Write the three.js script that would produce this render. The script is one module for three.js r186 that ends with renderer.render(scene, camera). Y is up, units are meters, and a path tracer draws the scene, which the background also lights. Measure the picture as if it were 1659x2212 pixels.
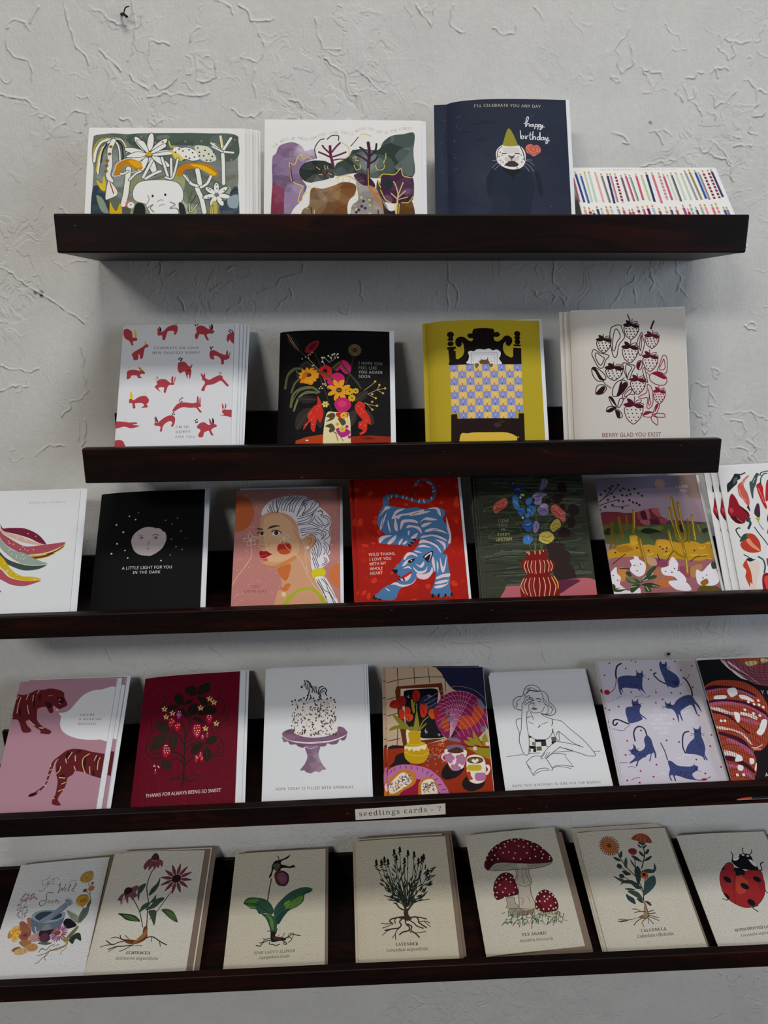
import * as THREE from 'three';
import { RectAreaLightUniformsLib } from 'three/addons/lights/RectAreaLightUniformsLib.js';
import { mergeGeometries } from 'three/addons/utils/BufferGeometryUtils.js';
import { RoundedBoxGeometry } from 'three/addons/geometries/RoundedBoxGeometry.js';
import { createNoise2D } from 'simplex-noise';

// ---------------------------------------------------------------- camera, sky, lights, exposure
const scene = new THREE.Scene();
const camera = new THREE.PerspectiveCamera(67.529, 1659 / 2212, 0.01, 50);
camera.position.set(0, 1.5, 0.75);
camera.rotation.set(-0.25369, -0.03009, -0.01412, 'YXZ');

const renderer = new THREE.WebGLRenderer();
renderer.toneMapping = THREE.LinearToneMapping;
renderer.toneMappingExposure = 0.9;
renderer.shadowMap.enabled = true;
RectAreaLightUniformsLib.init();

scene.background = new THREE.Color().setRGB(0.5, 0.6, 0.72);     // pale sky outside the shop window

// daylight through the side window (low, cool) and a ceiling panel (high, in front, warm white)
const WINDOW = { x: 2.1, y: 1.85, z: 1.75, w: 1.5, h: 1.5 };
const PANELS = [                                                          // two panels hung under the ceiling
  { x: -2.0, y: 3.5, z: 4.0, w: 1.3, d: 1.0, power: 29, label: 'large white panel light hung far behind the viewer to the left' },
  { x: 0.25, y: 3.5, z: 1.25, w: 0.9, d: 0.45, power: 26, label: 'smaller white panel light hung almost above the shelves' }];
const daylight = new THREE.RectAreaLight(new THREE.Color().setRGB(0.68, 0.82, 1.0), 3.4, WINDOW.w, WINDOW.h);
daylight.position.set(WINDOW.x - 0.02, WINDOW.y, WINDOW.z);
daylight.lookAt(0, WINDOW.y, WINDOW.z);
scene.add(daylight);

// ---------------------------------------------------------------- helpers
let seed = 20240611;
const rnd = () => { seed = (seed * 1664525 + 1013904223) >>> 0; return seed / 4294967296; };
const rr = (a, b) => a + (b - a) * rnd();
const taken = new Map();
function numbered(name) {
  const n = taken.get(name) || 0; taken.set(name, n + 1);
  return n ? name + '_' + String(n).padStart(3, '0') : name;
}
function shade(o) { o.traverse((c) => { if (c.isMesh) { c.castShadow = true; c.receiveShadow = true; } }); return o; }
function tag(o, label, category, group) { o.userData = { label, category }; if (group) o.userData.group = group; return o; }
function thing(name, label, category, group) {
  const g = new THREE.Group(); g.name = numbered(name); scene.add(g); return tag(g, label, category, group);
}
function part(name, geo, mat, parent) {
  const m = new THREE.Mesh(geo, mat); m.name = name; m.castShadow = m.receiveShadow = true; parent.add(m); return m;
}
function structure(name, geo, mat) {
  const m = part(name, geo, mat, scene); m.userData.kind = 'structure'; return m;
}
function box(x0, x1, y0, y1, z0, z1) {
  return new THREE.BoxGeometry(x1 - x0, y1 - y0, z1 - z0).translate((x0 + x1) / 2, (y0 + y1) / 2, (z0 + z1) / 2);
}
function canvas(w, h) { const c = document.createElement('canvas'); c.width = w; c.height = h; return c; }
function colourTexture(c) {
  const t = new THREE.CanvasTexture(c); t.colorSpace = THREE.SRGBColorSpace; t.magFilter = THREE.LinearFilter; t.anisotropy = 8; return t;
}
const clamp = (v, a = 0, b = 1) => Math.min(b, Math.max(a, v));
const smooth = (a, b, v) => { const t = clamp((v - a) / (b - a)); return t * t * (3 - 2 * t); };

// ---------------------------------------------------------------- plaster of the display wall
const RIDGES = [  // plaster ridges and flake edges: x, y pairs along the wall in mm
  [-244,1762,-244,1752,-242,1741,-237,1726,-231,1721,-229,1714],
  [-187,1762,-186,1746,-187,1732,-191,1721,-196,1715],
  [-295,1741,-293,1745,-288,1747,-280,1746,-275,1740,-279,1743],
  [-275,1745,-267,1757],
  [-295,1736,-297,1725,-292,1720,-282,1718,-279,1715,-278,1702],
  [-308,1690,-296,1687,-283,1684,-277,1679],
  [-272,1654,-263,1663,-255,1667,-247,1677,-235,1674,-236,1667,-242,1659],
  [-218,1724,-211,1718,-206,1711,-202,1707],
  [-194,1705,-191,1700,-179,1692,-175,1698,-169,1693,-163,1694,-154,1701,-150,1709],
  [-174,1731,-164,1730,-158,1729],
  [-173,1732,-175,1721],
  [-116,1762,-102,1757,-101,1751],
  [-96,1758,-89,1753,-87,1747,-77,1746,-67,1748],
  [-31,1748,-28,1732,-24,1725,-10,1724],
  [-80,1737,-76,1726,-77,1719,-83,1714,-95,1717],
  [-85,1708,-88,1696,-84,1686],
  [-24,1717,-16,1712,-6,1704,-4,1695,-2,1689,5,1688,5,1677],
  [4,1708,16,1699,28,1689],
  [-56,1684,-48,1682,-44,1675,-46,1669],
  [-206,1670,-198,1669,-194,1663,-188,1663],
  [-181,1670,-177,1664,-169,1668],
  [-135,1723,-136,1701,-132,1698,-120,1703,-119,1714],
  [-107,1677,-102,1672,-87,1671,-81,1675],
  [-140,1730,-137,1739,-131,1741],
  [-221,1755,-213,1753,-208,1746,-194,1743],
  [-180,1687,-167,1690,-151,1689,-135,1687,-127,1690],
  [89,1758,85,1746,91,1738,100,1737],
  [124,1740,134,1735,144,1737,145,1742],
  [57,1758,61,1751,71,1742,73,1758],
  [160,1756,168,1747],
  [256,1709,259,1707,264,1707,265,1709,266,1705,270,1704,275,1704,277,1699],
  [259,1706,263,1701,266,1697,269,1693,271,1697],
  [268,1693,267,1688,261,1689],
  [231,1702,236,1700,239,1697,235,1696,233,1698,231,1702],
  [294,1698,291,1694,290,1688,294,1684,296,1680],
  [298,1700,305,1700,307,1704,312,1705],
  [296,1697,299,1688,303,1683,307,1684,307,1692],
  [305,1681,311,1678,314,1673,315,1665],
  [320,1704,322,1708,325,1704,327,1700],
  [323,1707,331,1708,337,1707],
  [351,1698,357,1696,362,1691,365,1686,365,1680,361,1674,361,1668],
  [365,1690,374,1688],
  [359,1666,360,1656,362,1653,368,1654],
  [363,1672,364,1668,370,1668,374,1674],
  [346,1652,352,1650],
  [347,1643,354,1646,358,1643,364,1643],
  [321,1688,324,1686,325,1679,327,1677],
  [328,1677,334,1679,341,1686,344,1688],
  [234,1656,238,1655,244,1652,251,1647,244,1647],
  [269,1656,278,1658,287,1656,290,1654],
  [274,1656,278,1651,281,1645],
  [303,1657,307,1652,306,1660],
  [316,1643,317,1639,325,1639,328,1646],
  [324,1649,331,1646,339,1638,347,1630],
  [325,1638,333,1634,341,1632,346,1625,349,1615],
  [263,1627,276,1630,294,1633,291,1629,285,1629],
  [320,1673,325,1671,328,1672,328,1665],
  [325,1734,328,1728,330,1734],
  [331,1731,343,1728,354,1730],
  [338,1728,338,1724,341,1719,339,1716],
  [325,1724,332,1718,335,1715],
  [244,1740,241,1734,235,1729,233,1722,237,1717,236,1710,241,1704,248,1710,250,1717,246,1725,247,1728],
  [330,1430,328,1424,327,1412,327,1402,332,1399,340,1397,342,1394,343,1389],
  [331,1431,336,1427,342,1427],
  [344,1428,346,1420,347,1407,353,1406],
  [346,1420,350,1416,351,1412],
  [350,1403,350,1398,347,1393,345,1388,349,1385,345,1380,341,1384],
  [364,1399,374,1400,389,1400,397,1396,407,1392],
  [394,1397,398,1389,398,1380,395,1374,398,1362,394,1356,395,1351],
  [370,1392,381,1392,386,1383,385,1377],
  [374,1484,378,1486,383,1487,386,1484,384,1480,378,1480,374,1484],
  [346,1443,352,1442,354,1438,351,1435,350,1433,347,1439,346,1443],
  [373,1364,383,1364],
  [388,1372,394,1368,396,1364],
  [385,1364,391,1361,393,1353],
  [-328,1546,-317,1540,-308,1531,-287,1518,-256,1496],
  [-262,1473,-261,1463,-263,1446,-261,1438,-261,1432,-268,1425,-277,1423,-279,1415,-287,1411,-287,1406],
  [-272,1405,-275,1384],
  [-266,1405,-267,1392,-269,1384,-271,1378],
  [-343,1433,-331,1438,-324,1438],
  [-340,1457,-329,1454,-312,1451,-304,1453],
  [-317,1370,-303,1380,-289,1379],
  [-181,1548,-181,1538,-173,1536,-167,1541],
  [-137,1522,-130,1527,-121,1529],
  [-122,1504,-109,1513,-109,1516,-98,1517],
  [-50,1546,-49,1538,-70,1532,-75,1526,-92,1520],
  [-63,1524,-61,1517,-71,1512,-76,1504],
  [-17,1504,-12,1507,-7,1504,-10,1501,-16,1502],
  [-120,1541,-112,1544,-100,1542,-95,1535,-106,1534,-115,1537],
  [-167,1517,-160,1503],
  [86,1545,86,1530,91,1526,95,1517,95,1505],
  [86,1526,86,1501],
  [166,1520,171,1514,184,1518,190,1512,187,1509,175,1511,168,1516],
  [186,1544,186,1528,190,1521,200,1514,199,1505,192,1514],
  [260,1540,257,1531,263,1531,262,1526,253,1522,248,1512,243,1503],
  [277,1538,279,1531,282,1525,280,1517],
  [302,1543,304,1536,309,1530,308,1525,305,1516],
  [307,1523,314,1513],
  [264,1519,267,1506,270,1506],
  [315,1494,328,1504],
  [33,1165,40,1160,53,1148],
  [126,1158,137,1153,133,1139],
  [70,1169,79,1178],
  [187,1161,193,1137],
  [-270,1165,-267,1151],
  [-162,1164,-150,1152],
  [96,1160,144,1161],
  [423,718,427,712],
  [434,712,437,705,436,701],
  [444,701,449,709,452,713],
  [469,696,469,708,473,704],
  [420,648,426,649,431,650,437,661],
  [438,696,445,694]
];

const TILE = { x0: -0.66, y0: 0.5, w: 1.36, h: 1.36, n: 2048 };       // the patch of wall one texture covers, metres
function plaster() {
  const { x0, y0, w, h, n } = TILE, noise = createNoise2D(rnd), px = n / w;
  const ridge = canvas(n, n), g = ridge.getContext('2d');
  g.fillStyle = '#000'; g.fillRect(0, 0, n, n); g.lineCap = 'round'; g.lineJoin = 'round';
  const X = (mm) => (mm / 1000 - x0) * px, Y = (mm) => (y0 + h - mm / 1000) * px;
  const stroke = (pts, a, width) => {
    g.strokeStyle = `rgba(255,255,255,${a})`; g.lineWidth = width; g.beginPath();
    for (let i = 0; i < pts.length; i += 2) {
      if (!i) { g.moveTo(pts[0], pts[1]); continue; }
      const k = 4;
      for (let j = 1; j <= k; j++) {
        const t = j / k, x = pts[i - 2] + (pts[i] - pts[i - 2]) * t, y = pts[i - 1] + (pts[i + 1] - pts[i - 1]) * t;
        g.lineTo(x + 2.2 * noise(x * 0.06, y * 0.06), y + 2.2 * noise(x * 0.06 + 9, y * 0.06 + 4));
      }
    }
    g.stroke();
  };
  for (const r of RIDGES) {
    const p = r.map((v, i) => (i % 2 ? Y(v) : X(v)));
    stroke(p, 0.2, 3.6); stroke(p, 0.55, 1.5);
  }
  for (let k = 0; k < 1500; k++) {                                        // small crumbs and short flake edges
    let x = rnd() * n, y = rnd() * n, a = rnd() * 6.28;
    if (noise(x * 0.004 + 40, y * 0.004) < 0.05) continue;
    const p = [x, y];
    for (let j = 0; j < 2 + rnd() * 5; j++) { a += rr(-1.1, 1.1); x += Math.cos(a) * rr(3, 9); y += Math.sin(a) * rr(3, 9); p.push(x, y); }
    stroke(p, rr(0.12, 0.45), rr(1, 2.2));
  }
  const lines = g.getImageData(0, 0, n, n).data;
  const data = new Float32Array(n * n * 4);
  for (let j = 0; j < n; j++) for (let i = 0; i < n; i++) {
    const x = i / px, y = j / px;                                         // metres from the top left corner
    const wx = x + 0.012 * noise(x * 30, y * 30), wy = y + 0.012 * noise(x * 30 + 50, y * 30);
    const low = noise(x * 5, y * 5) * 0.5 + noise(x * 13 + 7, y * 13) * 0.22;
    const f = noise(wx * 17 + 3, wy * 14) + 0.35 * noise(wx * 60, wy * 60) + 0.2 * noise(wx * 170, wy * 170);
    const mask = smooth(0.05, 0.5, noise(x * 4.2 + 20, y * 4.2 + 11));
    const flake = (smooth(0.28, 0.34, f) + smooth(-0.5, -0.45, f)) * 0.34 * mask;
    const f2 = noise(wx * 34 + 90, wy * 30 + 4) + 0.4 * noise(wx * 120, wy * 110 + 8);
    const crumbs = smooth(0.45, 0.62, f2) * 0.22 * smooth(0.15, 0.6, noise(x * 6 + 70, y * 6));
    const grain = 0.05 * noise(x * 620, y * 620) + 0.06 * noise(x * 300, y * 70) + 0.06 * noise(x * 210 + 5, y * 240);
    const line = lines[4 * (j * n + i)] / 255 * (0.7 + 0.5 * noise(x * 90, y * 90));
    const v = 0.5 + (low * 0.55 + flake + crumbs + grain + line * 1.5) * 0.25;
    const o = 4 * ((n - 1 - j) * n + i);
    data[o] = data[o + 1] = data[o + 2] = v; data[o + 3] = 1;
  }
  const t = new THREE.DataTexture(data, n, n, THREE.RGBAFormat, THREE.FloatType);
  t.magFilter = t.minFilter = THREE.LinearFilter; t.wrapS = t.wrapT = THREE.MirroredRepeatWrapping; t.needsUpdate = true;
  const c = canvas(1024, 1024), k = c.getContext('2d'), im = k.createImageData(1024, 1024);
  for (let j = 0; j < 1024; j++) for (let i = 0; i < 1024; i++) {
    const v = 1 + 0.012 * noise(i * 0.02, j * 0.02) + 0.01 * noise(i * 0.11, j * 0.11) + 0.012 * noise(i * 0.5, j * 0.5), o = 4 * (j * 1024 + i);
    im.data[o] = 222 * v; im.data[o + 1] = 221 * v; im.data[o + 2] = 217 * v; im.data[o + 3] = 255;
  }
  k.putImageData(im, 0, 0);
  k.fillStyle = '#2b2724';                                               // chips in the paint
  for (const [mx, my, a, b] of [[-298.6, 1522.7, 1.6, 0.6], [-293.4, 1520.2, 1.7, 1.1], [-292.5, 1523.9, 1.8, 0.6], [268.5, 1663.6, 1.7, 0.5]]) {
    k.beginPath(); k.ellipse((mx / 1000 - x0) * 1024 / w, (y0 + h - my / 1000) * 1024 / h, a * 0.75, b * 0.75, 0.4, 0, 7); k.fill();
  }
  const ct = colourTexture(c); ct.wrapS = ct.wrapT = THREE.MirroredRepeatWrapping;
  return new THREE.MeshStandardMaterial({ map: ct, bumpMap: t, bumpScale: 0.004, roughness: 0.78 });
}
function planarUV(geo) {
  const p = geo.attributes.position, uv = geo.attributes.uv;
  for (let i = 0; i < p.count; i++) uv.setXY(i, (p.getX(i) - TILE.x0) / TILE.w, (p.getY(i) - TILE.y0) / TILE.h);
  return geo;
}

// ---------------------------------------------------------------- the room
const paint = new THREE.MeshStandardMaterial({ color: 0x63605b, roughness: 0.9 });
const warmPaint = new THREE.MeshStandardMaterial({ color: 0x6b533c, roughness: 0.9 });
const boards = new THREE.MeshStandardMaterial({ color: 0x3a2f27, roughness: 0.6 });
const trimPaint = new THREE.MeshStandardMaterial({ color: 0xe6e3dd, roughness: 0.5 });
const ROOM = { l: -3.4, r: 2.1, f: 6.2, top: 3.7, t: 0.14 };
structure('wall_back', planarUV(box(ROOM.l, ROOM.r, 0, ROOM.top, -ROOM.t, 0)), plaster());
structure('floor', box(ROOM.l - ROOM.t, ROOM.r + ROOM.t, -ROOM.t, 0, -ROOM.t, ROOM.f + ROOM.t), boards);
structure('ceiling', box(ROOM.l - ROOM.t, ROOM.r + ROOM.t, ROOM.top, ROOM.top + ROOM.t, -ROOM.t, ROOM.f + ROOM.t), paint);
structure('wall_left', box(ROOM.l - ROOM.t, ROOM.l, 0, ROOM.top, -ROOM.t, ROOM.f + ROOM.t), warmPaint);
structure('wall_front', box(ROOM.l, ROOM.r, 0, ROOM.top, ROOM.f, ROOM.f + ROOM.t), paint);
{
  const { y, z, w, h } = WINDOW, a = ROOM.r, b = ROOM.r + ROOM.t;         // right wall, open at the window
  structure('wall_right', mergeGeometries([
    box(a, b, 0, y - h / 2, -ROOM.t, ROOM.f + ROOM.t), box(a, b, y + h / 2, ROOM.top, -ROOM.t, ROOM.f + ROOM.t),
    box(a, b, y - h / 2, y + h / 2, -ROOM.t, z - w / 2), box(a, b, y - h / 2, y + h / 2, z + w / 2, ROOM.f + ROOM.t)]), paint);
  const s = 0.045, x0 = a + 0.05, x1 = a + 0.1, y0 = y - h / 2, y1 = y + h / 2, z0 = z - w / 2, z1 = z + w / 2;
  const win = structure('window_1', mergeGeometries([box(x0, x1, y0, y0 + s, z0, z1), box(x0, x1, y1 - s, y1, z0, z1),
    box(x0, x1, y0 + s, y1 - s, z0, z0 + s), box(x0, x1, y0 + s, y1 - s, z1 - s, z1), box(x0, x1, y0 + s, y1 - s, z - s / 2, z + s / 2)]), trimPaint);
  const glass = new THREE.MeshPhysicalMaterial({ color: 0xffffff, transmission: 1, thickness: 0, roughness: 0, ior: 1.45 });
  for (const [p, q] of [[z0 + s, z - s / 2], [z + s / 2, z1 - s]]) part('pane', box(x0 + 0.02, x0 + 0.026, y0 + s, y1 - s, p, q), glass, win);
}
for (const { x, y, z, w, d, power, label } of PANELS) {
  const lamp = thing('ceiling_panel_light', label, 'ceiling light');
  lamp.position.set(x, y, z);
  const white = new THREE.MeshStandardMaterial({ color: 0xeeeeee, roughness: 0.4 });
  part('housing', new RoundedBoxGeometry(w + 0.05, 0.05, d + 0.05, 3, 0.01).translate(0, 0.032, 0), white, lamp);
  part('suspension_rod', new THREE.CylinderGeometry(0.006, 0.006, 0.145, 12).translate(0.3, 0.128, 0), white, lamp);
  part('suspension_rod', new THREE.CylinderGeometry(0.006, 0.006, 0.145, 12).translate(-0.3, 0.128, 0), white, lamp);
  part('diffuser', box(-w / 2, w / 2, -0.004, 0.008, -d / 2, d / 2), new THREE.MeshStandardMaterial({ color: 0xffffff, emissive: new THREE.Color().setRGB(1, 0.95, 0.87), emissiveIntensity: 1.2 }), lamp);
  const light = new THREE.RectAreaLight(new THREE.Color().setRGB(1, 0.965, 0.91), power, w, d);
  light.position.set(0, -0.008, 0); light.lookAt(0, -1, 0); light.rotation.set(-Math.PI / 2, 0, 0);
  lamp.add(light);
}

// ---------------------------------------------------------------- shelves of dark stained wood
function woodTexture(w, h, freq) {
  const noise = createNoise2D(rnd), c = canvas(w, h), k = c.getContext('2d'), im = k.createImageData(w, h);
  for (let j = 0; j < h; j++) for (let i = 0; i < w; i++) {
    const x = i / w * 6, y = j / h * freq;
    const warp = 0.5 * noise(x * 0.5, y * 0.4) + 0.2 * noise(x * 1.3, y);
    const ring = noise(x * 0.25 + 3, (y + warp * 1.6) * 3.2), fine = noise(x * 3, y * 26), pore = noise(x * 9, y * 60);
    const v = 0.5 + 0.3 * ring + 0.14 * fine + 0.1 * pore, red = smooth(-0.3, 0.7, noise(x * 0.5 + 9, y * 0.7));
    const o = 4 * (j * w + i);
    im.data[o] = 12 + 18 * v + 26 * red * v; im.data[o + 1] = 8 + 9 * v + 3 * red * v; im.data[o + 2] = 8 + 6 * v; im.data[o + 3] = 255;
  }
  k.putImageData(im, 0, 0);
  k.fillStyle = '#8a8580';                                                // specks of dust
  for (let i = 0; i < 16; i++) { k.beginPath(); k.arc(rnd() * w, rnd() * h, rr(0.5, 1.1), 0, 7); k.fill(); }
  const t = colourTexture(c); t.wrapS = t.wrapT = THREE.RepeatWrapping; return t;
}
const woods = [0, 1, 2].map((i) => {
  const t = woodTexture(1024, 192, 2.4 + i * 0.5);
  return new THREE.MeshPhysicalMaterial({ map: t, bumpMap: t, bumpScale: 0.0003, roughness: 0.42, specularIntensity: 0.3 });
});
function boardGeometry(len, y0, y1, z0, z1, r, u0) {
  const g = new RoundedBoxGeometry(len, y1 - y0, z1 - z0, 3, r).translate(0, (y0 + y1) / 2, (z0 + z1) / 2);
  const p = g.attributes.position, nn = g.attributes.normal, uv = g.attributes.uv;                     // grain runs along the board
  for (let i = 0; i < p.count; i++) uv.setXY(i, u0 + p.getX(i) / 0.9, u0 * 3 + (Math.abs(nn.getZ(i)) > 0.7 ? p.getY(i) : p.getZ(i) + p.getY(i)) / 0.05);
  return g;
}
const SHELVES = [
  { y: 1.5768, h: 0.0294, d: 0.1022, b: 0.0050, r: -0.0109, x0: -0.2367, x1: 0.3183,
    label: 'topmost dark wooden picture ledge, holding the elephant and navy seal cards' },
  { y: 1.3920, h: 0.0303, d: 0.1015, b: 0.0178, r: -0.0037, x0: -0.2357, x1: 0.3139,
    label: 'dark wooden picture ledge holding the red rabbit and yellow bed cards' },
  { y: 1.2508, h: 0.0213, d: 0.1161, b: 0.0189, r: 0.0075, x0: -0.3850, x1: 0.4700,
    label: 'dark wooden picture ledge holding the moon, blue tiger and cactus cards' },
  { y: 1.0649, h: 0.0204, d: 0.1348, b: 0.0149, r: 0.0140, x0: -0.3882, x1: 0.4750,
    label: 'dark wooden picture ledge with the seedlings cards price label on its edge' },
  { y: 0.8886, h: 0.0192, d: 0.1463, b: 0.0177, r: 0.0088, x0: -0.4300, x1: 0.5000,
    label: 'lowest dark wooden picture ledge, holding the botanical seed paper cards' },
];
const LIP = 0.0092, BACK = 0.0053, FLOOR = 0.005;
SHELVES.forEach((s, i) => {
  const o = thing('picture_ledge', s.label, 'shelf');
  const mid = (s.x0 + s.x1) / 2, len = s.x1 - s.x0;
  o.position.set(mid, s.y + mid * s.r, 0); o.rotation.z = Math.atan(s.r);
  part('front_lip', boardGeometry(len, -s.h, 0, s.d - LIP, s.d, 0.0014, i * 0.37), woods[i % 3], o);
  part('base_board', boardGeometry(len, -s.h + 0.0004, -s.h + FLOOR, 0.0004, s.d - LIP - 0.0002, 0.0006, i * 0.21), woods[(i + 1) % 3], o);
  part('back_board', boardGeometry(len, -s.h + FLOOR + 0.0002, s.b, 0.0004, BACK, 0.0008, i * 0.53), woods[(i + 2) % 3], o);
});

// ---------------------------------------------------------------- card artwork (print on flat paper)
// Pen draws in card units: 1000 across the card, y down from the top edge.
const ART_W = 560;
const toLinear = (v) => (v <= 0.04045 ? v / 12.92 : Math.pow((v + 0.055) / 1.055, 2.4)), toScreen = (v) => (v <= 0.0031308 ? 12.92 * v : 1.055 * Math.pow(v, 1 / 2.4) - 0.055);
class Pen {
  constructor(g, s) { this.g = g; this.s = s; this.ink = 1; g.lineCap = 'round'; g.lineJoin = 'round'; }
  tone(c) {                                                               // print colour: the swatch times the ink factor of the card
    if (c[0] !== '#' || this.ink === 1) return c;
    const h = c.length === 4 ? [...c.slice(1)].map((q) => q + q) : c.slice(1).match(/../g), v = h.map((q) => toLinear(parseInt(q, 16) / 255) * this.ink), m = Math.max(...v), k = m > 0.84 ? 0.84 / m : 1;
    return 'rgb(' + v.map((q) => Math.round(255 * toScreen(q * k))).join(',') + ')';
  }
  path(p, closed) {                                                       // a smooth curve through the points
    const g = this.g, s = this.s, n = p.length / 2, at = (i) => { const k = closed ? (i + n) % n : clamp(i, 0, n - 1); return [p[2 * k] * s, p[2 * k + 1] * s]; };
    g.beginPath(); g.moveTo(...at(0));
    for (let i = 0; i < (closed ? n : n - 1); i++) {
      const a = at(i - 1), b = at(i), c = at(i + 1), d = at(i + 2);
      g.bezierCurveTo(b[0] + (c[0] - a[0]) / 6, b[1] + (c[1] - a[1]) / 6, c[0] - (d[0] - b[0]) / 6, c[1] - (d[1] - b[1]) / 6, c[0], c[1]);
    }
    if (closed) g.closePath();
  }
  poly(p, closed) { const g = this.g, s = this.s; g.beginPath(); for (let i = 0; i < p.length; i += 2) g[i ? 'lineTo' : 'moveTo'](p[i] * s, p[i + 1] * s); if (closed) g.closePath(); }
  P(c, p) { this.path(p, true); this.g.fillStyle = this.tone(c); this.g.fill(); }
  F(c, p) { this.poly(p, true); this.g.fillStyle = this.tone(c); this.g.fill(); }
  S(c, w, p) { this.path(p, false); this.pen(c, w); }
  L(c, w, p) { this.poly(p, false); this.pen(c, w); }
  C(c, w, p) { this.path(p, true); this.pen(c, w); }
  pen(c, w) { const g = this.g; g.strokeStyle = this.tone(c); g.lineWidth = Math.max(0.6, w * this.s); g.stroke(); }
  E(c, x, y, a, b = a, r = 0) { const g = this.g, s = this.s; g.beginPath(); g.ellipse(x * s, y * s, Math.max(0.3, a * s), Math.max(0.3, b * s), r, 0, 6.2832); g.fillStyle = this.tone(c); g.fill(); }
  O(c, w, x, y, a, b = a, r = 0) { const g = this.g, s = this.s; g.beginPath(); g.ellipse(x * s, y * s, a * s, b * s, r, 0, 6.2832); this.pen(c, w); }
  D(c, r, p) { for (let i = 0; i < p.length; i += 2) this.E(c, p[i], p[i + 1], r); }
  flower(c, x, y, r, n, w, r0 = 0, turn = 0, sq = 1) {                     // petals around a centre
    for (let i = 0; i < n; i++) {
      const a = turn + i / n * 6.2832, m = (r + r0) / 2;
      this.E(c, x + Math.cos(a) * m, y + Math.sin(a) * m * sq, (r - r0) / 2, w, Math.atan2(Math.sin(a) * sq, Math.cos(a)));
    }
  }
  leaf(c, x0, y0, x1, y1, w, vein, vw = 3) {
    const dx = x1 - x0, dy = y1 - y0, l = Math.hypot(dx, dy) || 1, nx = -dy / l * w, ny = dx / l * w;
    this.P(c, [x0, y0, x0 + dx * 0.3 + nx * 0.9, y0 + dy * 0.3 + ny * 0.9, x0 + dx * 0.6 + nx * 0.8, y0 + dy * 0.6 + ny * 0.8, x1, y1, x0 + dx * 0.6 - nx * 0.8, y0 + dy * 0.6 - ny * 0.8, x0 + dx * 0.3 - nx * 0.9, y0 + dy * 0.3 - ny * 0.9]);
    if (vein) this.S(vein, vw, [x0, y0, x0 + dx * 0.95, y0 + dy * 0.95]);
  }
  T(c, size, x, y, text, { font = 'sans-serif', w = 0, turn = 0, align = 'left', bold = '', skew = 0 } = {}) {   // w: width the line is set to
    const g = this.g, s = this.s; g.save(); g.translate(x * s, y * s); g.rotate(turn); if (skew) g.transform(1, 0, -skew, 1, 0, 0);
    g.font = `${bold} ${size * s}px ${font}`.trim(); g.fillStyle = this.tone(c); g.textBaseline = 'alphabetic';
    const ws = [...text].map((ch) => g.measureText(ch).width), sum = ws.reduce((a, b) => a + b, 0), gap = w ? (w * s - sum) / Math.max(1, text.length - 1) : 0;
    let at = align === 'center' ? -(sum + gap * (text.length - 1)) / 2 : 0;
    [...text].forEach((ch, i) => { g.fillText(ch, at, 0); at += ws[i] + gap; });
    g.restore();
  }
  TC(c, size, p, text) {                                                   // lettering along a wavy line
    const seg = []; let sum = 0;
    for (let i = 2; i < p.length; i += 2) { const l = Math.hypot(p[i] - p[i - 2], p[i + 1] - p[i - 1]); seg.push([sum, l, i]); sum += l; }
    [...text].forEach((ch, k) => {
      const t = sum * k / text.length, [a, l, i] = seg.findLast((q) => q[0] <= t), f = (t - a) / l;
      this.T(c, size, p[i - 2] + (p[i] - p[i - 2]) * f, p[i - 1] + (p[i + 1] - p[i - 1]) * f, ch, { turn: Math.atan2(p[i + 1] - p[i - 1], p[i] - p[i - 2]) });
    });
  }
  candle(c, kind, x0, y0, x1, y1, w) {                                      // a striped candle with its flame
    const g = this.g, dx = x1 - x0, dy = y1 - y0, l = Math.hypot(dx, dy), nx = -dy / l * w / 2, ny = dx / l * w / 2, q = [x0 + nx, y0 + ny, x1 + nx, y1 + ny, x1 - nx, y1 - ny, x0 - nx, y0 - ny];
    this.F(c, q);
    this.clip(q, () => {
      const n = Math.round(l / (w * 0.45));
      for (let i = 0; i < n; i++) {
        const t = i / n, x = x0 + dx * t, y = y0 + dy * t;
        if (kind === 's') this.L('rgba(250,245,240,0.55)', w * 0.16, [x + nx, y + ny, x - nx, y - ny + w * 0.2]);
        if (kind === 'z') this.L('rgba(20,22,40,0.5)', w * 0.16, [x + nx, y + ny, x, y + w * 0.3, x - nx, y - ny]);
        if (kind === 'c') { this.E('rgba(250,248,245,0.8)', x + nx * 0.5, y, w * 0.13); this.E('rgba(20,18,20,0.7)', x - nx * 0.5, y + w * 0.2, w * 0.13); }
        if (kind === 'b' && i % 5 < 2) this.L('#b9c4b6', w * 0.5, [x + nx, y + ny, x - nx, y - ny]);
      }
    }, true);
    const fx = x0 - dx / l * w * 1.1, fy = y0 - dy / l * w * 1.1;
    this.L('#5a4436', w * 0.14, [x0, y0, fx, fy]);
    this.leaf('#b98a52', x0 - dx / l * w * 0.4, y0 - dy / l * w * 0.4, fx - dx / l * w * 0.9, fy - dy / l * w * 0.9, w * 0.42);
  }
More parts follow.
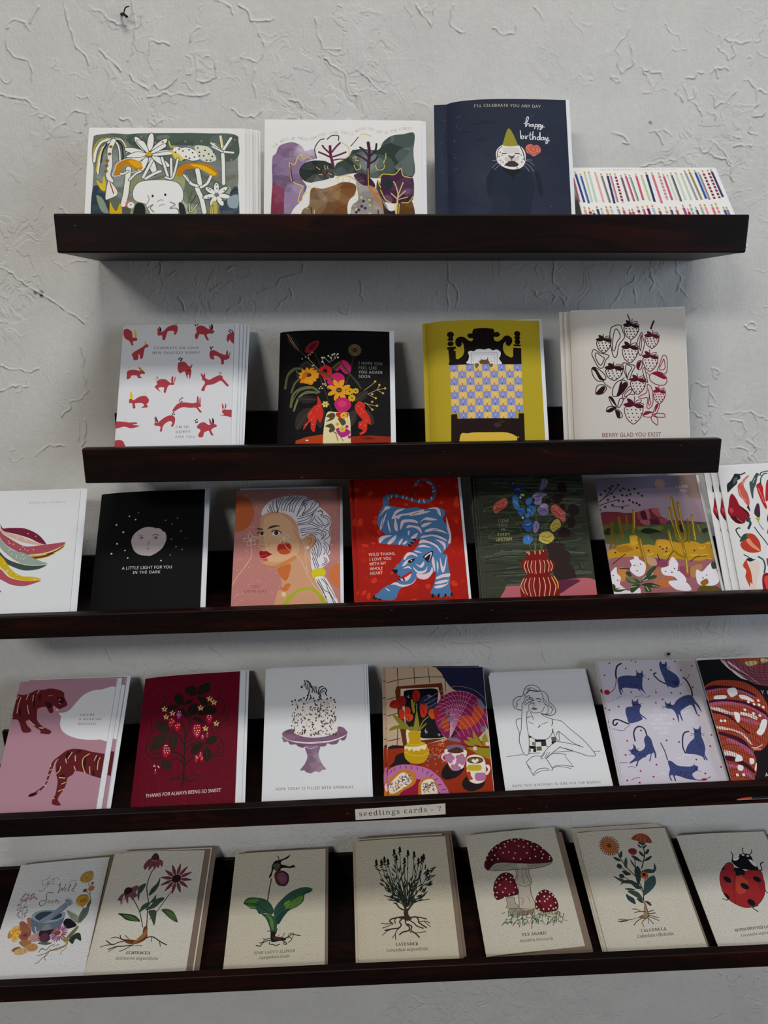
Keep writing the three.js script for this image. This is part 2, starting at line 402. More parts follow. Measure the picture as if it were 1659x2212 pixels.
  wash(c, p, edge = 0.25, blots = 14) {                                    // watercolour: a filled shape with uneven pools of pigment
    const g = this.g, s = this.s; g.save(); this.path(p, true); g.clip(); g.fillStyle = this.tone(c); g.fill();
    let x0 = 1e9, y0 = 1e9, x1 = -1e9, y1 = -1e9;
    for (let i = 0; i < p.length; i += 2) { x0 = Math.min(x0, p[i]); x1 = Math.max(x1, p[i]); y0 = Math.min(y0, p[i + 1]); y1 = Math.max(y1, p[i + 1]); }
    for (let i = 0; i < blots; i++) {
      g.globalAlpha = edge * rr(0.3, 1); const d = rnd() < 0.5 ? '#101418' : '#ffffff', q = [], cx = rr(x0, x1), cy = rr(y0, y1), r = rr(0.12, 0.35) * Math.min(x1 - x0, y1 - y0);
      for (let k = 0; k < 9; k++) { const a = k / 9 * 6.28, m = r * rr(0.6, 1.2); q.push(cx + Math.cos(a) * m * 1.4, cy + Math.sin(a) * m); }
      this.path(q, true); g.globalAlpha *= 0.35; g.fillStyle = d; g.fill();
    }
    g.restore(); g.globalAlpha = 1;
  }
  clip(p, fn, straight) { const g = this.g; g.save(); if (straight) this.poly(p, true); else this.path(p, true); g.clip(); fn(); g.restore(); }
  specks(c, n, y1, a = 1, b = 3) { for (let i = 0; i < n; i++) this.E(c, rnd() * 1000, rnd() * y1, rr(a, b), rr(a * 0.5, b * 0.7), rnd() * 3); }
}
const ART = {};
ART.elephant = (d, H) => {
  d.ink = 1.23;
  d.wash('#66705f',[31,91,45,59,146,44,247,49,348,42,457,45,575,40,654,37,772,41,891,40,946,63,957,142,952,251,955,378,950,503,953,635,948,801,393,807,54,796,48,607,41,449,42,307,27,200],.5,40);
  d.wash('#48554f',[255,53,410,41,662,40,922,50,954,105,953,215,866,251,693,143,459,134,319,144,256,117],.5,10);
  d.wash('#8d9166',[252,253,354,378,508,365,562,306,617,378,610,538,695,608,604,765,301,763,288,502,232,414],.5,10);
  d.wash('#2f3c46',[43,449,119,467,153,572,166,788,54,788],.4,8);
  d.wash('#37444e',[888,494,951,449,948,792,833,791,834,591],.4,6);
  d.P('#7e8a79',[67,502,106,520,138,590,147,624,101,607]);
  d.P('#8b977f',[850,449,889,431,908,458,880,529,842,520]);
  d.S('#39443c',24,[44,253,53,172,85,109,147,86]);
  d.S('#d8d6d0',17,[44,253,53,172,85,109,147,86]);
  d.S('#d0a920',6.7,[35,218,44,145,73,95,123,79]);
  d.S('#39443c',21,[70,343,78,235,102,145,151,90]);
  d.S('#e6e4de',13,[70,343,78,235,102,145,151,90]);
  d.S('#262b28',10,[86,262,95,181,118,122]);
  d.S('#d0a920',7.4,[61,325,68,235,90,145]);
  d.S('#39443c',18,[155,90,183,122,199,172,205,244]);
  d.S('#e6e4de',10,[155,90,183,122,199,172,205,244]);
  d.S('#22282a',10,[182,99,210,135,224,217,221,253]);
  d.S('#d0a920',6.7,[154,79,201,83,233,117,254,172]);
  d.S('#39443c',16,[162,86,209,94,237,144,246,190]);
  d.S('#e6e4de',8.4,[162,86,209,94,237,144,246,190]);
  d.S('#39443c',36,[159,99,138,172,144,271,135,352,155,396]);
  d.S('#e8e6e0',29,[159,99,138,172,144,271,135,352,155,396]);
  d.D('#7c5a1a',11,[144,145,138,199,127,249,123,285,121,325]);
  d.flower('#39443c',386,200,164,9,26,25,-0.1,1);
  d.flower('#e6e5e0',386,200,159,9,20,25,-0.1,1);
  d.C('#39443c',7.6,[306,103,349,106,381,171,374,189]);
  d.P('#e6e5e0',[306,103,349,106,381,171,374,189]);
  d.C('#39443c',7.5,[243,221,304,185,366,194,336,221]);
  d.P('#e6e5e0',[243,221,304,185,366,194,336,221]);
  d.C('#39443c',7.6,[397,185,474,125,490,143,421,189]);
  d.P('#e6e5e0',[397,185,474,125,490,143,421,189]);
  d.C('#39443c',7.6,[413,198,506,180,534,198,429,212]);
  d.P('#e6e5e0',[413,198,506,180,534,198,429,212]);
  d.E('#c99a12',386,198,20,16);
  d.C('#39443c',7.6,[537,161,560,143,592,152,615,147,662,161,702,197,709,234,663,247,616,234,585,248,553,216,537,189]);
  d.P('#f0efeb',[537,161,560,143,592,152,615,147,662,161,702,197,709,234,663,247,616,234,585,248,553,216,537,189]);
  d.P('#d2bb46',[522,171,561,189,600,225,592,248,553,234]);
  d.P('#c6c8b6',[678,134,756,142,796,188,811,242,756,256,709,234,682,179]);
  d.D('#20231f',5.1,[553,184,576,161,600,175,620,216,639,166,662,188,643,229,694,152,705,184,741,170,733,211,764,197,788,215,752,243,776,243,705,211,674,220,608,243,796,183]);
  d.P('#b5760f',[181,361,176,316,190,271,244,239,290,239,337,262,349,307,338,316,291,298,252,280,214,307,208,352]);
  d.P('#d39a14',[259,248,321,253,345,289,307,298]);
  d.P('#b4720e',[566,356,570,306,616,270,694,261,772,279,823,333,819,364,780,351,733,315,678,306,616,315,593,360]);
  d.P('#d7a615',[647,275,733,283,811,337,788,355,733,319]);
  d.C('#ecebe6',5,[177,361,175,311,190,267,243,235,290,235,340,257,353,307]);
  d.S('#39443c',41,[261,307,255,414,249,485,236,564]);
  d.S('#ecebe6',33,[261,307,255,414,249,485,236,564]);
  d.S('#39443c',21,[257,325,231,343,211,343]);
  d.S('#ecebe6',13,[257,325,231,343,211,343]);
  d.S('#39443c',21,[270,387,307,343,338,325]);
  d.S('#ecebe6',13,[270,387,307,343,338,325]);
  d.S('#39443c',36,[694,315,710,414,695,449,722,520,741,617]);
  d.S('#ecebe6',28,[694,315,710,414,695,449,722,520,741,617]);
  d.S('#39443c',26,[621,360,656,414,695,431]);
  d.S('#ecebe6',18,[621,360,656,414,695,431]);
  d.S('#39443c',24,[780,360,756,414,718,440]);
  d.S('#ecebe6',17,[780,360,756,414,718,440]);
  d.S('#39443c',19,[609,351,640,396]);
  d.S('#ecebe6',12,[609,351,640,396]);
  d.S('#39443c',24,[354,369,384,298,406,244]);
  d.S('#ecebe6',17,[354,369,384,298,406,244]);
  d.S('#39443c',24,[370,378,423,342,461,324]);
  d.S('#ecebe6',17,[370,378,423,342,461,324]);
  d.S('#39443c',23,[468,225,508,360]);
  d.S('#ecebe6',15,[468,225,508,360]);
  d.S('#39443c',23,[526,234,532,369]);
  d.S('#ecebe6',15,[526,234,532,369]);
  d.S('#39443c',21,[569,234,539,369,493,369]);
  d.S('#ecebe6',13,[569,234,539,369,493,369]);
  d.S('#39443c',30,[851,169,858,260,861,414]);
  d.S('#efeee9',22,[851,169,858,260,861,414]);
  d.S('#39443c',23,[851,179,780,115]);
  d.S('#efeee9',15,[851,179,780,115]);
  d.S('#39443c',25,[855,169,839,64]);
  d.S('#efeee9',17,[855,169,839,64]);
  d.S('#39443c',25,[858,165,906,77]);
  d.S('#efeee9',17,[858,165,906,77]);
  d.S('#39443c',21,[858,179,921,187]);
  d.S('#efeee9',14,[858,179,921,187]);
  d.S('#39443c',19,[851,179,788,142]);
  d.S('#efeee9',12,[851,179,788,142]);
  d.S('#d0b428',6,[843,68,852,133]);
  d.S('#d0b428',6,[780,113,811,122]);
  d.flower('#39443c',817,494,92,7,22,13,0.2,1);
  d.flower('#eeede8',817,494,87,7,16,13,0.2,1);
  d.D('#2c302c',4.2,[815,423,819,449,764,449,776,458,865,463,877,467,869,538,853,534,780,516,764,516]);
  d.P('#c9ae2c',[63,387,99,414,108,356,121,405,119,467,88,449]);
  d.C('#39443c',7.4,[133,414,148,401,187,449,196,493,151,520,125,520]);
  d.P('#e8e4d8',[133,414,148,401,187,449,196,493,151,520,125,520]);
  d.S('#8a2c18',5.8,[148,409,165,458,173,485]);
  d.P('#c8a018',[152,555,176,590,195,607,217,555,230,616,226,763,166,763]);
  d.E('#b76a68',270,559,21,26);
  d.E('#ece8e4',283,568,21,23);
  d.E('#1c1c1c',283,565,3.8,4.4);
  d.P('#1d2320',[312,564,358,559,374,608,360,677,299,677]);
  d.C('#39443c',7.4,[332,405,385,392,478,389,563,405,602,458,606,520,587,564,580,634,597,790,393,798,405,643,381,581,373,559,312,537,292,493,302,440]);
  d.P('#f3f2f0',[332,405,385,392,478,389,563,405,602,458,606,520,587,564,580,634,597,790,393,798,405,643,381,581,373,559,312,537,292,493,302,440]);
  d.E('#17171a',416,503,6.1,9.7);
  d.E('#17171a',495,494,6.1,9.7);
  d.S('#90908e',5.8,[387,498,395,529,381,559]);
  d.S('#90908e',5.7,[449,542,464,531,484,533]);
  d.S('#90908e',5.7,[457,573,472,566,492,564]);
  d.S('#7b7d7b',7.3,[377,594,419,564,404,590,427,616]);
  d.S('#7b7d7b',7.4,[526,546,557,564,526,590,565,590,584,617]);
  d.P('#222c2e',[580,555,610,564,626,634,596,660]);
  d.S('#5a6a4a',12,[633,449,645,520,641,608]);
  d.S('#47583e',8.3,[664,467,649,529]);
  d.S('#3c4c36',8.3,[687,503,656,555]);
  d.P('#b0a14a',[780,573,811,538,822,591,818,765,772,765]);
  d.S('#39443c',12,[795,573,791,644]);
  d.S('#e0d48a',4.9,[795,573,791,644]);
  d.S('#39443c',14,[645,555,653,617,695,564]);
  d.S('#d8d49a',6.6,[645,555,653,617,695,564]);
  d.P('#a24a3c',[834,600,841,644,833,757,826,644]);
  d.P('#8a98a0',[888,520,950,494,950,582,896,582]);
  d.S('#20282c',6.6,[904,485,927,463,951,454]);
  d.C('#d8c23a',4.2,[509,98,521,134,549,143,529,148,512,125]);
  d.D('#857a48',7.6,[423,114,470,109,615,104,717,101,333,69,909,240,930,91,908,391]);
};
ART.forest = (d, H) => {
  d.ink = 1.189;
  d.wash('#7d6284',[51,266,73,234,92,187,129,167,181,158,233,182,259,217,300,205,330,221,337,264,262,296,240,399,269,462,224,540,165,580,135,619,62,510,51,400],.5,22);
  d.wash('#7a3048',[51,463,84,451,136,478,173,455,191,494,165,556,128,596,134,836,50,836],.4,10);
  d.wash('#8f7898',[136,463,239,446,239,540,187,603,135,697],.4,6);
  d.wash('#28302e',[225,336,262,296,329,280,419,295,448,350,425,414,328,430,262,423,225,383],.5,16);
  d.wash('#2a3833',[456,303,531,255,561,207,614,198,719,206,757,149,810,109,886,96,954,92,947,220,940,386,745,396,678,396,582,365,448,382],.5,18);
  d.wash('#586461',[829,316,905,244,944,172,940,378,858,347],.3,6);
  d.wash('#3a1c30',[567,381,626,365,685,412,699,459,625,452],.3,6);
  d.wash('#46442f',[715,412,751,474,764,576,713,538],.2,4);
  d.P('#eceae7',[284,446,373,414,477,390,581,420,610,460,602,523,564,593,553,834,193,836,194,642,261,579]);
  d.wash('#8f8a86',[581,420,625,444,699,459,736,522,786,615,797,833,546,834,549,601,594,538],.4,14);
  d.wash('#ab7a52',[655,451,714,475,749,576,793,631,727,584],.4,6);
  d.wash('#7c4a1e',[298,470,372,469,447,445,492,425,551,429,581,452,572,507,527,578,509,834,208,836,238,626,283,579],.4,24);
  d.wash('#2a1a12',[715,412,743,537,801,615,939,568,933,832,789,833,749,576],.3,6);
  d.wash('#5b3a14',[839,584,939,560,933,832,856,833],.3,5);
  d.wash('#43203e',[738,404,775,372,828,371,866,335,887,379,943,394,940,536,876,560,787,561,743,522],.5,10);
  d.E('#1f2a2c',786,435,26,39);
  d.P('#eceae7',[330,256,319,201,345,145,390,136,428,112,473,120,510,159,532,191,524,247,478,287,433,303,374,280,337,272]);
  d.P('#eceae7',[539,191,577,159,600,103,630,94,668,102,690,134,742,165,719,206,629,198,569,207]);
  d.S('#1d1a1a',5.4,[330,264,319,201,349,145,379,133]);
  d.S('#1d1a1a',5.4,[398,136,428,111,469,112,469,144]);
  d.S('#cdb64a',5.4,[495,160,532,191,535,247,478,287]);
  d.S('#1d1a1a',4.6,[547,183,570,155,596,119]);
  d.S('#cdb64a',4.6,[608,103,638,98,675,112]);
  d.S('#cdb64a',4.6,[734,166,749,165]);
  d.S('#5c2240',17,[437,319,426,271,419,240,416,184]);
  d.S('#5c2240',11,[426,263,382,240,345,224]);
  d.S('#5c2240',11,[423,240,382,200,368,180]);
  d.S('#5c2240',11,[427,224,457,184,480,160]);
  d.S('#5c2240',11,[434,255,479,239,516,223]);
  d.S('#5c2240',7.7,[434,279,471,271,508,271]);
  d.S('#3b1f38',20,[656,396,661,301,666,222,659,158]);
  d.S('#3b1f38',12,[657,285,613,254,583,238]);
  d.S('#3b1f38',12,[662,254,629,206,607,190]);
  d.S('#2a1c2c',12,[665,254,703,214,712,166]);
  d.S('#2a1c2c',11,[665,301,702,277,718,253]);
  d.S('#4a2030',9.2,[381,382,359,351]);
  d.S('#4a2030',9.2,[388,382,403,339]);
  d.S('#d2bc4e',4.6,[329,324,351,342]);
  d.S('#d2bc4e',4.6,[381,315,386,339]);
  d.S('#d2bc4e',4.6,[400,319,403,339]);
  d.S('#d2bc4e',4.6,[347,375,366,375]);
  d.S('#d2bc4e',4.6,[407,366,425,376]);
  d.S('#d9c552',5.4,[158,297,173,305,195,305,211,257,233,241,248,273,270,257,300,272]);
  d.S('#d9c552',5.4,[158,305,169,352,173,415,210,439,247,454,232,486,220,525,216,556,239,548,246,517,276,493]);
  d.S('#241c28',5.4,[166,305,173,384,180,423]);
  d.S('#d9c552',4.6,[657,333,659,444]);
  d.S('#d9c552',4.6,[561,262,583,254,575,278,598,278]);
  d.S('#d9c552',4.6,[568,310,582,341,608,333,609,310]);
  d.S('#d9c552',4.6,[706,309,716,341,754,336,762,309]);
  d.S('#d9c552',4.6,[771,229,770,261,754,293]);
  d.S('#d9c552',5.4,[737,459,722,419,746,372,790,372,828,371,866,332,880,379,939,394]);
  d.S('#d9c552',5.4,[736,475,765,537,802,560]);
  d.S('#d9c552',5.4,[940,520,913,556,869,560]);
  d.S('#c9b07a',11,[829,693,839,576,848,505]);
  d.S('#c9b07a',7.6,[843,537,803,498]);
  d.S('#c9b07a',7.7,[848,505,834,450,819,419]);
  d.S('#c9b07a',7.6,[851,521,893,481]);
  d.S('#c9b07a',7.7,[851,497,879,426]);
  d.S('#c9b07a',6.1,[854,537,907,521]);
  d.S('#e0cd62',4.6,[824,568,830,631]);
  d.S('#e0cd62',4.6,[854,568,849,631]);
  d.S('#c2aa3a',6.1,[459,398,477,386,507,382,544,389,581,413]);
  d.L('#d9c552',3.8,[283,579,268,575]);
  d.L('#d9c552',3.8,[279,603,261,597]);
  d.L('#d9c552',3.8,[580,507,598,515]);
  d.L('#d9c552',3.8,[572,538,590,548]);
  d.L('#d9c552',3.8,[560,578,579,585]);
  d.L('#d9c552',3.8,[599,452,614,444]);
  d.L('#d9c552',4.6,[295,462,276,454]);
  d.L('#d9c552',4.6,[469,425,466,405]);
  d.L('#d9c552',4.6,[499,419,499,399]);
  d.L('#d9c552',4.6,[536,421,544,403]);
  d.L('#d9c552',4.6,[328,469,324,454]);
  d.L('#d9c552',4.6,[418,414,412,394]);
  d.D('#43203e',9.2,[627,550,616,585,597,609,582,624,638,597]);
  d.D('#d9c552',6.9,[665,542,668,577,582,605,613,526,667,632]);
  d.L('#14100f',5.3,[719,608,722,663]);
  d.L('#14100f',4.6,[297,595,301,634]);
  d.L('#d9c552',4.6,[316,610,319,649]);
  d.TC('#b5ae98',24,[62,203,92,171,137,147,211,138,278,149,331,129,391,105,481,96,555,107,608,75,661,66,721,90,773,97,826,81,886,68,958,66],"THE MESS OF GRIEF CAN FEEL LIKE YOU'LL NEVER GET OUT OF THE FOREST.");
};
ART.seal = (d, H) => {
  d.ink = 1.23;
  d.F('#262a3c',[-7,-80,1020,-64,985,1450,-19,1420]);
  d.wash('#23293b',[-0,7,564,-26,1004,-7,976,1405,-10,1375],.05,20);
  d.wash('#1d2436',[363,631,536,665,667,679,710,810,677,992,618,1394,392,1388,357,1027,349,797],.06,12);
  d.P('#1c2131',[318,731,387,660,383,752,345,898,321,888]);
  d.P('#1c2131',[717,672,763,738,772,895,740,866]);
  d.P('#1e2231',[201,233,269,211,320,194,353,213,429,213,335,233,251,239]);
  d.P('#1d2232',[81,309,149,291,207,295,156,312]);
  d.P('#1d2232',[213,381,297,370,356,372,280,393]);
  for(let i=0;i<90;i++)d.E('#565d70',rnd()*1000,rnd()*H,rr(.8,3),rr(.6,1.6));
  d.D('#6a7080',3.6,[89,151,106,149,79,232,112,262,58,374,62,360,57,497,62,526,72,629,55,638,703,163,724,154,841,330,850,397,618,-9,627,-14,836,993]);
  d.P('#17191f',[453,653,519,664,585,662,606,668,558,712,517,720,477,691]);
  d.S('#17191f',7,[518,692,532,748,523,766]);
  d.S('#17191f',7,[534,711,548,767]);
  d.P('#dcd9d6',[402,576,396,510,415,464,462,428,521,421,587,433,631,473,647,529,637,604,602,649,536,665,470,649,422,614]);
  d.C('#20222c',4.4,[402,576,396,510,415,464,462,428,521,421,587,433,631,473,647,529,637,604,602,649,536,665,470,649,422,614]);
  d.S('#3c3c44',5.3,[407,558,418,483,453,447]);
  d.S('#2a2a32',7.1,[599,443,625,510,634,576]);
  d.P('#c9c4c0',[461,466,544,455,593,476,584,508,525,515,476,509]);
  d.D('#77716e',6.2,[434,502,424,540,450,531,435,577,455,597,591,518,608,528,582,546,622,566,609,593,430,615,471,625,569,648]);
  d.S('#131316',7.9,[450,512,467,517,484,514]);
  d.S('#131316',7.9,[557,517,571,517,587,514]);
  d.E('#c2bcb8',498,566,31,22);
  d.E('#c2bcb8',556,568,31,22);
  d.P('#5b5254',[500,528,528,539,554,530,544,554,527,567,511,552]);
  d.S('#2b2526',5.3,[527,567,526,586,497,589]);
  d.S('#2b2526',5.3,[526,586,555,589]);
  d.P('#3e2c30',[471,616,497,594,526,588,559,593,583,616,562,636,520,638,487,631]);
  d.S('#b8b8bd',2.6,[456,588,405,604,362,649]);
  d.S('#b8b8bd',2.6,[455,597,413,633,382,664]);
  d.S('#b8b8bd',2.6,[448,583,398,576,369,580]);
  d.S('#b8b8bd',2.6,[613,593,669,624,708,681]);
  d.S('#b8b8bd',2.6,[613,584,671,586,711,623]);
  d.S('#b8b8bd',2.6,[608,603,652,651,667,679]);
  d.S('#b8b8bd',2.6,[622,585,664,572,696,576]);
  d.P('#8d852c',[514,279,463,409,458,437,511,449,570,444,583,433]);
  d.P('#c56c5a',[645,464,661,434,695,426,715,436,745,432,768,459,768,497,736,523,711,539,682,521,654,506]);
  d.S('#8a3f32',5.3,[693,466,710,452,730,467,717,490,692,484,681,460,703,438,744,449,755,477]);
  d.S('#8a3f32',5.3,[656,473,675,507,707,518,750,501]);
  d.S('#e6e6ea',8,[641,232,663,223,680,181,673,169,662,190,654,261,671,233,683,238,684,259]);
  d.S('#e6e6ea',7.1,[712,239,697,244,699,260,713,254,716,238,719,261]);
  d.S('#e6e6ea',7.1,[735,238,727,283,735,245,750,239,751,255,734,261]);
  d.S('#e6e6ea',7.1,[762,240,753,287,762,246,775,240,776,256,761,262]);
  d.S('#e6e6ea',7.1,[780,240,784,260,797,243,789,276,772,289,782,266,811,263]);
  d.S('#e6e6ea',8,[607,300,610,373,619,350,633,355,627,376,610,373]);
  d.S('#e6e6ea',7.1,[647,349,647,377]);
  d.S('#e6e6ea',7.1,[656,377,661,351,672,350]);
  d.S('#e6e6ea',7.1,[690,315,685,376,696,379]);
  d.S('#e6e6ea',6.2,[678,341,703,339]);
  d.S('#e6e6ea',8,[713,308,707,381,719,355,730,359,730,382]);
  d.S('#e6e6ea',8,[763,355,746,364,749,383,764,374,771,313,770,384]);
  d.S('#e6e6ea',7.1,[798,359,783,364,783,384,799,378,801,359,805,385]);
  d.S('#e6e6ea',7.1,[813,359,818,384,835,360,830,410,816,416,823,391,848,389]);
  d.T('#b9b49c',38,227,70,"I'LL CELEBRATE YOU ANY DAY",{w:559,turn:0.021});
};
ART.candles = (d, H) => {
  d.ink = 1.23;
  d.T('#a5a39f',21,200,34,"YOUR BIRTHDAY'S GOING TO BE LIT!",{w:528,turn:-0.011});
  d.candle('#9b2346','s',1,115,1,370,15);
  d.candle('#2f4b86','z',25,76,35,373,15);
  d.candle('#35548a','c',57,98,63,383,15);
  d.candle('#9fb59a','s',89,76,86,370,15);
  d.candle('#9fb59a','s',118,73,116,370,15);
  d.candle('#c98880','s',161,80,163,373,15);
  d.candle('#6b6b68','c',199,94,204,377,15);
  d.candle('#263b5e','z',240,94,233,384,15);
  d.candle('#b8748a','c',261,94,256,373,15);
  d.candle('#7a1238','b',294,94,290,377,15);
  d.candle('#43303f','s',332,112,333,364,15);
  d.candle('#b5486c','c',364,98,368,364,15);
  d.candle('#7c8f7a','c',392,108,396,360,15);
  d.candle('#a82a4e','s',436,98,432,351,15);
  d.candle('#a5a878','s',473,112,474,358,15);
  d.candle('#2b406a','z',511,80,504,368,16);
  d.candle('#bd6a76','n',550,85,549,384,16);
  d.candle('#b5728c','b',596,85,593,351,16);
  d.candle('#a5284c','s',625,101,625,351,15);
  d.candle('#b0c2ae','s',652,108,655,352,15);
  d.candle('#56585a','c',681,87,682,365,16);
  d.candle('#a8bca4','s',715,85,716,352,16);
  d.candle('#9fb59a','s',751,94,754,352,16);
  d.candle('#8f8a9e','n',783,59,793,352,16);
  d.candle('#a59f5e','z',814,52,824,348,16);
  d.candle('#2c4c92','n',853,57,857,339,16);
  d.candle('#8a7e86','c',875,80,876,348,16);
  d.candle('#7a1238','b',907,59,913,339,16);
  d.candle('#7a1238','b',945,52,949,332,16);
  d.candle('#34365e','n',969,45,974,322,16);
  d.candle('#2f4b86','s',-15,441,-8,680,17);
  d.candle('#c98880','n',26,448,33,687,17);
  d.candle('#7a1238','b',56,454,64,693,17);
  d.candle('#7a1238','c',79,480,87,717,17);
  d.candle('#2f4b86','z',109,442,116,681,17);
  d.candle('#8aa','s',136,461,143,699,17);
  d.candle('#c98880','n',171,442,177,681,17);
  d.candle('#9fb59a','b',200,442,207,681,17);
  d.candle('#8f8a9e','c',245,442,251,681,17);
  d.candle('#b8748a','z',280,455,286,694,17);
  d.candle('#43303f','s',318,474,323,712,17);
  d.candle('#b5486c','n',339,468,345,706,17);
  d.candle('#7a1238','b',378,442,383,682,17);
  d.candle('#b5486c','c',412,442,417,682,17);
  d.candle('#7a1238','z',445,436,450,676,17);
  d.candle('#7fa0b8','s',479,430,483,670,17);
  d.candle('#6b5550','n',517,462,520,701,17);
  d.candle('#c98880','b',562,449,565,689,17);
  d.candle('#2f4b86','c',594,449,597,689,17);
  d.candle('#bd6a76','z',632,449,635,689,17);
  d.candle('#7a1238','s',683,430,685,671,17);
  d.candle('#a82a4e','n',708,469,710,708,17);
  d.candle('#6f9ab8','b',732,424,734,665,17);
  d.candle('#3a4450','c',764,450,766,689,17);
  d.candle('#b0c2ae','z',800,424,802,665,17);
  d.candle('#c97888','s',830,424,831,665,17);
  d.candle('#c96a66','n',877,424,878,665,17);
  d.candle('#c97888','b',907,411,907,653,17);
  d.candle('#2f4b86','c',949,450,949,690,17);
  d.candle('#8f8a9e','z',969,450,969,690,17);
};
ART.rabbits = (d, H) => {
  d.ink = 1.271;
  d.P('#a33c44',[4,50,35,33,79,63,93,122,124,123,134,152,95,163,103,198,87,198,63,157,19,121]);
  d.P('#d9b92e',[104,46,119,64,126,117,108,117]);
  d.P('#a33c44',[314,98,316,74,343,75,373,58,403,23,455,6,488,19,490,72,475,101,460,101,464,77,447,65,406,70,392,111,383,152,362,152,355,110,329,110]);
  d.P('#a33c44',[316,80,311,33,322,39,337,69]);
  d.P('#1b1a1d',[324,21,340,34,347,63,337,69]);
  d.D('#1b1a1d',5.6,[460,-2,471,-5,481,-1]);
  d.P('#a33c44',[657,40,678,17,720,18,763,49,790,55,822,73,807,97,775,96,755,113,776,158,757,160,728,107,707,106,691,100,672,147,656,146,649,105,664,82]);
  d.P('#a33c44',[779,55,775,7,789,31,801,61]);
  d.P('#1b1a1d',[791,-6,807,20,806,55,795,55]);
  d.D('#1b1a1d',6.7,[645,-1,661,-7,669,5,651,14]);
  d.P('#a33c44',[935,141,945,106,976,94,1008,95,1010,201,978,182,962,159,949,182,938,170]);
  d.D('#1b1a1d',6.7,[954,76,964,61,980,69,986,85,968,88]);
  d.P('#a33c44',[214,230,205,247,194,328,173,333,166,298,155,292,153,339,117,346,104,309,93,297,112,268,162,235,203,206,207,189,236,201,237,219]);
  d.P('#d9b92e',[205,160,216,166,218,195,204,192]);
  d.D('#cbbd98',5.5,[90,256,101,251,94,271]);
  d.P('#a33c44',[63,491,62,463,81,446,123,441,175,454,201,449,223,472,218,486,187,485,183,505,200,523,164,522,152,499,105,498,96,520,66,531]);
  d.P('#a33c44',[157,413,173,425,196,449,186,457]);
  d.P('#d9b92e',[173,410,195,431,201,451,187,443]);
  d.D('#cbbd98',5.5,[59,423,71,417,80,429,66,443,81,412]);
  d.P('#a33c44',[510,398,524,376,566,373,599,406,626,441,633,481,625,532,620,543,613,503,603,503,602,537,587,503,570,468,534,485,512,450]);
  d.P('#a33c44',[573,405,583,400,598,435,584,440]);
  d.P('#a33c44',[640,401,631,435,616,441,620,418]);
  d.D('#16161a',5.4,[601,461,619,461]);
  d.D('#16161a',6.6,[518,347,528,335,542,353,532,362,544,341]);
  d.P('#a33c44',[331,565,356,543,408,542,451,574,482,574,483,597,452,596,432,613,414,674,398,657,401,623,370,617,350,628,372,662,319,616,338,588]);
  d.P('#a33c44',[461,568,461,528,474,512,476,574]);
  d.P('#a33c44',[483,569,491,518,496,535,487,580]);
  d.D('#8a7c60',5.4,[329,520,340,531,325,543,336,518]);
  d.P('#a33c44',[729,551,749,529,791,553,832,531,883,509,909,521,915,544,963,602,953,619,905,567,885,566,834,594,772,609,753,659,727,648,756,586,750,563]);
  d.P('#a33c44',[734,540,716,489,738,506,754,535]);
  d.P('#a33c44',[745,484,756,507,754,541,744,529]);
  d.D('#6f6650',5.4,[887,481,898,493,883,496]);
  d.P('#a33c44',[787,289,797,266,828,264,876,291,919,309,950,310,967,339,941,359,920,361,916,401,895,401,889,355,862,325,825,319,831,354,800,347,788,318]);
  d.P('#a33c44',[934,310,939,271,951,275,950,316]);
  d.P('#a33c44',[959,310,970,281,971,299,963,322]);
  d.D('#1b1a1d',6.6,[791,231,801,243,812,231,797,252]);
  d.P('#a33c44',[100,751,104,723,124,724,140,735,190,703,241,698,273,733,267,766,255,777,267,805,211,809,236,788,214,765,173,764,153,769,160,808,140,813,133,785,127,763,106,762]);
  d.P('#d9b92e',[106,718,106,651,124,673,129,718]);
  d.D('#cbbd98',5.4,[229,670,239,659,249,693,235,685]);
  d.P('#a33c44',[484,843,512,794,552,767,603,768,655,775,696,770,727,788,728,810,708,815,740,860,720,860,688,820,636,819,575,812,534,828,505,849]);
  d.P('#a33c44',[694,776,694,714,706,720,711,776]);
  d.P('#a33c44',[715,776,719,715,726,754,725,782]);
  d.D('#1b1a1d',5.4,[541,744,553,733,566,723,547,761,562,756]);
  d.P('#a33c44',[338,978,337,956,367,951,396,924,435,897,476,887,507,905,511,949,496,992,480,986,489,954,463,942,428,963,409,990,402,1034,386,1033,389,995,369,984]);
  d.P('#a33c44',[341,950,332,906,344,901,351,945]);
  d.P('#1b1a1d',[346,895,357,923,367,945,354,943]);
  d.D('#1b1a1d',5.3,[485,871,495,860,504,877,491,882]);
  d.P('#a33c44',[709,986,729,965,764,957,806,983,836,972,872,984,872,1001,847,1011,828,1033,849,1077,829,1076,808,1038,787,1043,768,1053,759,1091,729,1096,718,1074,736,1030,705,1008]);
  d.P('#a33c44',[816,972,804,922,820,939,834,972]);
  d.P('#1b1a1d',[834,917,850,945,846,978,836,967]);
  d.D('#1b1a1d',6.4,[687,942,700,931,693,958,705,953]);
  d.P('#a33c44',[895,891,935,887,919,870,919,847,939,837,955,843,1016,850,1018,916,966,904,931,898]);
  d.P('#a33c44',[919,836,914,781,931,814]);
  d.P('#a33c44',[939,831,945,779,952,815]);
  d.P('#a33c44',[-20,937,61,936,112,945,173,946,184,958,144,968,206,980,136,1000,74,983,-16,997]);
  d.D('#cbbd98',5.3,[64,911,80,922,89,934]);
  d.P('#a33c44',[-13,1122,21,1106,62,1111,84,1140,98,1200,-8,1198]);
  d.D('#cbbd98',5.2,[9,1074,24,1066,32,1085,0,1095]);
  d.T('#4a4648',33,288,243,"CONGRATS ON YOUR",{w:400,turn:0.016});
  d.T('#4a4648',33,277,292,"NEW SNUGGLE BUNNY",{w:423,turn:0.011});
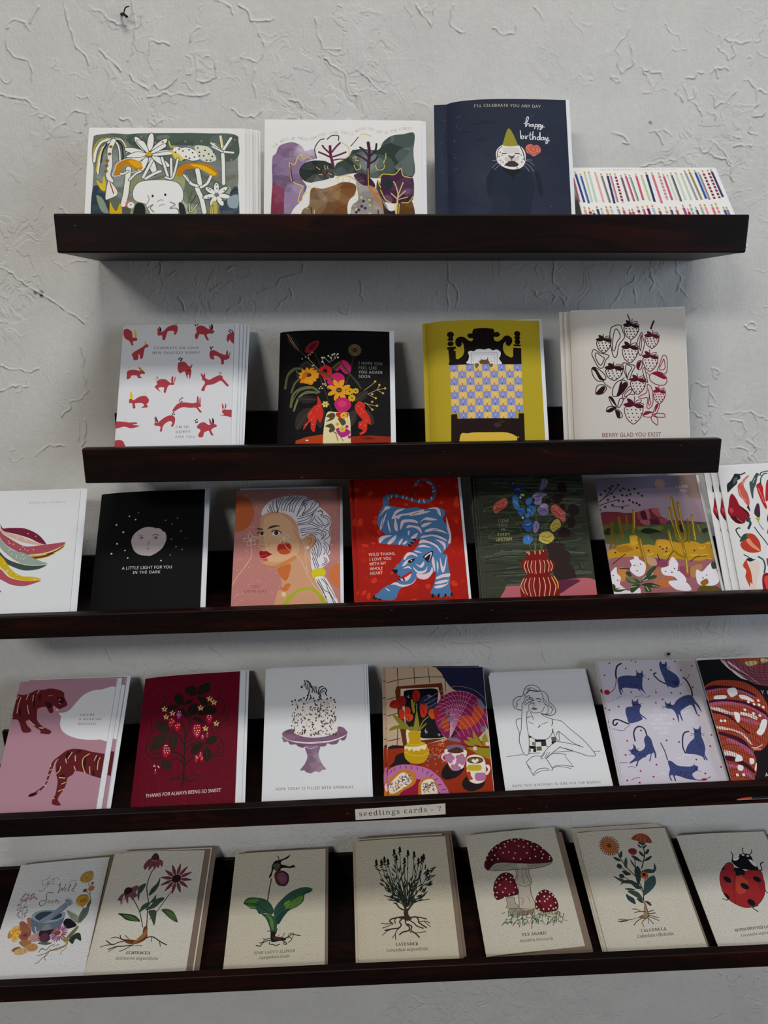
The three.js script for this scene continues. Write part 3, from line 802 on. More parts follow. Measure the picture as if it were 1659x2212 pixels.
  d.T('#4a4648',32,520,1009,"I'M SO",{w:112});
  d.T('#4a4648',32,522,1055,"HOPPY",{w:126});
  d.T('#4a4648',31,522,1100,"FOR YOU",{w:169,turn:0.017});
};
ART.bouquet = (d, H) => {
  d.ink = 1.23;
  d.F('#0e0d0e',[-67,-101,1085,-85,1052,1551,-27,1537]);
  d.L('#1c1a1b',3.5,[616,-18,613,1301]);
  d.L('#1c1a1b',3.5,[862,-5,870,1304]);
  d.L('#1c1a1b',3.4,[188,443,193,1295]);
  d.L('#1c1a1b',3.5,[2,37,1001,42]);
  d.L('#1c1a1b',3.4,[-1,281,997,290]);
  d.L('#1c1a1b',3.4,[4,511,993,516]);
  d.L('#1c1a1b',3.3,[2,771,1004,763]);
  d.L('#1c1a1b',3.3,[-1,997,1000,1006]);
  d.S('#3a342c',8.5,[185,203,283,303,365,446,479,795]);
  d.S('#3a342c',7.7,[315,214,381,357]);
  d.S('#3a342c',6.8,[672,263,652,361]);
  d.S('#b8a98a',4.3,[267,284,381,428,447,587]);
  d.leaf('#1d1a16',76,29,185,212,41,'#8a6a58',4.3);
  d.L('#9c7a68',4.3,[69,25,102,111]);
  d.L('#9c7a68',4.3,[101,57,135,157]);
  d.L('#9c7a68',4.3,[126,112,172,194]);
  d.L('#9c7a68',4.3,[93,84,148,175]);
  d.P('#7e1624',[234,212,257,150,314,110,355,106,359,133,339,178,291,227]);
  d.P('#4a0c16',[266,177,322,124,339,142,298,195]);
  d.flower('#2b241c',685,196,67,16,5.1,17,0,1);
  d.O('#8c7448',3.4,685,196,49,54);
  d.flower('#9c8350',685,196,65,18,2.1,19,0,1);
  d.E('#3a2f20',685,196,15,16);
  d.S('#cfc6b8',4.2,[413,349,397,304,388,277]);
  d.S('#cfc6b8',4.2,[462,323,421,287]);
  d.S('#cfc6b8',4.2,[470,314,478,269]);
  d.S('#cfc6b8',4.2,[486,305,510,270,530,239]);
  d.S('#cfc6b8',4.3,[510,288,498,256]);
  d.D('#d9cfc0',9.4,[390,275,393,315,447,258,469,274,482,247,500,238,530,239,533,272,409,276]);
  d.D('#c4a68a',6.8,[266,249,283,240,299,222,242,266,210,284,267,276]);
  d.P('#241f19',[187,355,243,302,300,347,317,392,227,373]);
  d.S('#6d5a48',4.2,[203,355,251,320,300,356]);
  d.D('#d0b48c',6.8,[304,356,316,379,300,383,312,352]);
  d.S('#54583a',22,[62,564,83,442,139,381,211,382]);
  d.S('#3c4028',8.4,[65,556,88,451,147,390]);
  d.S('#54583a',18,[119,609,149,522,213,461]);
  d.S('#5a5f3c',23,[117,747,135,635,206,575,302,567,367,612]);
  d.S('#5a5f3c',21,[145,786,183,670,255,610,351,620]);
  d.S('#9a9668',4.1,[128,704,190,601,286,576]);
  d.S('#9a9668',4.1,[149,765,207,645,319,616]);
  d.P('#2a231c',[156,425,179,390,196,443,173,478]);
  d.L('#c8a880',3.4,[155,398,184,434]);
  d.P('#b71a22',[373,375,421,349,470,376,478,438,430,499,381,446,357,410]);
  d.E('#2a0a0c',418,407,21,23);
  d.P('#b3205c',[543,359,534,324,567,298,615,312,652,370,639,423,607,436,567,404]);
  d.P('#a51f58',[502,394,551,360,535,404]);
  d.P('#3a2c1c',[478,376,534,310,567,315,510,394]);
  d.S('#8a7a3c',4.2,[486,376,551,320]);
  d.P('#b51f5c',[438,517,462,456,526,421,583,449,595,501,575,536,511,553,462,543]);
  d.S('#48432c',18,[511,535,462,464,414,429,349,410]);
  d.S('#3e3c2a',17,[559,324,623,414,703,512,739,573]);
  d.S('#35301e',13,[631,449,607,528]);
  d.P('#c47a12',[193,514,236,435,252,400,300,400,333,436,365,446,333,480,310,533,286,541,262,532,221,523]);
  d.flower('#d08a1a',273,449,93,12,17,24,0.3,0.8);
  d.E('#5a1c10',269,444,27,19);
  d.P('#b3621a',[220,435,260,409,253,462,213,496]);
  d.P('#cf8318',[462,552,511,553,551,501,575,510,575,562,623,546,599,589,591,624,607,667,559,641,527,675,503,666,511,614,447,648,479,596]);
  d.flower('#d4901c',544,593,109,8,20,25,0.35,1);
  d.E('#3b2a14',544,593,26,23);
  d.S('#d9b23a',3.3,[527,592,563,593]);
  d.flower('#c59a1e',639,603,35,9,10,5,0,1);
  d.flower('#c59a1e',692,599,30,8,8.4,5,0,1);
  d.flower('#c59a1e',659,668,37,9,10,5,0,1);
  d.D('#7a4a10',8.4,[639,603,692,599,659,668]);
  d.D('#d0b68c',6.7,[382,560,398,534,414,534,394,577,422,547,370,577]);
  d.P('#2a231d',[183,670,247,645,319,663,343,690,272,719,208,709]);
  d.S('#5c4438',3.3,[192,675,335,685]);
  d.P('#2f2a22',[686,694,719,617,799,600,782,661,734,699]);
  d.S('#6a4a44',3.3,[694,690,791,609]);
  d.S('#b9a868',5,[767,591,832,540,864,505]);
  d.S('#b9a868',5,[799,627,879,584,904,541]);
  d.S('#b9a868',5,[879,584,935,615]);
  d.S('#b9a868',5,[887,584,952,568]);
  d.S('#b9a868',5,[807,631,870,667]);
  d.S('#b9a868',5,[766,713,830,731,881,740]);
  d.S('#b9a868',5,[782,713,837,774]);
  d.D('#c8963a',11,[866,503,904,536,954,568,935,615,870,665,838,701,881,738,839,776,839,627]);
  d.P('#2e2924',[168,969,163,859,217,783,296,762,320,776,273,861,227,936]);
  d.S('#55463c',4.1,[176,953,249,835,304,775]);
  d.P('#2e2924',[385,956,345,904,376,811,416,777,424,863]);
  d.P('#332c27',[734,764,797,782,844,843,851,911,812,919,765,842]);
  d.P('#332c27',[630,942,622,848,646,797,694,789,701,858,669,925]);
  d.S('#5c4440',3.3,[638,934,686,806]);
  d.P('#c22a1c',[351,655,375,681,400,777,404,828,381,905,353,870,330,989,298,963,290,895,235,970,239,928,274,878,269,826,320,750,352,724]);
  d.P('#c22a1c',[702,712,734,699,774,730,773,773,813,842,824,919,796,910,787,978,740,1019,724,1002,756,977,717,952,717,901,749,876,710,824,682,763]);
  d.D('#e08a7a',4.9,[281,826,297,810,273,852,305,878,314,921,258,920,321,853,368,750,352,776,718,747,742,773,757,799,733,816,772,927,733,918,756,994,788,885]);
  d.P('#d6c99c',[405,1074,409,981,424,863,448,803,511,804,614,805,634,831,646,925,649,1077,656,1301,395,1298]);
  d.P('#4a452c',[432,846,479,812,511,830,495,872,432,897,464,863]);
  d.P('#4a452c',[424,939,480,914,511,966,472,999,456,982,464,957]);
  d.P('#4a452c',[535,864,582,865,606,908,575,933,551,898]);
  d.S('#3a3624',4.9,[480,974,519,1016,535,1076]);
  d.S('#3a3624',4.1,[504,991,551,1025,582,1076]);
  d.P('#b52416',[519,813,567,805,622,814,622,848,575,869,527,847]);
  d.flower('#d0a83a',586,837,33,8,9.9,6.6,0,1);
  d.P('#a5227a',[519,966,567,950,622,967,645,993,622,1026,567,1042,535,1008]);
  d.flower('#cfae3a',574,967,31,9,8.2,4.9,0,1);
  d.D('#b8a02c',16,[531,919]);
  d.D('#a5227a',15,[614,942,637,1039]);
  d.S('#c8b23a',6.6,[614,857,626,916]);
  d.flower('#c9be62',423,730,33,6,9.9,5,0,1);
  d.F('#a83a12',[166,1070,260,1038,405,1015,407,1298,146,1295]);
  d.F('#8a2410',[649,1035,826,1021,1000,1031,1010,1306,656,1301]);
  d.P('#5c1a0c',[732,1045,811,1037,858,1051,787,1062]);
  d.E('#d8d0c4',266,1070,14,6.7);
  d.P('#b3205c',[503,726,527,675,583,665,631,685,653,737,622,788,575,805,527,787]);
  d.P('#c8356c',[535,710,575,693,614,719,591,753,551,753]);
  d.T('#8d8a86',38,717,337,"I HOPE YOU",{w:218,turn:0.014});
  d.T('#8d8a86',38,716,384,"FEEL LIKE",{w:170});
  d.T('#b5b2ae',38,718,426,"YOU AGAIN",{w:215});
  d.T('#b5b2ae',38,718,470,"SOON",{w:106});
};
ART.bed = (d, H) => {
  d.ink = 1.271;
  d.F('#a79425',[-86,-136,1154,-99,1043,1766,-142,1739]);
  for(let i=0;i<260;i++)d.E(i%2?'#b5a02c':'#9a8a20',rnd()*1000,rnd()*H,rr(1,2.5),rr(4,14));
  d.F('#140c0b',[411,83,584,82,579,138,400,142]);
  d.E('#140c0b',200,131,31,27);
  d.F('#140c0b',[182,153,221,155,219,190,181,189]);
  d.F('#140c0b',[171,169,224,171,220,187,177,186]);
  d.E('#140c0b',198,217,27,23);
  d.F('#140c0b',[168,248,243,245,242,268,167,272]);
  d.F('#140c0b',[178,266,225,267,224,298,177,297]);
  d.F('#140c0b',[178,290,240,285,241,415,185,424]);
  d.E('#140c0b',799,128,28,25);
  d.F('#140c0b',[779,148,819,149,816,190,777,188]);
  d.F('#140c0b',[767,158,827,159,821,173,771,172]);
  d.E('#140c0b',797,205,25,25);
  d.F('#140c0b',[758,229,828,231,820,247,763,245]);
  d.F('#140c0b',[756,261,828,263,824,413,748,413]);
  d.P('#140c0b',[349,145,367,127,409,133,408,169,365,169]);
  d.P('#140c0b',[579,138,615,112,643,135,621,159,583,156]);
  d.P('#140c0b',[411,88,582,88,586,183,619,202,654,185,681,154,715,146,748,174,746,214,719,245,694,231,691,204,668,230,666,284,689,329,730,348,764,345,761,420,219,423,213,360,256,362,299,336,318,283,308,220,295,211,299,238,268,250,244,227,245,182,280,156,323,162,364,195,398,187]);
  d.P('#a79425',[246,290,277,255,308,220,314,265,290,336,255,366,244,334]);
  d.P('#a79425',[668,248,701,267,748,241,748,340,722,348,681,311]);
  d.P('#e6e4e6',[351,409,350,373,358,338,350,302,377,289,402,294,429,277,463,274,496,279,539,269,573,286,607,278,640,301,638,337,624,363,636,385,626,416]);
  d.L('#8a8a98',4.3,[376,409,376,311,610,309,605,416]);
  d.L('#a0a0ac',3.5,[398,410,393,328,588,322,585,415]);
  d.P('#6b4c2a',[457,412,449,385,463,376,455,351,471,372,514,371,523,349,528,378,535,414]);
  d.D('#1a120c',3.5,[479,393,508,392]);
  d.L('#3a2a1a',1.7,[432,386,466,394]);
  d.L('#3a2a1a',1.7,[572,386,529,394]);
  {const P0=[186,417],P1=[822,415],P2=[184,918],P3=[824,909];for(let r=0;r<8;r++)for(let c=0;c<9;c++){const q=(a,b)=>{const u=a/9,v=b/8;return [P0[0]+(P1[0]-P0[0])*u+(P2[0]-P0[0])*v,P0[1]+(P1[1]-P0[1])*u+(P2[1]-P0[1])*v];};if(r==7&&(c==0||c==8))continue;d.F((r+c)%2?'#d9b765':'#8087bd',[...q(c,r),...q(c+1,r),...q(c+1,r+1),...q(c,r+1)]);for(const k of [.3,.75]){const m=q(c+.48,r+k);d.L(k<.5?'#e8e2ea':'#4a1a22',5,[m[0],m[1],m[0]+1,m[1]+14]);}}}
  d.P('#6b5638',[410,410,440,409,435,438,417,453,409,437]);
  d.P('#6b5638',[533,414,567,411,561,437,542,442]);
  d.F('#1d1110',[182,870,232,867,236,911,773,912,776,868,823,865,817,1341,169,1325]);
  d.P('#c9a93c',[249,1088,330,1043,505,1039,671,1043,764,1088,751,1109,714,1508,245,1497]);
  d.E('#3c2a22',583,972,33,21);
  d.E('#32221c',622,942,25,12);
};
ART.strawberries = (d, H) => {
  d.ink = 1.23;
  d.C('#2a0f18',6.8,[460,154,453,182,468,231,497,258,518,263,557,230,579,187,574,157,518,140]);
  d.D('#2a0f18',5.8,[471,170,501,172,531,173,561,174,477,195,508,196,538,197,568,198,482,218,514,220,545,221,498,241,528,242]);
  d.P('#2a0f18',[518,143,483,126,448,138,481,154]);
  d.C('#2a0f18',5.8,[518,143,483,126,448,138,481,154]);
  d.C('#2a0f18',5.8,[518,143,552,155,587,140,551,128]);
  d.P('#2a0f18',[518,143,505,111,475,101,486,131]);
  d.C('#2a0f18',5.8,[518,143,505,111,475,101,486,131]);
  d.C('#2a0f18',5.8,[518,143,551,139,572,112,537,115]);
  d.P('#2a0f18',[518,143,549,163,586,156,555,137]);
  d.C('#2a0f18',5.8,[518,143,549,163,586,156,555,137]);
  d.S('#2a0f18',6.8,[518,143,528,89]);
  d.C('#4e1226',6.8,[643,248,636,272,651,315,679,339,700,344,736,315,757,276,752,250,699,234]);
  d.D('#4e1226',5.8,[654,262,683,263,712,264,741,265,660,283,690,284,719,285,748,286,664,305,696,306,726,307,680,325,709,326]);
  d.P('#4e1226',[699,237,665,221,632,233,664,247]);
  d.C('#4e1226',5.8,[699,237,665,221,632,233,664,247]);
  d.C('#4e1226',5.8,[699,237,732,248,765,234,731,222]);
  d.P('#4e1226',[699,237,686,208,657,200,669,227]);
  d.C('#4e1226',5.8,[699,237,686,208,657,200,669,227]);
  d.C('#4e1226',5.8,[699,237,730,234,750,210,718,212]);
  d.P('#4e1226',[699,237,729,256,764,249,734,230]);
  d.C('#4e1226',5.8,[699,237,729,256,764,249,734,230]);
  d.S('#4e1226',6.8,[699,237,708,189]);
  d.C('#2a0f18',6.8,[218,271,212,297,227,342,255,367,275,372,312,341,333,301,328,273,274,257]);
  d.D('#2a0f18',5.8,[229,286,259,287,288,288,317,289,236,309,265,310,295,311,324,312,240,331,271,332,301,333,256,352,285,353]);
  d.P('#2a0f18',[274,260,241,245,207,256,240,271]);
  d.C('#2a0f18',5.8,[274,260,241,245,207,256,240,271]);
  d.C('#2a0f18',5.8,[274,260,308,271,341,257,307,245]);
  d.P('#2a0f18',[274,260,263,231,233,221,245,250]);
  d.C('#2a0f18',5.8,[274,260,263,231,233,221,245,250]);
  d.C('#2a0f18',5.8,[274,260,307,257,326,231,294,234]);
  d.P('#2a0f18',[274,260,305,279,340,273,310,254]);
  d.C('#2a0f18',5.8,[274,260,305,279,340,273,310,254]);
  d.S('#2a0f18',6.8,[274,260,269,210]);
  d.C('#2a0f18',6.8,[438,345,430,375,446,429,478,459,501,465,541,429,566,380,560,347,500,329]);
  d.D('#2a0f18',5.8,[449,363,482,364,514,365,547,367,455,389,489,391,521,392,554,393,462,417,496,418,530,419,479,441,511,442]);
  d.P('#2a0f18',[500,332,463,314,425,326,461,344]);
  d.C('#2a0f18',5.8,[500,332,463,314,425,326,461,344]);
  d.C('#2a0f18',5.8,[500,332,537,344,575,328,537,315]);
  d.P('#2a0f18',[500,332,487,297,454,284,466,319]);
  d.C('#2a0f18',5.8,[500,332,487,297,454,284,466,319]);
  d.C('#2a0f18',5.8,[500,332,536,327,558,297,522,301]);
  d.P('#2a0f18',[500,332,533,353,574,347,540,325]);
  d.C('#2a0f18',5.8,[500,332,533,353,574,347,540,325]);
  d.S('#2a0f18',6.8,[500,332,510,272]);
  d.C('#4e1226',6.8,[616,428,608,457,625,508,654,538,677,542,716,508,739,462,734,431,676,413]);
  d.D('#4e1226',5.8,[627,445,658,446,690,448,721,449,634,471,665,472,697,473,728,474,640,496,673,497,705,499,655,519,687,520]);
  d.P('#4e1226',[676,416,641,399,603,410,639,427]);
  d.C('#4e1226',5.8,[676,416,641,399,603,410,639,427]);
  d.C('#4e1226',5.8,[676,416,713,428,748,412,711,400]);
  d.P('#4e1226',[676,416,664,383,631,372,644,403]);
  d.C('#4e1226',5.8,[676,416,664,383,631,372,644,403]);
  d.C('#4e1226',5.8,[676,416,711,411,732,383,697,387]);
  d.P('#4e1226',[676,416,708,437,748,430,714,409]);
  d.C('#4e1226',5.8,[676,416,708,437,748,430,714,409]);
  d.S('#4e1226',6.8,[676,416,671,358]);
  d.C('#2a0f18',6.8,[288,516,280,540,298,584,332,608,356,613,400,585,425,546,419,519,354,503]);
  d.D('#2a0f18',5.8,[301,530,336,532,371,533,406,534,308,552,342,553,377,555,412,556,314,574,351,575,387,576,333,594,368,595]);
  d.P('#2a0f18',[354,506,315,487,274,501,313,519]);
  d.C('#2a0f18',5.8,[354,506,315,487,274,501,313,519]);
  d.C('#2a0f18',5.8,[354,506,394,520,434,503,394,489]);
  d.P('#2a0f18',[354,506,339,474,304,468,320,499]);
  d.C('#2a0f18',5.8,[354,506,339,474,304,468,320,499]);
  d.C('#2a0f18',5.8,[354,506,391,507,417,479,379,478]);
  d.P('#2a0f18',[354,506,391,528,433,519,396,497]);
  d.C('#2a0f18',5.8,[354,506,391,528,433,519,396,497]);
  d.S('#2a0f18',6.8,[354,506,349,457]);
  d.C('#4e1226',6.8,[498,628,490,655,506,704,536,732,558,737,598,705,621,660,615,629,558,613]);
  d.D('#4e1226',5.8,[509,644,540,645,572,646,603,647,515,668,547,670,579,671,610,672,521,693,554,694,586,695,537,715,569,716]);
  d.P('#4e1226',[558,616,522,599,485,611,520,627]);
  d.C('#4e1226',5.8,[558,616,522,599,485,611,520,627]);
  d.C('#4e1226',5.8,[558,616,594,628,630,612,592,599]);
  d.P('#4e1226',[558,616,545,584,513,573,525,604]);
  d.C('#4e1226',5.8,[558,616,545,584,513,573,525,604]);
  d.C('#4e1226',5.8,[558,616,592,612,613,585,578,587]);
  d.P('#4e1226',[558,616,590,636,629,630,596,608]);
  d.C('#4e1226',5.8,[558,616,590,636,629,630,596,608]);
  d.S('#4e1226',6.8,[558,616,552,560]);
  d.C('#7a1434',6.8,[699,730,693,754,705,797,729,820,746,825,777,796,795,757,791,731,746,717]);
  d.D('#7a1434',5.8,[708,745,732,745,756,746,781,747,715,765,739,766,763,767,787,768,717,787,743,788,768,789,729,806,754,806]);
  d.P('#7a1434',[746,720,718,706,690,716,716,728]);
  d.C('#7a1434',5.8,[746,720,718,706,690,716,716,728]);
  d.C('#7a1434',5.8,[746,720,774,729,801,716,773,707]);
  d.P('#7a1434',[746,720,736,693,711,683,720,708]);
  d.C('#7a1434',5.8,[746,720,736,693,711,683,720,708]);
  d.C('#7a1434',5.8,[746,720,773,715,790,692,761,696]);
  d.P('#7a1434',[746,720,770,736,801,731,775,715]);
  d.C('#7a1434',5.8,[746,720,770,736,801,731,775,715]);
  d.S('#7a1434',6.8,[746,720,740,672]);
  d.C('#4e1226',6.8,[439,848,429,885,449,949,486,987,513,993,562,949,590,891,583,851,512,829]);
  d.D('#4e1226',5.8,[452,870,491,871,529,873,568,874,459,902,498,904,535,905,574,907,467,935,508,936,548,938,487,964,525,965]);
  d.P('#4e1226',[512,832,469,811,424,826,467,846]);
  d.C('#4e1226',5.8,[512,832,469,811,424,826,467,846]);
  d.C('#4e1226',5.8,[512,832,556,847,600,828,555,813]);
  d.P('#4e1226',[512,832,497,792,458,776,472,816]);
  d.C('#4e1226',5.8,[512,832,497,792,458,776,472,816]);
  d.C('#4e1226',5.8,[512,832,555,826,581,791,537,796]);
  d.P('#4e1226',[512,832,552,858,599,850,559,824]);
  d.C('#4e1226',5.8,[512,832,552,858,599,850,559,824]);
  d.S('#4e1226',6.8,[512,832,523,760]);
  d.C('#2a0f18',6.8,[352,151,421,139,438,184,455,243,404,309,380,405,351,404,331,306,330,199]);
  d.C('#2a0f18',6.8,[380,172,404,192,416,241,385,289,363,356,344,336,359,220]);
  d.C('#2a0f18',6.8,[188,340,236,371,312,398,281,440,259,498,220,496,185,427,167,378]);
  d.C('#2a0f18',6.8,[206,370,254,405,272,421,241,478,213,448,195,398]);
  d.C('#4e1226',6.8,[607,205,615,249,627,307,594,403,571,373,565,286]);
  d.C('#4e1226',6.8,[602,229,604,287,591,364,583,315]);
  d.C('#2a0f18',6.8,[436,465,503,482,536,498,510,546,478,613,451,573,434,504]);
  d.C('#2a0f18',6.8,[464,481,507,507,480,554,464,593,453,515]);
  d.C('#7a1434',6.8,[798,406,824,431,822,528,801,566,733,554,756,487,778,429]);
  d.C('#7a1434',6.8,[797,440,803,518,763,536,755,516,781,468]);
  d.C('#4e1226',6.8,[485,671,513,711,521,741,473,739,432,776,414,746,445,709]);
  d.C('#4e1226',6.8,[484,695,493,720,443,757,434,742]);
  d.C('#7a1434',6.8,[641,658,679,698,683,815,652,862,628,851,636,774,578,777,559,761,629,725]);
  d.C('#7a1434',6.8,[649,697,656,775,663,823,644,832,652,755]);
  d.C('#4e1226',6.8,[619,511,631,560,642,638,624,618,603,540]);
  d.C('#2a0f18',6.8,[162,504,191,495,248,536,280,586,254,614,206,612,169,562]);
  d.C('#2a0f18',6.8,[190,524,227,565,245,604]);
  d.C('#2a0f18',6.8,[187,709,204,656,253,648,281,678,250,721,201,729]);
  d.C('#2a0f18',6.8,[331,743,339,676,380,624,439,616,467,651,435,698,375,750]);
  d.C('#4e1226',6.8,[551,499,562,460,592,447,602,481,589,520,564,527]);
  d.C('#7a1434',6.8,[664,581,704,553,763,555,810,596,812,644,777,667,710,655,667,620]);
  d.C('#2a0f18',6.8,[297,761,326,762,361,841,332,840]);
  d.C('#2a0f18',6.8,[393,775,422,785,390,842,371,842]);
  d.C('#2a0f18',6.8,[272,877,293,839,356,846,311,883]);
  d.C('#2a0f18',6.8,[351,860,398,891,406,930,367,934]);
  d.C('#7a1434',6.8,[712,835,741,841,708,913,679,911]);
  d.C('#7a1434',6.8,[591,928,622,890,675,902,658,940]);
  d.C('#7a1434',6.8,[669,930,716,952,714,1010,667,969]);
  d.C('#7a1434',6.8,[699,912,776,915,780,944,707,937]);
  d.P('#2a0f18',[162,504,191,495,246,585,274,605,226,603,190,534]);
  d.P('#2a0f18',[187,718,243,662,271,673,240,725,201,729]);
  d.P('#2a0f18',[365,744,397,678,438,631,462,651,435,708,385,750]);
  d.P('#2a0f18',[388,677,399,639,419,625,407,688,375,735]);
  d.P('#4e1226',[554,479,592,452,580,500,564,527]);
  d.P('#7a1434',[684,562,753,555,809,601,789,614,722,583]);
  d.P('#2a0f18',[301,761,326,762,361,841]);
  d.P('#2a0f18',[272,877,312,849,356,846,311,883]);
  d.P('#2a0f18',[355,870,388,891,386,935,358,919]);
  d.P('#7a1434',[591,926,621,895,670,901]);
  d.P('#7a1434',[711,840,731,841,694,902]);
  d.S('#2a0f18',5.8,[254,614,272,644,320,680]);
  d.S('#2a0f18',5.8,[400,619,440,592]);
  d.S('#7a1434',5.8,[664,581,641,551]);
  d.S('#4a1126',9.7,[488,50,501,84,509,109]);
  d.S('#4a1126',16,[719,111,702,145,692,174]);
  d.T('#5c1a30',49,224,1100,"BERRY GLAD YOU EXIST",{w:520,turn:0.019});
};
ART.bananas = (d, H) => {
  d.ink = 1.23;
  d.T('#a9a49a',29,542,132,"BUNCHA THANKS",{w:331,turn:-0.010});
  d.P('#6c1f34',[301,322,327,363,382,362,492,366,549,379,622,414,682,460,733,524,717,530,660,510,587,471,501,439,415,414,352,397,313,366]);
  d.P('#c2a394',[306,359,344,393,416,421,502,446,588,486,660,514,710,530,676,536,592,522,508,501,414,458,355,426,309,388]);
  d.P('#9c4a54',[286,365,334,418,401,464,475,510,540,542,615,545,717,534,819,523,900,515,896,540,845,575,759,607,671,618,604,627,556,621,463,582,389,536,335,484,301,432]);
  d.P('#6b3414',[598,637,673,633,760,615,845,582,903,537,879,576,815,624,744,657,663,668]);
  d.S('#dcc25a',5.6,[597,626,699,619,792,594,877,554,902,533]);
  d.S('#dcc25a',7,[606,643,687,637,747,625]);
  d.S('#e8d06a',8.4,[670,668,750,654,809,627]);
  d.S('#dcd25a',8.4,[815,617,860,593,879,576]);
  d.P('#8c9a92',[264,408,311,461,374,528,449,582,540,606,627,653,706,691,756,707,751,728,656,732,567,722,473,675,384,608,306,533,276,510]);
  d.P('#3c4648',[282,554,327,591,389,651,461,689,567,722,656,732,757,725,713,755,647,771,552,770,467,739,395,701,334,649,287,597]);
  d.S('#d8cf9a',4.9,[306,533,369,600,431,660,489,694,567,718,670,729,757,722]);
  d.P('#c2a51c',[289,611,339,628,386,679,434,745,494,797,559,827,640,834,714,854,705,871,631,872,549,865,465,838,390,771,329,713]);
  d.P('#a44c56',[304,733,362,763,431,829,522,861,604,871,719,872,687,888,609,913,542,917,459,900,388,863,315,818]);
  d.S('#e2ca4a',4.9,[329,713,391,779,451,830,535,860,631,872,711,864]);
  d.D('#efe2d2',5,[561,423,634,450,481,448,535,469,462,459,551,484,394,492,442,520,403,511,526,548,506,573,549,571,626,579,573,585,407,576,432,613,478,629,535,628,480,647,519,659,558,650,547,664,376,699,407,769,420,769,411,781,443,793,500,818,642,851,663,858,672,861]);
  d.P('#6a6a70',[327,916,356,938,380,963,360,969,331,951]);
  d.P('#7a3440',[332,955,380,963,334,972]);
};
ART.moon = (d, H) => {
  d.ink = 1.066;
  d.F('#0e0f10',[-252,-218,1186,-131,1245,1713,-43,1634]);
  d.P('#b5a7a8',[332,517,351,457,402,408,464,384,536,392,556,405,564,397,600,411,622,435,642,444,656,484,656,536,629,603,585,647,533,678,494,680,423,667,373,630,345,577]);
  d.S('#6a5a5c',5,[392,470,415,463,435,471]);
  d.S('#4a3a3c',5.8,[530,475,549,465,587,473]);
  d.C('#5a4a4c',4.1,[403,491,422,481,441,494,424,505]);
  d.C('#5a4a4c',4.1,[537,496,558,487,576,500,560,510]);
  d.E('#4a3c3e',429,492,7.1,7.8);
  d.E('#4a3c3e',563,499,7.1,7.8);
  d.S('#6a5558',4.9,[496,531,497,561,490,579]);
  d.S('#6a5558',4.9,[477,609,492,603,508,610]);
  d.S('#6a5558',3.3,[489,619,498,625]);
  d.D('#d9d6d4',9.2,[178,344,250,425,201,541,157,639]);
  d.D('#d9d6d4',7.6,[356,300,313,693,294,262,281,615,622,734]);
  d.D('#77757a',7.6,[378,230,640,321,704,363,751,301,790,440,705,520,752,599,810,630,704,681]);
  d.D('#55545a',5.8,[837,516,707,365]);
  d.T('#e2dedb',40,268,807,"A LITTLE LIGHT FOR YOU",{w:460,turn:0.019});
  d.T('#e2dedb',40,370,855,"IN THE DARK",{w:253,turn:0.021});
};
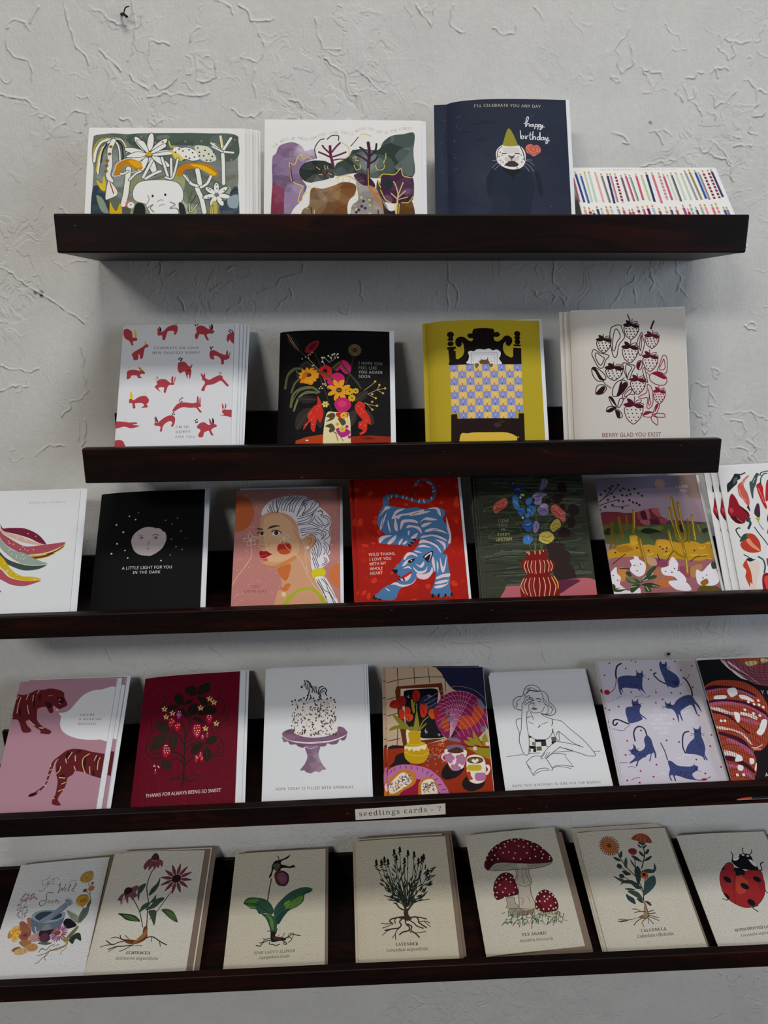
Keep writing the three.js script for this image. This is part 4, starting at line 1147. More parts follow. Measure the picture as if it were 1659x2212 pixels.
ART.profile = (d, H) => {
  d.ink = 1.394;
  d.F('#a8706a',[-198,-166,1195,-127,1167,1655,-89,1616]);
  for(let i=0;i<500;i++)d.E(i%2?'#c9928a':'#bd837a',rnd()*1000,rnd()*H,rr(2,9),rr(2,6),rnd()*3);
  d.E('#ad5a34',29,248,152,189);
  d.E('#b8683a',1036,903,143,132);
  d.P('#b98a6a',[251,276,300,248,409,246,550,293,615,431,678,517,724,501,774,528,748,610,725,659,727,845,766,950,879,1165,916,1425,406,1410,418,1066,461,1028,451,917,418,820,350,806,289,776,279,719,263,702,247,669,252,620,224,586,242,537,217,503,238,454,243,369]);
  d.P('#c49a76',[287,303,410,272,528,344,569,463,617,565,604,680,544,727,424,756,317,736,298,621,277,455]);
  d.P('#b2602c',[418,828,470,797,538,783,532,864,504,942,458,917]);
  d.P('#b8642f',[458,1028,505,974,542,983,506,1045]);
  d.P('#b8763f',[289,776,380,795,469,757,589,695,575,736,470,797,365,810]);
  d.P('#b5503a',[279,719,317,720,325,741,287,743]);
  d.P('#d9c08c',[462,1059,499,1060,493,1099,467,1091]);
  d.S('#9a6a3c',4.7,[289,776,335,801,418,812]);
  d.P('#d0cbd2',[259,276,253,233,282,174,343,115,436,82,561,69,656,76,735,113,798,154,814,198,869,251,908,304,920,364,900,422,908,473,912,540,900,598,908,680,885,704,901,754,863,801,833,824,742,846,726,724,725,642,770,577,774,519,739,485,685,500,632,524,599,397,551,310,472,257,370,241,301,252]);
  d.S('#2a262c',5.7,[307,218,324,244]);
  d.S('#2a262c',5.8,[322,184,339,227,351,245]);
  d.S('#2a262c',5.8,[329,158,346,210,363,245]);
  d.S('#2a262c',5.8,[359,124,361,193,386,246]);
  d.S('#2a262c',5.8,[397,99,391,168,409,246]);
  d.S('#2a262c',5.8,[436,87,407,151,401,246]);
  d.S('#2a262c',5.8,[460,88,430,152,409,238]);
  d.S('#2a262c',5.8,[522,81,453,153,440,230]);
  d.S('#2a262c',5.8,[546,77,485,154,463,231]);
  d.S('#2a262c',5.8,[601,74,509,163,487,231]);
  d.S('#2a262c',5.8,[562,86,524,163,522,241]);
  d.S('#2a262c',5.8,[609,87,555,156,541,242]);
  d.S('#2a262c',5.8,[640,84,587,156,557,251]);
  d.S('#2a262c',5.8,[649,141,642,193,596,269]);
  d.S('#2a262c',5.8,[657,124,619,201,589,294]);
  d.S('#2a262c',5.8,[657,150,673,202,643,270]);
  d.S('#2a262c',5.8,[735,117,688,107,649,150,665,193]);
  d.S('#2a262c',5.8,[712,125,672,133,665,167]);
  d.S('#2a262c',5.8,[696,142,681,159,689,177]);
  d.S('#2a262c',5.8,[751,144,782,136,810,172,798,206]);
  d.S('#2a262c',5.8,[743,152,713,212,651,262]);
  d.S('#2a262c',5.8,[782,145,728,221,643,279]);
  d.S('#2a262c',5.8,[791,197,729,256,612,295]);
  d.S('#2a262c',5.7,[783,223,721,281,597,320]);
  d.S('#2a262c',5.7,[752,265,691,323,590,354]);
  d.S('#2a262c',5.7,[744,282,706,349,598,371]);
  d.S('#2a262c',5.7,[768,282,714,366,599,384]);
  d.S('#2a262c',5.7,[791,249,822,232,838,267,815,284]);
  d.S('#2a262c',5.7,[799,240,838,250,822,301]);
  d.S('#2a262c',5.7,[838,293,877,294,912,338,900,380,854,421]);
  d.S('#2a262c',5.7,[838,302,885,329,885,380,846,395]);
  d.S('#2a262c',5.7,[784,300,823,344,846,387]);
  d.S('#2a262c',5.7,[760,316,800,369,838,395]);
  d.S('#2a262c',5.7,[737,358,784,385,831,412]);
  d.S('#2a262c',5.7,[714,375,761,393,808,420]);
  d.S('#2a262c',5.6,[623,431,692,416,784,427,839,454]);
  d.S('#2a262c',5.6,[623,448,707,434,800,445]);
  d.S('#2a262c',5.6,[631,465,715,459,800,470,831,504]);
  d.S('#2a262c',5.6,[639,499,708,476,785,486]);
  d.S('#2a262c',5.6,[846,429,893,456,900,506,847,547]);
  d.S('#2a262c',5.6,[839,446,870,480,839,530]);
  d.S('#2a262c',5.6,[823,462,847,496,824,538]);
  d.S('#2a262c',5.6,[785,528,816,579,824,653,802,718]);
  d.S('#2a262c',5.6,[778,544,801,603,802,685]);
  d.S('#2a262c',5.6,[770,586,786,636,794,702]);
  d.S('#2a262c',5.6,[755,610,771,676,794,726]);
  d.S('#2a262c',5.5,[740,634,771,717,802,815]);
  d.S('#2a262c',5.5,[733,659,764,750,795,831]);
  d.S('#2a262c',5.5,[741,724,757,782,772,831]);
  d.S('#2a262c',5.6,[854,563,893,598,900,647,878,696]);
  d.S('#2a262c',5.6,[847,580,878,622,870,679]);
  d.S('#2a262c',5.6,[839,604,862,646,847,695]);
  d.S('#2a262c',5.5,[847,719,878,745,870,785,833,804]);
  d.S('#2a262c',5.5,[855,736,863,769,833,788]);
  d.P('#bfb11c',[736,854,795,831,840,829,863,857,863,889,833,917,758,928]);
  d.P('#d6d2d4',[766,934,848,913,901,986,975,1153,1026,1277,908,1274,849,1102]);
  d.S('#2a262c',5.4,[781,943,849,1071,908,1274]);
  d.S('#2a262c',5.4,[799,939,849,1040,901,1080,953,1214]);
  d.S('#2a262c',5.4,[826,932,871,985,886,1041,953,1168]);
  d.S('#2a262c',3.8,[788,967,871,1118]);
  d.S('#2a262c',4.6,[848,929,901,1025,953,1121]);
  d.P('#b98a68',[685,517,716,484,754,494,774,536,755,594,717,634,694,600]);
  d.S('#8a4a34',5.6,[693,534,724,518,732,551,713,584]);
  d.S('#8a4a34',6.4,[708,492,746,489,770,519,763,569,733,626]);
  d.E('#ddd6d2',696,619,15,16);
  d.P('#3a2a22',[214,407,260,412,268,425,222,419]);
  d.P('#3a2a22',[314,418,344,389,398,381,440,392,398,396,345,410]);
  d.P('#dcd6d0',[240,483,254,450,277,446,282,484,255,489]);
  d.E('#26302e',262,466,17,18);
  d.P('#dcd6d0',[362,482,369,449,407,440,438,464,408,485]);
  d.E('#26302e',398,460,20,22);
  d.S('#1a1414',7.2,[216,461,246,445,281,451]);
  d.S('#1a1414',8,[353,449,384,434,423,442,450,468]);
  d.L('#1a1414',3.2,[223,445,239,458]);
  d.L('#1a1414',3.2,[220,478,240,483]);
  d.L('#1a1414',3.2,[369,441,360,424]);
  d.S('#8a5a3c',4.8,[228,582,259,595,264,620]);
  d.S('#8a5a3c',4.8,[263,591,290,601,305,595]);
  d.S('#8a5a3c',4,[323,560,333,577,324,597]);
  d.P('#8e1018',[243,661,253,641,284,646,314,645,345,668,365,677,331,696,301,711,264,712,251,690]);
  d.S('#4c060a',3.9,[253,676,300,675,357,677]);
  d.S('#c86a6a',3.1,[263,686,316,683]);
  d.E('#9c2a1c',477,620,67,64);
  d.P('#b04a28',[420,641,481,627,542,629,528,669,482,684,437,671]);
  d.O('#d8c4b4',4.8,153,491,29,19,-1.64);
  d.O('#d8c4b4',4.8,184,513,29,19,-0.41);
  d.O('#d8c4b4',4.8,179,552,29,19,0.83);
  d.O('#d8c4b4',4.8,143,557,29,19,1.94);
  d.O('#d8c4b4',4.8,123,523,29,19,-3.05);
  d.O('#d8c4b4',4.8,468,482,29,19,-1.62);
  d.O('#d8c4b4',4.8,499,504,29,19,-0.41);
  d.O('#d8c4b4',4.8,493,543,29,19,0.84);
  d.O('#d8c4b4',4.8,458,548,29,19,1.95);
  d.O('#d8c4b4',4.8,438,514,29,19,-3.05);
  d.S('#d9b49c',5.6,[161,584,172,650,165,707,116,795,53,881,2,971]);
  d.S('#d9b49c',5.6,[471,544,496,611,573,679,628,737,667,819,713,925,789,1038,849,1102]);
  d.S('#d9b49c',4.8,[217,495,187,515]);
  d.S('#d9b49c',4.9,[402,255,473,300,552,387,600,472,647,549,672,632,673,714,698,877]);
  d.S('#d9b49c',4.8,[678,542,679,633,726,765]);
  d.P('#93a01a',[487,1153,537,1085,610,1032,699,1015,774,1037,827,1094,871,1165,952,1275,901,1274,834,1164,774,1069,700,1039,618,1056,560,1109,517,1170,482,1261,438,1259]);
  d.T('#6a3a30',36,178,1005,"YOU",{w:82,turn:-0.008});
  d.T('#6a3a30',34,113,1049,"GROW GIRL",{w:211,turn:0.012});
};
ART.blueTiger = (d, H) => {
  d.ink = 1.271;
  d.F('#9c1a10',[-106,-132,1264,-89,1104,1665,-158,1608]);
  for(let i=0;i<120;i++)d.E(i%2?'#c4301a':'#a8200f',rnd()*1000,rnd()*H,rr(10,40),rr(8,30),rnd()*3);
  d.P('#3f6487',[267,277,267,196,308,164,385,158,476,186,567,218,644,233,698,222,740,187,744,121,717,62,664,31,617,38,583,82,567,90,586,41,627,13,689,11,749,46,780,105,775,180,728,240,657,262,581,251,490,219,399,192,329,193,317,279]);
  d.L('#c9b8c2',7.9,[314,189,321,210]);
  d.L('#c9b8c2',9.5,[353,174,343,198]);
  d.L('#c9b8c2',9.6,[400,167,395,192]);
  d.L('#c9b8c2',9.6,[461,177,454,206]);
  d.L('#c9b8c2',9.6,[495,191,490,215]);
  d.L('#c9b8c2',9.5,[545,205,539,233]);
  d.L('#c9b8c2',11,[613,228,604,252]);
  d.L('#c9b8c2',11,[652,225,658,254]);
  d.L('#c9b8c2',9.6,[727,199,733,223]);
  d.L('#c9b8c2',9.6,[743,146,770,138]);
  d.L('#c9b8c2',8,[750,96,754,113]);
  d.L('#c9b8c2',11,[703,45,740,67]);
  d.L('#c9b8c2',6.4,[618,29,613,50]);
  d.L('#c9b8c2',6.4,[589,58,591,83]);
  d.P('#46709a',[267,277,333,279,470,304,578,300,653,319,762,306,838,329,847,370,823,434,871,500,888,580,875,659,816,728,798,766,835,776,836,869,846,977,834,1091,851,1160,821,1170,799,1158,731,1178,703,1154,652,1129,687,1055,717,949,688,940,639,992,586,1001,535,980,487,1039,411,1067,365,1095,324,1176,213,1179,126,1160,157,1124,249,1052,355,1011,373,959,316,910,324,895,379,844,443,768,505,740,537,710,570,664,588,617,574,609,479,676,404,665,224,643,207,603,227,572,273,558,237,525,202,452,209,380]);
  d.P('#d2bcc2',[270,310,286,282,332,287,316,307,285,318,245,357,221,381]);
  d.P('#d2bcc2',[404,387,341,409,351,369,376,329,408,314,469,308,414,339,374,370]);
  d.P('#d2bcc2',[381,386,420,363,482,357,575,336,653,323,604,362,512,375,435,380,402,411]);
  d.P('#d2bcc2',[291,351,272,414,247,478,222,516,232,453,258,390]);
  d.P('#d2bcc2',[303,416,315,480,323,544,306,512,297,463]);
  d.P('#d2bcc2',[373,394,385,451,389,515,373,530,356,489,363,434]);
  d.P('#d2bcc2',[412,515,424,436,463,417,555,424,583,458,508,443,453,453,436,484]);
  d.P('#d2bcc2',[470,502,490,474,543,480,596,498,612,539,607,562,579,521,527,496]);
  d.P('#d2bcc2',[511,383,590,345,683,340,706,345,619,370]);
  d.P('#d2bcc2',[602,454,632,419,679,401,769,428,707,434,646,428]);
  d.P('#d2bcc2',[612,483,644,460,714,454,666,485,626,499]);
  d.P('#d2bcc2',[639,540,671,517,748,512,823,538,858,571,806,554,731,535,669,545]);
  d.P('#d2bcc2',[593,605,637,575,728,575,803,601,845,642,786,616,712,590,651,596]);
  d.P('#d2bcc2',[578,656,603,622,663,632,737,670,771,718,776,754,742,702,677,660,617,650]);
  d.P('#d2bcc2',[565,691,608,669,652,682,689,700,629,693]);
  d.P('#d2bcc2',[684,316,763,304,799,328,806,393,781,368,761,322]);
  d.P('#d2bcc2',[856,403,870,468,888,580,875,659,852,658,868,596,855,515]);
  d.P('#d2bcc2',[733,622,800,641,828,673,816,728,804,688,769,647]);
  d.P('#d2bcc2',[206,611,227,580,280,566,333,572,264,597,216,643]);
  d.P('#d2bcc2',[284,645,332,592,371,569,361,609,314,654]);
  d.P('#d2bcc2',[390,641,422,603,429,619,396,665]);
  d.P('#e6d4d8',[427,651,466,624,465,644,438,663]);
  d.P('#d2bcc2',[506,598,554,560,577,553,559,592,536,611]);
  d.P('#d2bcc2',[483,534,499,530,492,574,481,566]);
  d.P('#d2bcc2',[426,799,459,746,505,740,549,765,555,784,504,763,465,777,441,807]);
  d.P('#d2bcc2',[407,868,440,823,486,801,524,803,470,832,438,861]);
  d.P('#d2bcc2',[529,725,566,730,603,747,550,741]);
  d.P('#d2bcc2',[414,891,467,870,495,902,466,889]);
  d.P('#d2bcc2',[532,849,573,866,613,829,610,868,579,890]);
  d.P('#d2bcc2',[508,879,554,920,614,914,639,877,629,923,582,948,531,926]);
  d.P('#d2bcc2',[538,942,597,952,658,931,684,886,688,933,639,992,586,1001,543,981]);
  d.P('#d2bcc2',[378,997,431,976,487,925,494,917,476,978,437,1011]);
  d.P('#d2bcc2',[340,1018,405,1044,488,1032,535,980,502,1032,426,1063,375,1058]);
  d.P('#d2bcc2',[294,1039,340,1018,375,1058,331,1041]);
  d.P('#d2bcc2',[241,1067,263,1076,284,1099,262,1091]);
  d.P('#d2bcc2',[698,786,711,825,711,926,698,902,687,840]);
  d.P('#d2bcc2',[733,826,745,873,733,942,729,888]);
  d.P('#d2bcc2',[766,796,789,890,827,783,813,876,785,944,765,905]);
  d.P('#d2bcc2',[714,987,776,959,844,954,835,984,774,990,721,1003]);
  d.P('#d2bcc2',[704,1033,773,1013,832,1015,786,1040,710,1048]);
  d.P('#d2bcc2',[694,1070,754,1058,815,1052,768,1081,707,1090]);
  d.P('#d2bcc2',[824,1030,815,1052,799,1059]);
  d.P('#15141a',[612,779,687,735,705,743,690,793,657,843,622,806]);
  d.P('#d2bcc2',[623,783,678,746,693,755,674,808,654,831,633,803]);
  d.P('#15141a',[622,806,677,762,667,808,650,831]);
  d.P('#15141a',[462,827,494,805,531,803,507,833,477,840]);
  d.E('#d8c0a0',497,819,6.8,7);
  d.P('#15141a',[312,899,361,901,359,927,340,942,323,918]);
  d.P('#b51c14',[410,960,494,917,486,940,416,983,386,982]);
  d.F('#15141a',[343,961,361,962,349,974]);
  d.F('#15141a',[373,959,387,959,380,982]);
  d.F('#15141a',[360,981,378,989,396,1009,370,1000]);
  d.F('#15141a',[405,975,416,979,430,1007,411,1006]);
  d.P('#15141a',[512,622,536,607,554,616,545,635,531,623]);
  d.P('#15141a',[496,645,519,638,529,654,510,658]);
  d.P('#15141a',[472,664,495,661,508,685,486,680]);
  d.P('#15141a',[119,1160,131,1138,146,1135,137,1161]);
  d.E('#15141a',148,1163,19,9);
  d.E('#15141a',184,1172,18,7.5);
  d.P('#15141a',[657,1167,666,1141,680,1142,676,1174]);
  d.P('#15141a',[713,1169,722,1140,735,1142,730,1175]);
  d.P('#15141a',[776,1168,785,1142,797,1146,791,1171]);
  d.P('#15141a',[835,1163,841,1133,853,1137,848,1167]);
  d.S('#15141a',3.9,[275,350,239,477]);
  d.S('#15141a',3.1,[343,377,376,321,408,308]);
  d.S('#15141a',3.9,[527,375,598,345]);
  d.S('#15141a',3.1,[614,447,646,426]);
  d.S('#15141a',3.1,[716,526,793,523,851,563]);
  d.S('#15141a',3.1,[636,579,744,567,818,602]);
  d.S('#15141a',3.1,[664,628,737,662,772,711]);
  d.T('#e0d8d0',38,106,760,"WILD THANG,",{w:248,turn:-0.009});
  d.T('#e0d8d0',38,108,806,"I LOVE YOU",{w:206,turn:-0.018});
  d.T('#e0d8d0',38,108,851,"WITH MY",{w:155,turn:-0.026});
  d.T('#e0d8d0',38,109,895,"WHOLE",{w:121,turn:-0.011});
  d.T('#e0d8d0',38,110,939,"HEART",{w:115,turn:-0.014});
};
ART.redVase = (d, H) => {
  d.ink = 1.312;
  d.F('#34382c',[-67,-146,1276,-116,1055,1597,-179,1560]);
  for(let i=0;i<160;i++){const y=rnd()*H;d.S(['#2a3026','#40473a','#4a5242','#22281f'][i%4],rr(4,14),[rnd()*1000,y,rnd()*1000,y+rr(-40,40),rnd()*1000,y+rr(-60,60)].map((v,k)=>v));}
  d.P('#2a1f1d',[595,704,602,666,751,666,756,724,787,740,804,786,786,854,814,892,838,1005,843,1028,673,1045,627,932]);
  d.E('#2a1c1c',799,119,46,49);
  d.P('#2a1c1c',[689,225,750,183,805,200,789,240,755,279,717,278,691,237]);
  d.P('#2a1c1c',[622,252,669,229,685,261,649,284]);
  d.P('#2a1c1c',[838,313,890,286,931,323,930,371,884,405,841,392]);
  d.P('#2a1c1c',[805,446,854,408,888,441,878,495,834,521,807,493]);
  d.P('#2a1c1c',[708,584,736,531,789,516,830,556,818,595,764,617]);
  d.P('#2a1c1c',[757,295,800,284,811,320,770,351]);
  d.S('#2a1c1c',7.8,[717,278,724,142]);
  d.S('#2a1c1c',9.2,[795,470,759,523,670,660]);
  d.S('#2a1c1c',7.6,[734,616,713,669]);
  d.S('#2a1c1c',7.6,[685,514,670,660]);
  d.P('#a85a62',[185,1068,208,1051,317,1046,618,1014,988,1006,985,1237,186,1229]);
  d.P('#55223a',[673,1045,677,1008,860,1009,757,1077,665,1126]);
  d.S('#4e5430',6.1,[259,354,319,434,396,576,456,724]);
  d.S('#4e5430',7,[385,198,420,310,473,547,486,724]);
  d.S('#5a6236',7.7,[535,289,521,470,490,724]);
  d.S('#5a6236',6.8,[562,549,574,503,630,465]);
  d.S('#5a6236',6.8,[543,665,537,726]);
  d.S('#5a6236',6.1,[664,427,613,488,592,550]);
  d.S('#5a6236',6.1,[348,450,384,459]);
  d.S('#5a6236',6.1,[344,454,345,482]);
  d.S('#5a6236',5.3,[458,547,481,625,493,725]);
  d.S('#5a6236',6,[557,673,545,726]);
  d.P('#a2483c',[134,319,153,272,193,241,232,218,270,219,277,267,255,306,216,329,184,352,153,363]);
  d.S('#c9826e',5.4,[145,327,174,288,210,305]);
  d.S('#c9826e',5.4,[199,257,238,242,258,267,234,290,205,273]);
  d.S('#7a2c24',5.4,[155,343,186,320,216,321]);
  d.D('#d89a80',5.4,[150,304,183,265,247,227,267,259,161,351]);
  d.P('#272f5e',[291,59,322,47,351,68,344,104,319,84]);
  d.P('#27366e',[343,157,355,109,402,94,434,111,419,151,401,182,370,190]);
  d.S('#8a9ac6',5.5,[336,60,345,88]);
  d.S('#8a9ac6',5.5,[360,141,391,126,404,150]);
  d.P('#3f6fa6',[323,212,348,189,376,214,380,254,349,261,327,252]);
  d.P('#3f6fa6',[319,260,351,245,379,270,383,310,358,337,337,316]);
  d.P('#3f6fa6',[443,263,466,224,504,217,507,249,483,284,459,292]);
  d.P('#3a68a0',[365,341,390,314,426,326,426,366,398,393,369,380]);
  d.P('#3f6fa6',[449,327,482,296,526,309,524,361,487,395,452,374]);
  d.P('#4a7ab0',[429,382,459,375,464,406,437,413]);
  d.P('#345a98',[390,483,408,444,447,422,482,454,497,485,476,516,458,547,428,550,408,522]);
  d.P('#3f72ae',[384,622,395,592,433,577,468,601,477,625,440,662,389,657]);
  d.S('#c4d2e6',5.4,[332,245,353,261,362,285]);
  d.S('#c4d2e6',5.4,[455,335,477,344,490,368]);
  d.S('#c4d2e6',5.3,[420,476,442,484,465,469]);
  d.S('#c4d2e6',4.5,[432,592,436,623]);
  d.S('#1c2a50',4.6,[372,349,401,357,414,381]);
  d.S('#1c2a50',4.6,[407,460,433,499,479,485]);
  d.S('#1c2a50',4.6,[465,312,494,328,474,375]);
  d.D('#d2d6c8',10,[403,413,399,214]);
  d.P('#c5cc78',[401,182,432,179,438,199,411,199]);
  d.P('#6f5f86',[584,130,621,34,666,35,674,76,634,131,601,151]);
  d.S('#b3a4c2',6.3,[627,42,622,99,596,131]);
  d.S('#b3a4c2',6.3,[665,43,636,107]);
  d.P('#8d7ca4',[509,209,546,170,599,171,644,180,646,196,602,219,589,275,558,290,521,277,533,234]);
  d.S('#3a2c4e',5.4,[543,210,573,211,598,187]);
  d.S('#3a2c4e',5.4,[546,250,578,235]);
  d.S('#c8bcd2',5.4,[521,201,560,186]);
  d.P('#7d6c96',[542,337,571,306,638,316,650,348,631,387,585,394,550,369]);
  d.P('#9a8aac',[571,306,596,279,634,280,650,308,630,324]);
  d.S('#d2c8da',4.6,[579,298,601,307,618,291]);
  d.S('#362a48',5.4,[566,362,598,339,626,355]);
  d.P('#8c7ca2',[485,540,503,462,527,447,547,479,538,525,509,560]);
  d.S('#463858',4.6,[518,470,521,517]);
  d.P('#b4544a',[674,364,676,309,716,286,752,311,778,343,805,375,791,430,802,438,773,465,739,429,711,413]);
  d.S('#dc9a86',5.4,[691,309,728,318,717,350]);
  d.S('#dc9a86',5.4,[732,350,759,382,791,367]);
  d.S('#dc9a86',5.4,[756,414,776,430,800,423]);
  d.S('#7a2a28',5.4,[694,357,731,366,749,406]);
  d.P('#b09a44',[645,505,668,466,709,432,741,445,746,500,706,530,673,556,653,536]);
  d.S('#6a5a20',4.6,[664,505,704,475,740,492]);
  d.S('#6a5a20',4.6,[669,529,716,507]);
  d.P('#b8a24c',[529,626,545,572,592,550,636,551,670,591,670,622,625,659,595,666,552,650]);
  d.S('#e0d08a',5.3,[560,573,598,566,634,575]);
  d.S('#6e5c20',5.3,[565,596,609,605,647,590]);
  d.S('#6e5c20',5.3,[547,626,598,635,626,651]);
  d.S('#e0d08a',5.3,[540,618,567,650]);
  d.P('#6e1412',[404,730,455,735,582,727,586,795,610,811,643,842,646,888,628,925,595,954,650,992,673,1052,666,1111,625,1227,338,1219,317,1131,316,1065,335,1006,391,948,358,910,345,857,360,812,399,790]);
  d.S('#8c2a20',12,[381,828,368,880,393,933]);
  d.S('#8c2a20',12,[462,822,456,883,458,942]);
  d.S('#8c2a20',12,[528,817,537,877,524,937]);
  d.S('#8c2a20',12,[587,818,611,872,590,931]);
  d.S('#8c2a20',12,[359,984,338,1058,359,1147]);
  d.S('#8c2a20',12,[432,979,417,1060,424,1148]);
  d.S('#8c2a20',12,[535,974,541,1064,517,1151]);
  d.S('#8c2a20',12,[608,976,642,1066,604,1154]);
  d.S('#d8b890',6.7,[394,821,373,873,386,933]);
  d.S('#d8b890',6.7,[412,821,402,874,415,934]);
  d.S('#d8b890',6.7,[446,822,431,882,440,935]);
  d.S('#d8b890',6.7,[480,823,472,883,472,943]);
  d.S('#d8b890',6.7,[515,816,519,877,508,936]);
  d.S('#d8b890',6.7,[554,821,560,870,547,930]);
  d.S('#d8b890',6.7,[583,818,597,864,584,923]);
  d.S('#d8b890',6.7,[612,826,626,872,612,917]);
  d.S('#d8b890',6.6,[359,984,324,1050,347,1117]);
  d.S('#d8b890',6.6,[382,985,353,1051,375,1132]);
  d.S('#d8b890',6.6,[414,982,396,1052,406,1148]);
  d.S('#d8b890',6.6,[454,980,439,1061,449,1149]);
  d.S('#d8b890',6.6,[494,981,496,1055,478,1150]);
  d.S('#d8b890',6.6,[534,982,545,1056,525,1151]);
  d.S('#d8b890',6.6,[575,979,588,1057,569,1145]);
  d.S('#d8b890',6.6,[608,976,636,1059,613,1139]);
  d.S('#d8b83a',8.8,[630,970,657,1030,655,1081]);
  d.L('#d9c07a',7.5,[408,734,410,749]);
  d.L('#d9c07a',9,[426,738,427,765]);
  d.L('#d9c07a',7.5,[481,732,481,759]);
  d.L('#d9c07a',9,[526,729,527,760]);
  d.L('#d9c07a',7.5,[559,726,558,738]);
  d.T('#8a865c',34,172,450,"I LOVE",{w:101});
  d.T('#a29c6c',34,171,491,"YOU",{w:80});
  d.T('#a29c6c',34,190,532,"IN",{w:42,turn:-0.011});
  d.T('#c9bd6a',34,155,578,"EVERY",{w:115});
  d.T('#d0c46c',36,136,625,"LIFETIME",{w:152,turn:-0.009});
};
ART.desert = (d, H) => {
  d.ink = 1.23;
  d.F('#7d6e80',[-94,-184,1498,-114,1153,1423,-311,1359]);
  d.F('#93808e',[-52,140,1181,118,1081,594,-60,489]);
  d.F('#8a7470',[766,-18,1030,-6,1061,275,891,249]);
  d.E('#a5857a',625,89,51,55);
  d.P('#6e2c34',[-17,374,140,363,241,381,346,376,455,348,551,343,564,395,578,433,618,454,640,473,760,479,827,486,996,507,1096,521,1081,594,-25,546]);
  d.P('#8f4048',[344,386,389,378,393,453,351,451]);
  d.P('#a5585c',[427,361,463,353,465,438,436,455]);
  d.P('#4a1c28',[379,387,425,370,436,455,399,472]);
  d.P('#a5505a',[489,354,551,346,570,433,529,422]);
  d.P('#4e2030',[452,465,530,459,538,515,458,530]);
  d.P('#9c545c',[366,461,452,465,442,520,377,499]);
  d.P('#8f444c',[549,451,618,454,635,501,565,507]);
  d.P('#5b3550',[657,474,844,492,996,507,990,535,632,519]);
  d.P('#4c5a34',[-20,509,240,493,338,525,461,512,580,517,753,515,924,523,1043,528,1054,721,871,785,-28,673]);
  d.P('#6a7038',[330,524,456,539,536,524,574,554,462,604,348,571]);
  d.P('#20281f',[348,571,403,546,487,559,548,598,494,614,394,601]);
  d.P('#202a24',[713,541,770,516,775,581,720,597]);
  d.P('#4a4a3a',[436,603,565,599,608,647,547,699,449,676]);
  d.P('#505a40',[897,568,1003,554,1006,664,885,714]);
  d.P('#27301f',[928,588,984,562,996,591,956,616]);
  d.P('#24301c',[0,547,81,523,53,595,3,584]);
  d.P('#3c5226',[95,486,156,480,159,572,97,588]);
  d.P('#b08420',[-0,774,65,732,147,699,226,685,232,621,273,609,313,625,324,707,409,711,458,722,484,669,554,663,618,684,716,706,804,692,862,703,909,724,990,700,992,773,1000,898,842,927,518,859,353,834,133,842,15,837]);
  d.P('#c89a28',[243,631,304,624,311,688,238,712]);
  d.P('#c08e24',[491,678,601,683,622,756,504,751]);
  d.P('#9a6a18',[82,733,188,710,248,758,126,779]);
  d.P('#8f5a60',[4,854,135,825,353,834,484,858,635,864,849,892,1004,881,987,1160,990,1416,-67,1370,-14,1030]);
  d.P('#7a3a54',[379,880,484,858,543,905,492,999,419,943]);
  d.P('#a0644c',[435,944,549,967,574,1056,454,1120,377,1082]);
  d.P('#b0643c',[392,1091,531,1062,553,1124,434,1136]);
  d.P('#8c3c5c',[654,945,752,958,717,1053,659,1007]);
  d.P('#a8744c',[752,958,867,928,825,1014,750,1055]);
  d.P('#b08a70',[353,834,434,856,440,918,373,915]);
  d.P('#b5783c',[85,929,149,949,114,1061,52,1033]);
  d.S('#3c2a26',9.1,[-8,257,59,212,143,120]);
  d.S('#3c2a26',8.1,[-10,295,87,261,186,237]);
  d.S('#3c2a26',6.4,[59,212,156,150,219,85]);
  d.S('#3c2a26',6.3,[115,300,200,313,290,298]);
  d.D('#33281c',12,[127,110,157,92,216,80,227,143,262,121,311,142,366,130,80,137,136,168,156,207,237,192,280,198,317,185,397,179,427,205,91,233,193,247,235,258,298,247,329,272,362,283,385,303,30,173,54,307,126,291,216,324,-2,333]);
  d.S('#8a6a14',31,[709,241,709,336,714,449,710,560,727,652]);
  d.S('#8a6a14',25,[668,343,667,447,679,540,684,650,726,698]);
  d.S('#8a6a14',25,[761,291,759,394,765,497,773,590,759,663,722,697]);
  d.S('#8a6a14',30,[724,688,728,779,727,868,713,1009]);
  d.S('#8a6a14',25,[617,574,619,702,640,793,691,840,731,851]);
  d.S('#e0c060',5.5,[705,241,700,335,705,448,701,559,715,670]);
  d.S('#e0c060',5.4,[661,353,663,465,671,539]);
  d.S('#e0c060',5.4,[766,310,762,469,766,581]);
  d.S('#e0c060',5.2,[725,770,731,806]);
  d.S('#e8cc6a',6,[732,869,714,1000]);
  d.S('#e8cc6a',5.3,[620,583,623,702,635,775]);
  d.S('#8a6a14',25,[872,428,862,529,854,676]);
  d.S('#e0c060',5.4,[872,437,863,566,857,685]);
  d.S('#7a6014',18,[822,472,813,583,790,700]);
  d.S('#8a6a14',25,[319,356,303,468,278,587]);
  d.S('#e0c060',5.4,[325,357,297,541]);
  d.S('#7a5a14',27,[165,424,165,536,171,628]);
  d.S('#6e5214',27,[88,477,71,587,40,731]);
  d.S('#6e5214',21,[133,599,108,679,70,732]);
  d.S('#6e5214',18,[13,492,9,547]);
  d.S('#7a5c14',18,[237,409,232,492,214,547]);
  d.S('#8a6414',37,[321,652,327,743,334,851,344,940]);
  d.S('#c89a3c',6.1,[332,662,334,753,343,896]);
  d.S('#c8a23c',5.3,[909,531,926,597]);
  d.P('#e2dce4',[197,863,241,847,238,820,278,831,290,858,328,886,337,931,308,1000,254,1024,208,996,182,951,206,908]);
  d.P('#e2dce4',[475,955,547,931,563,888,605,845,644,909,632,970,679,1034,685,1087,625,1093,577,1038,489,1017]);
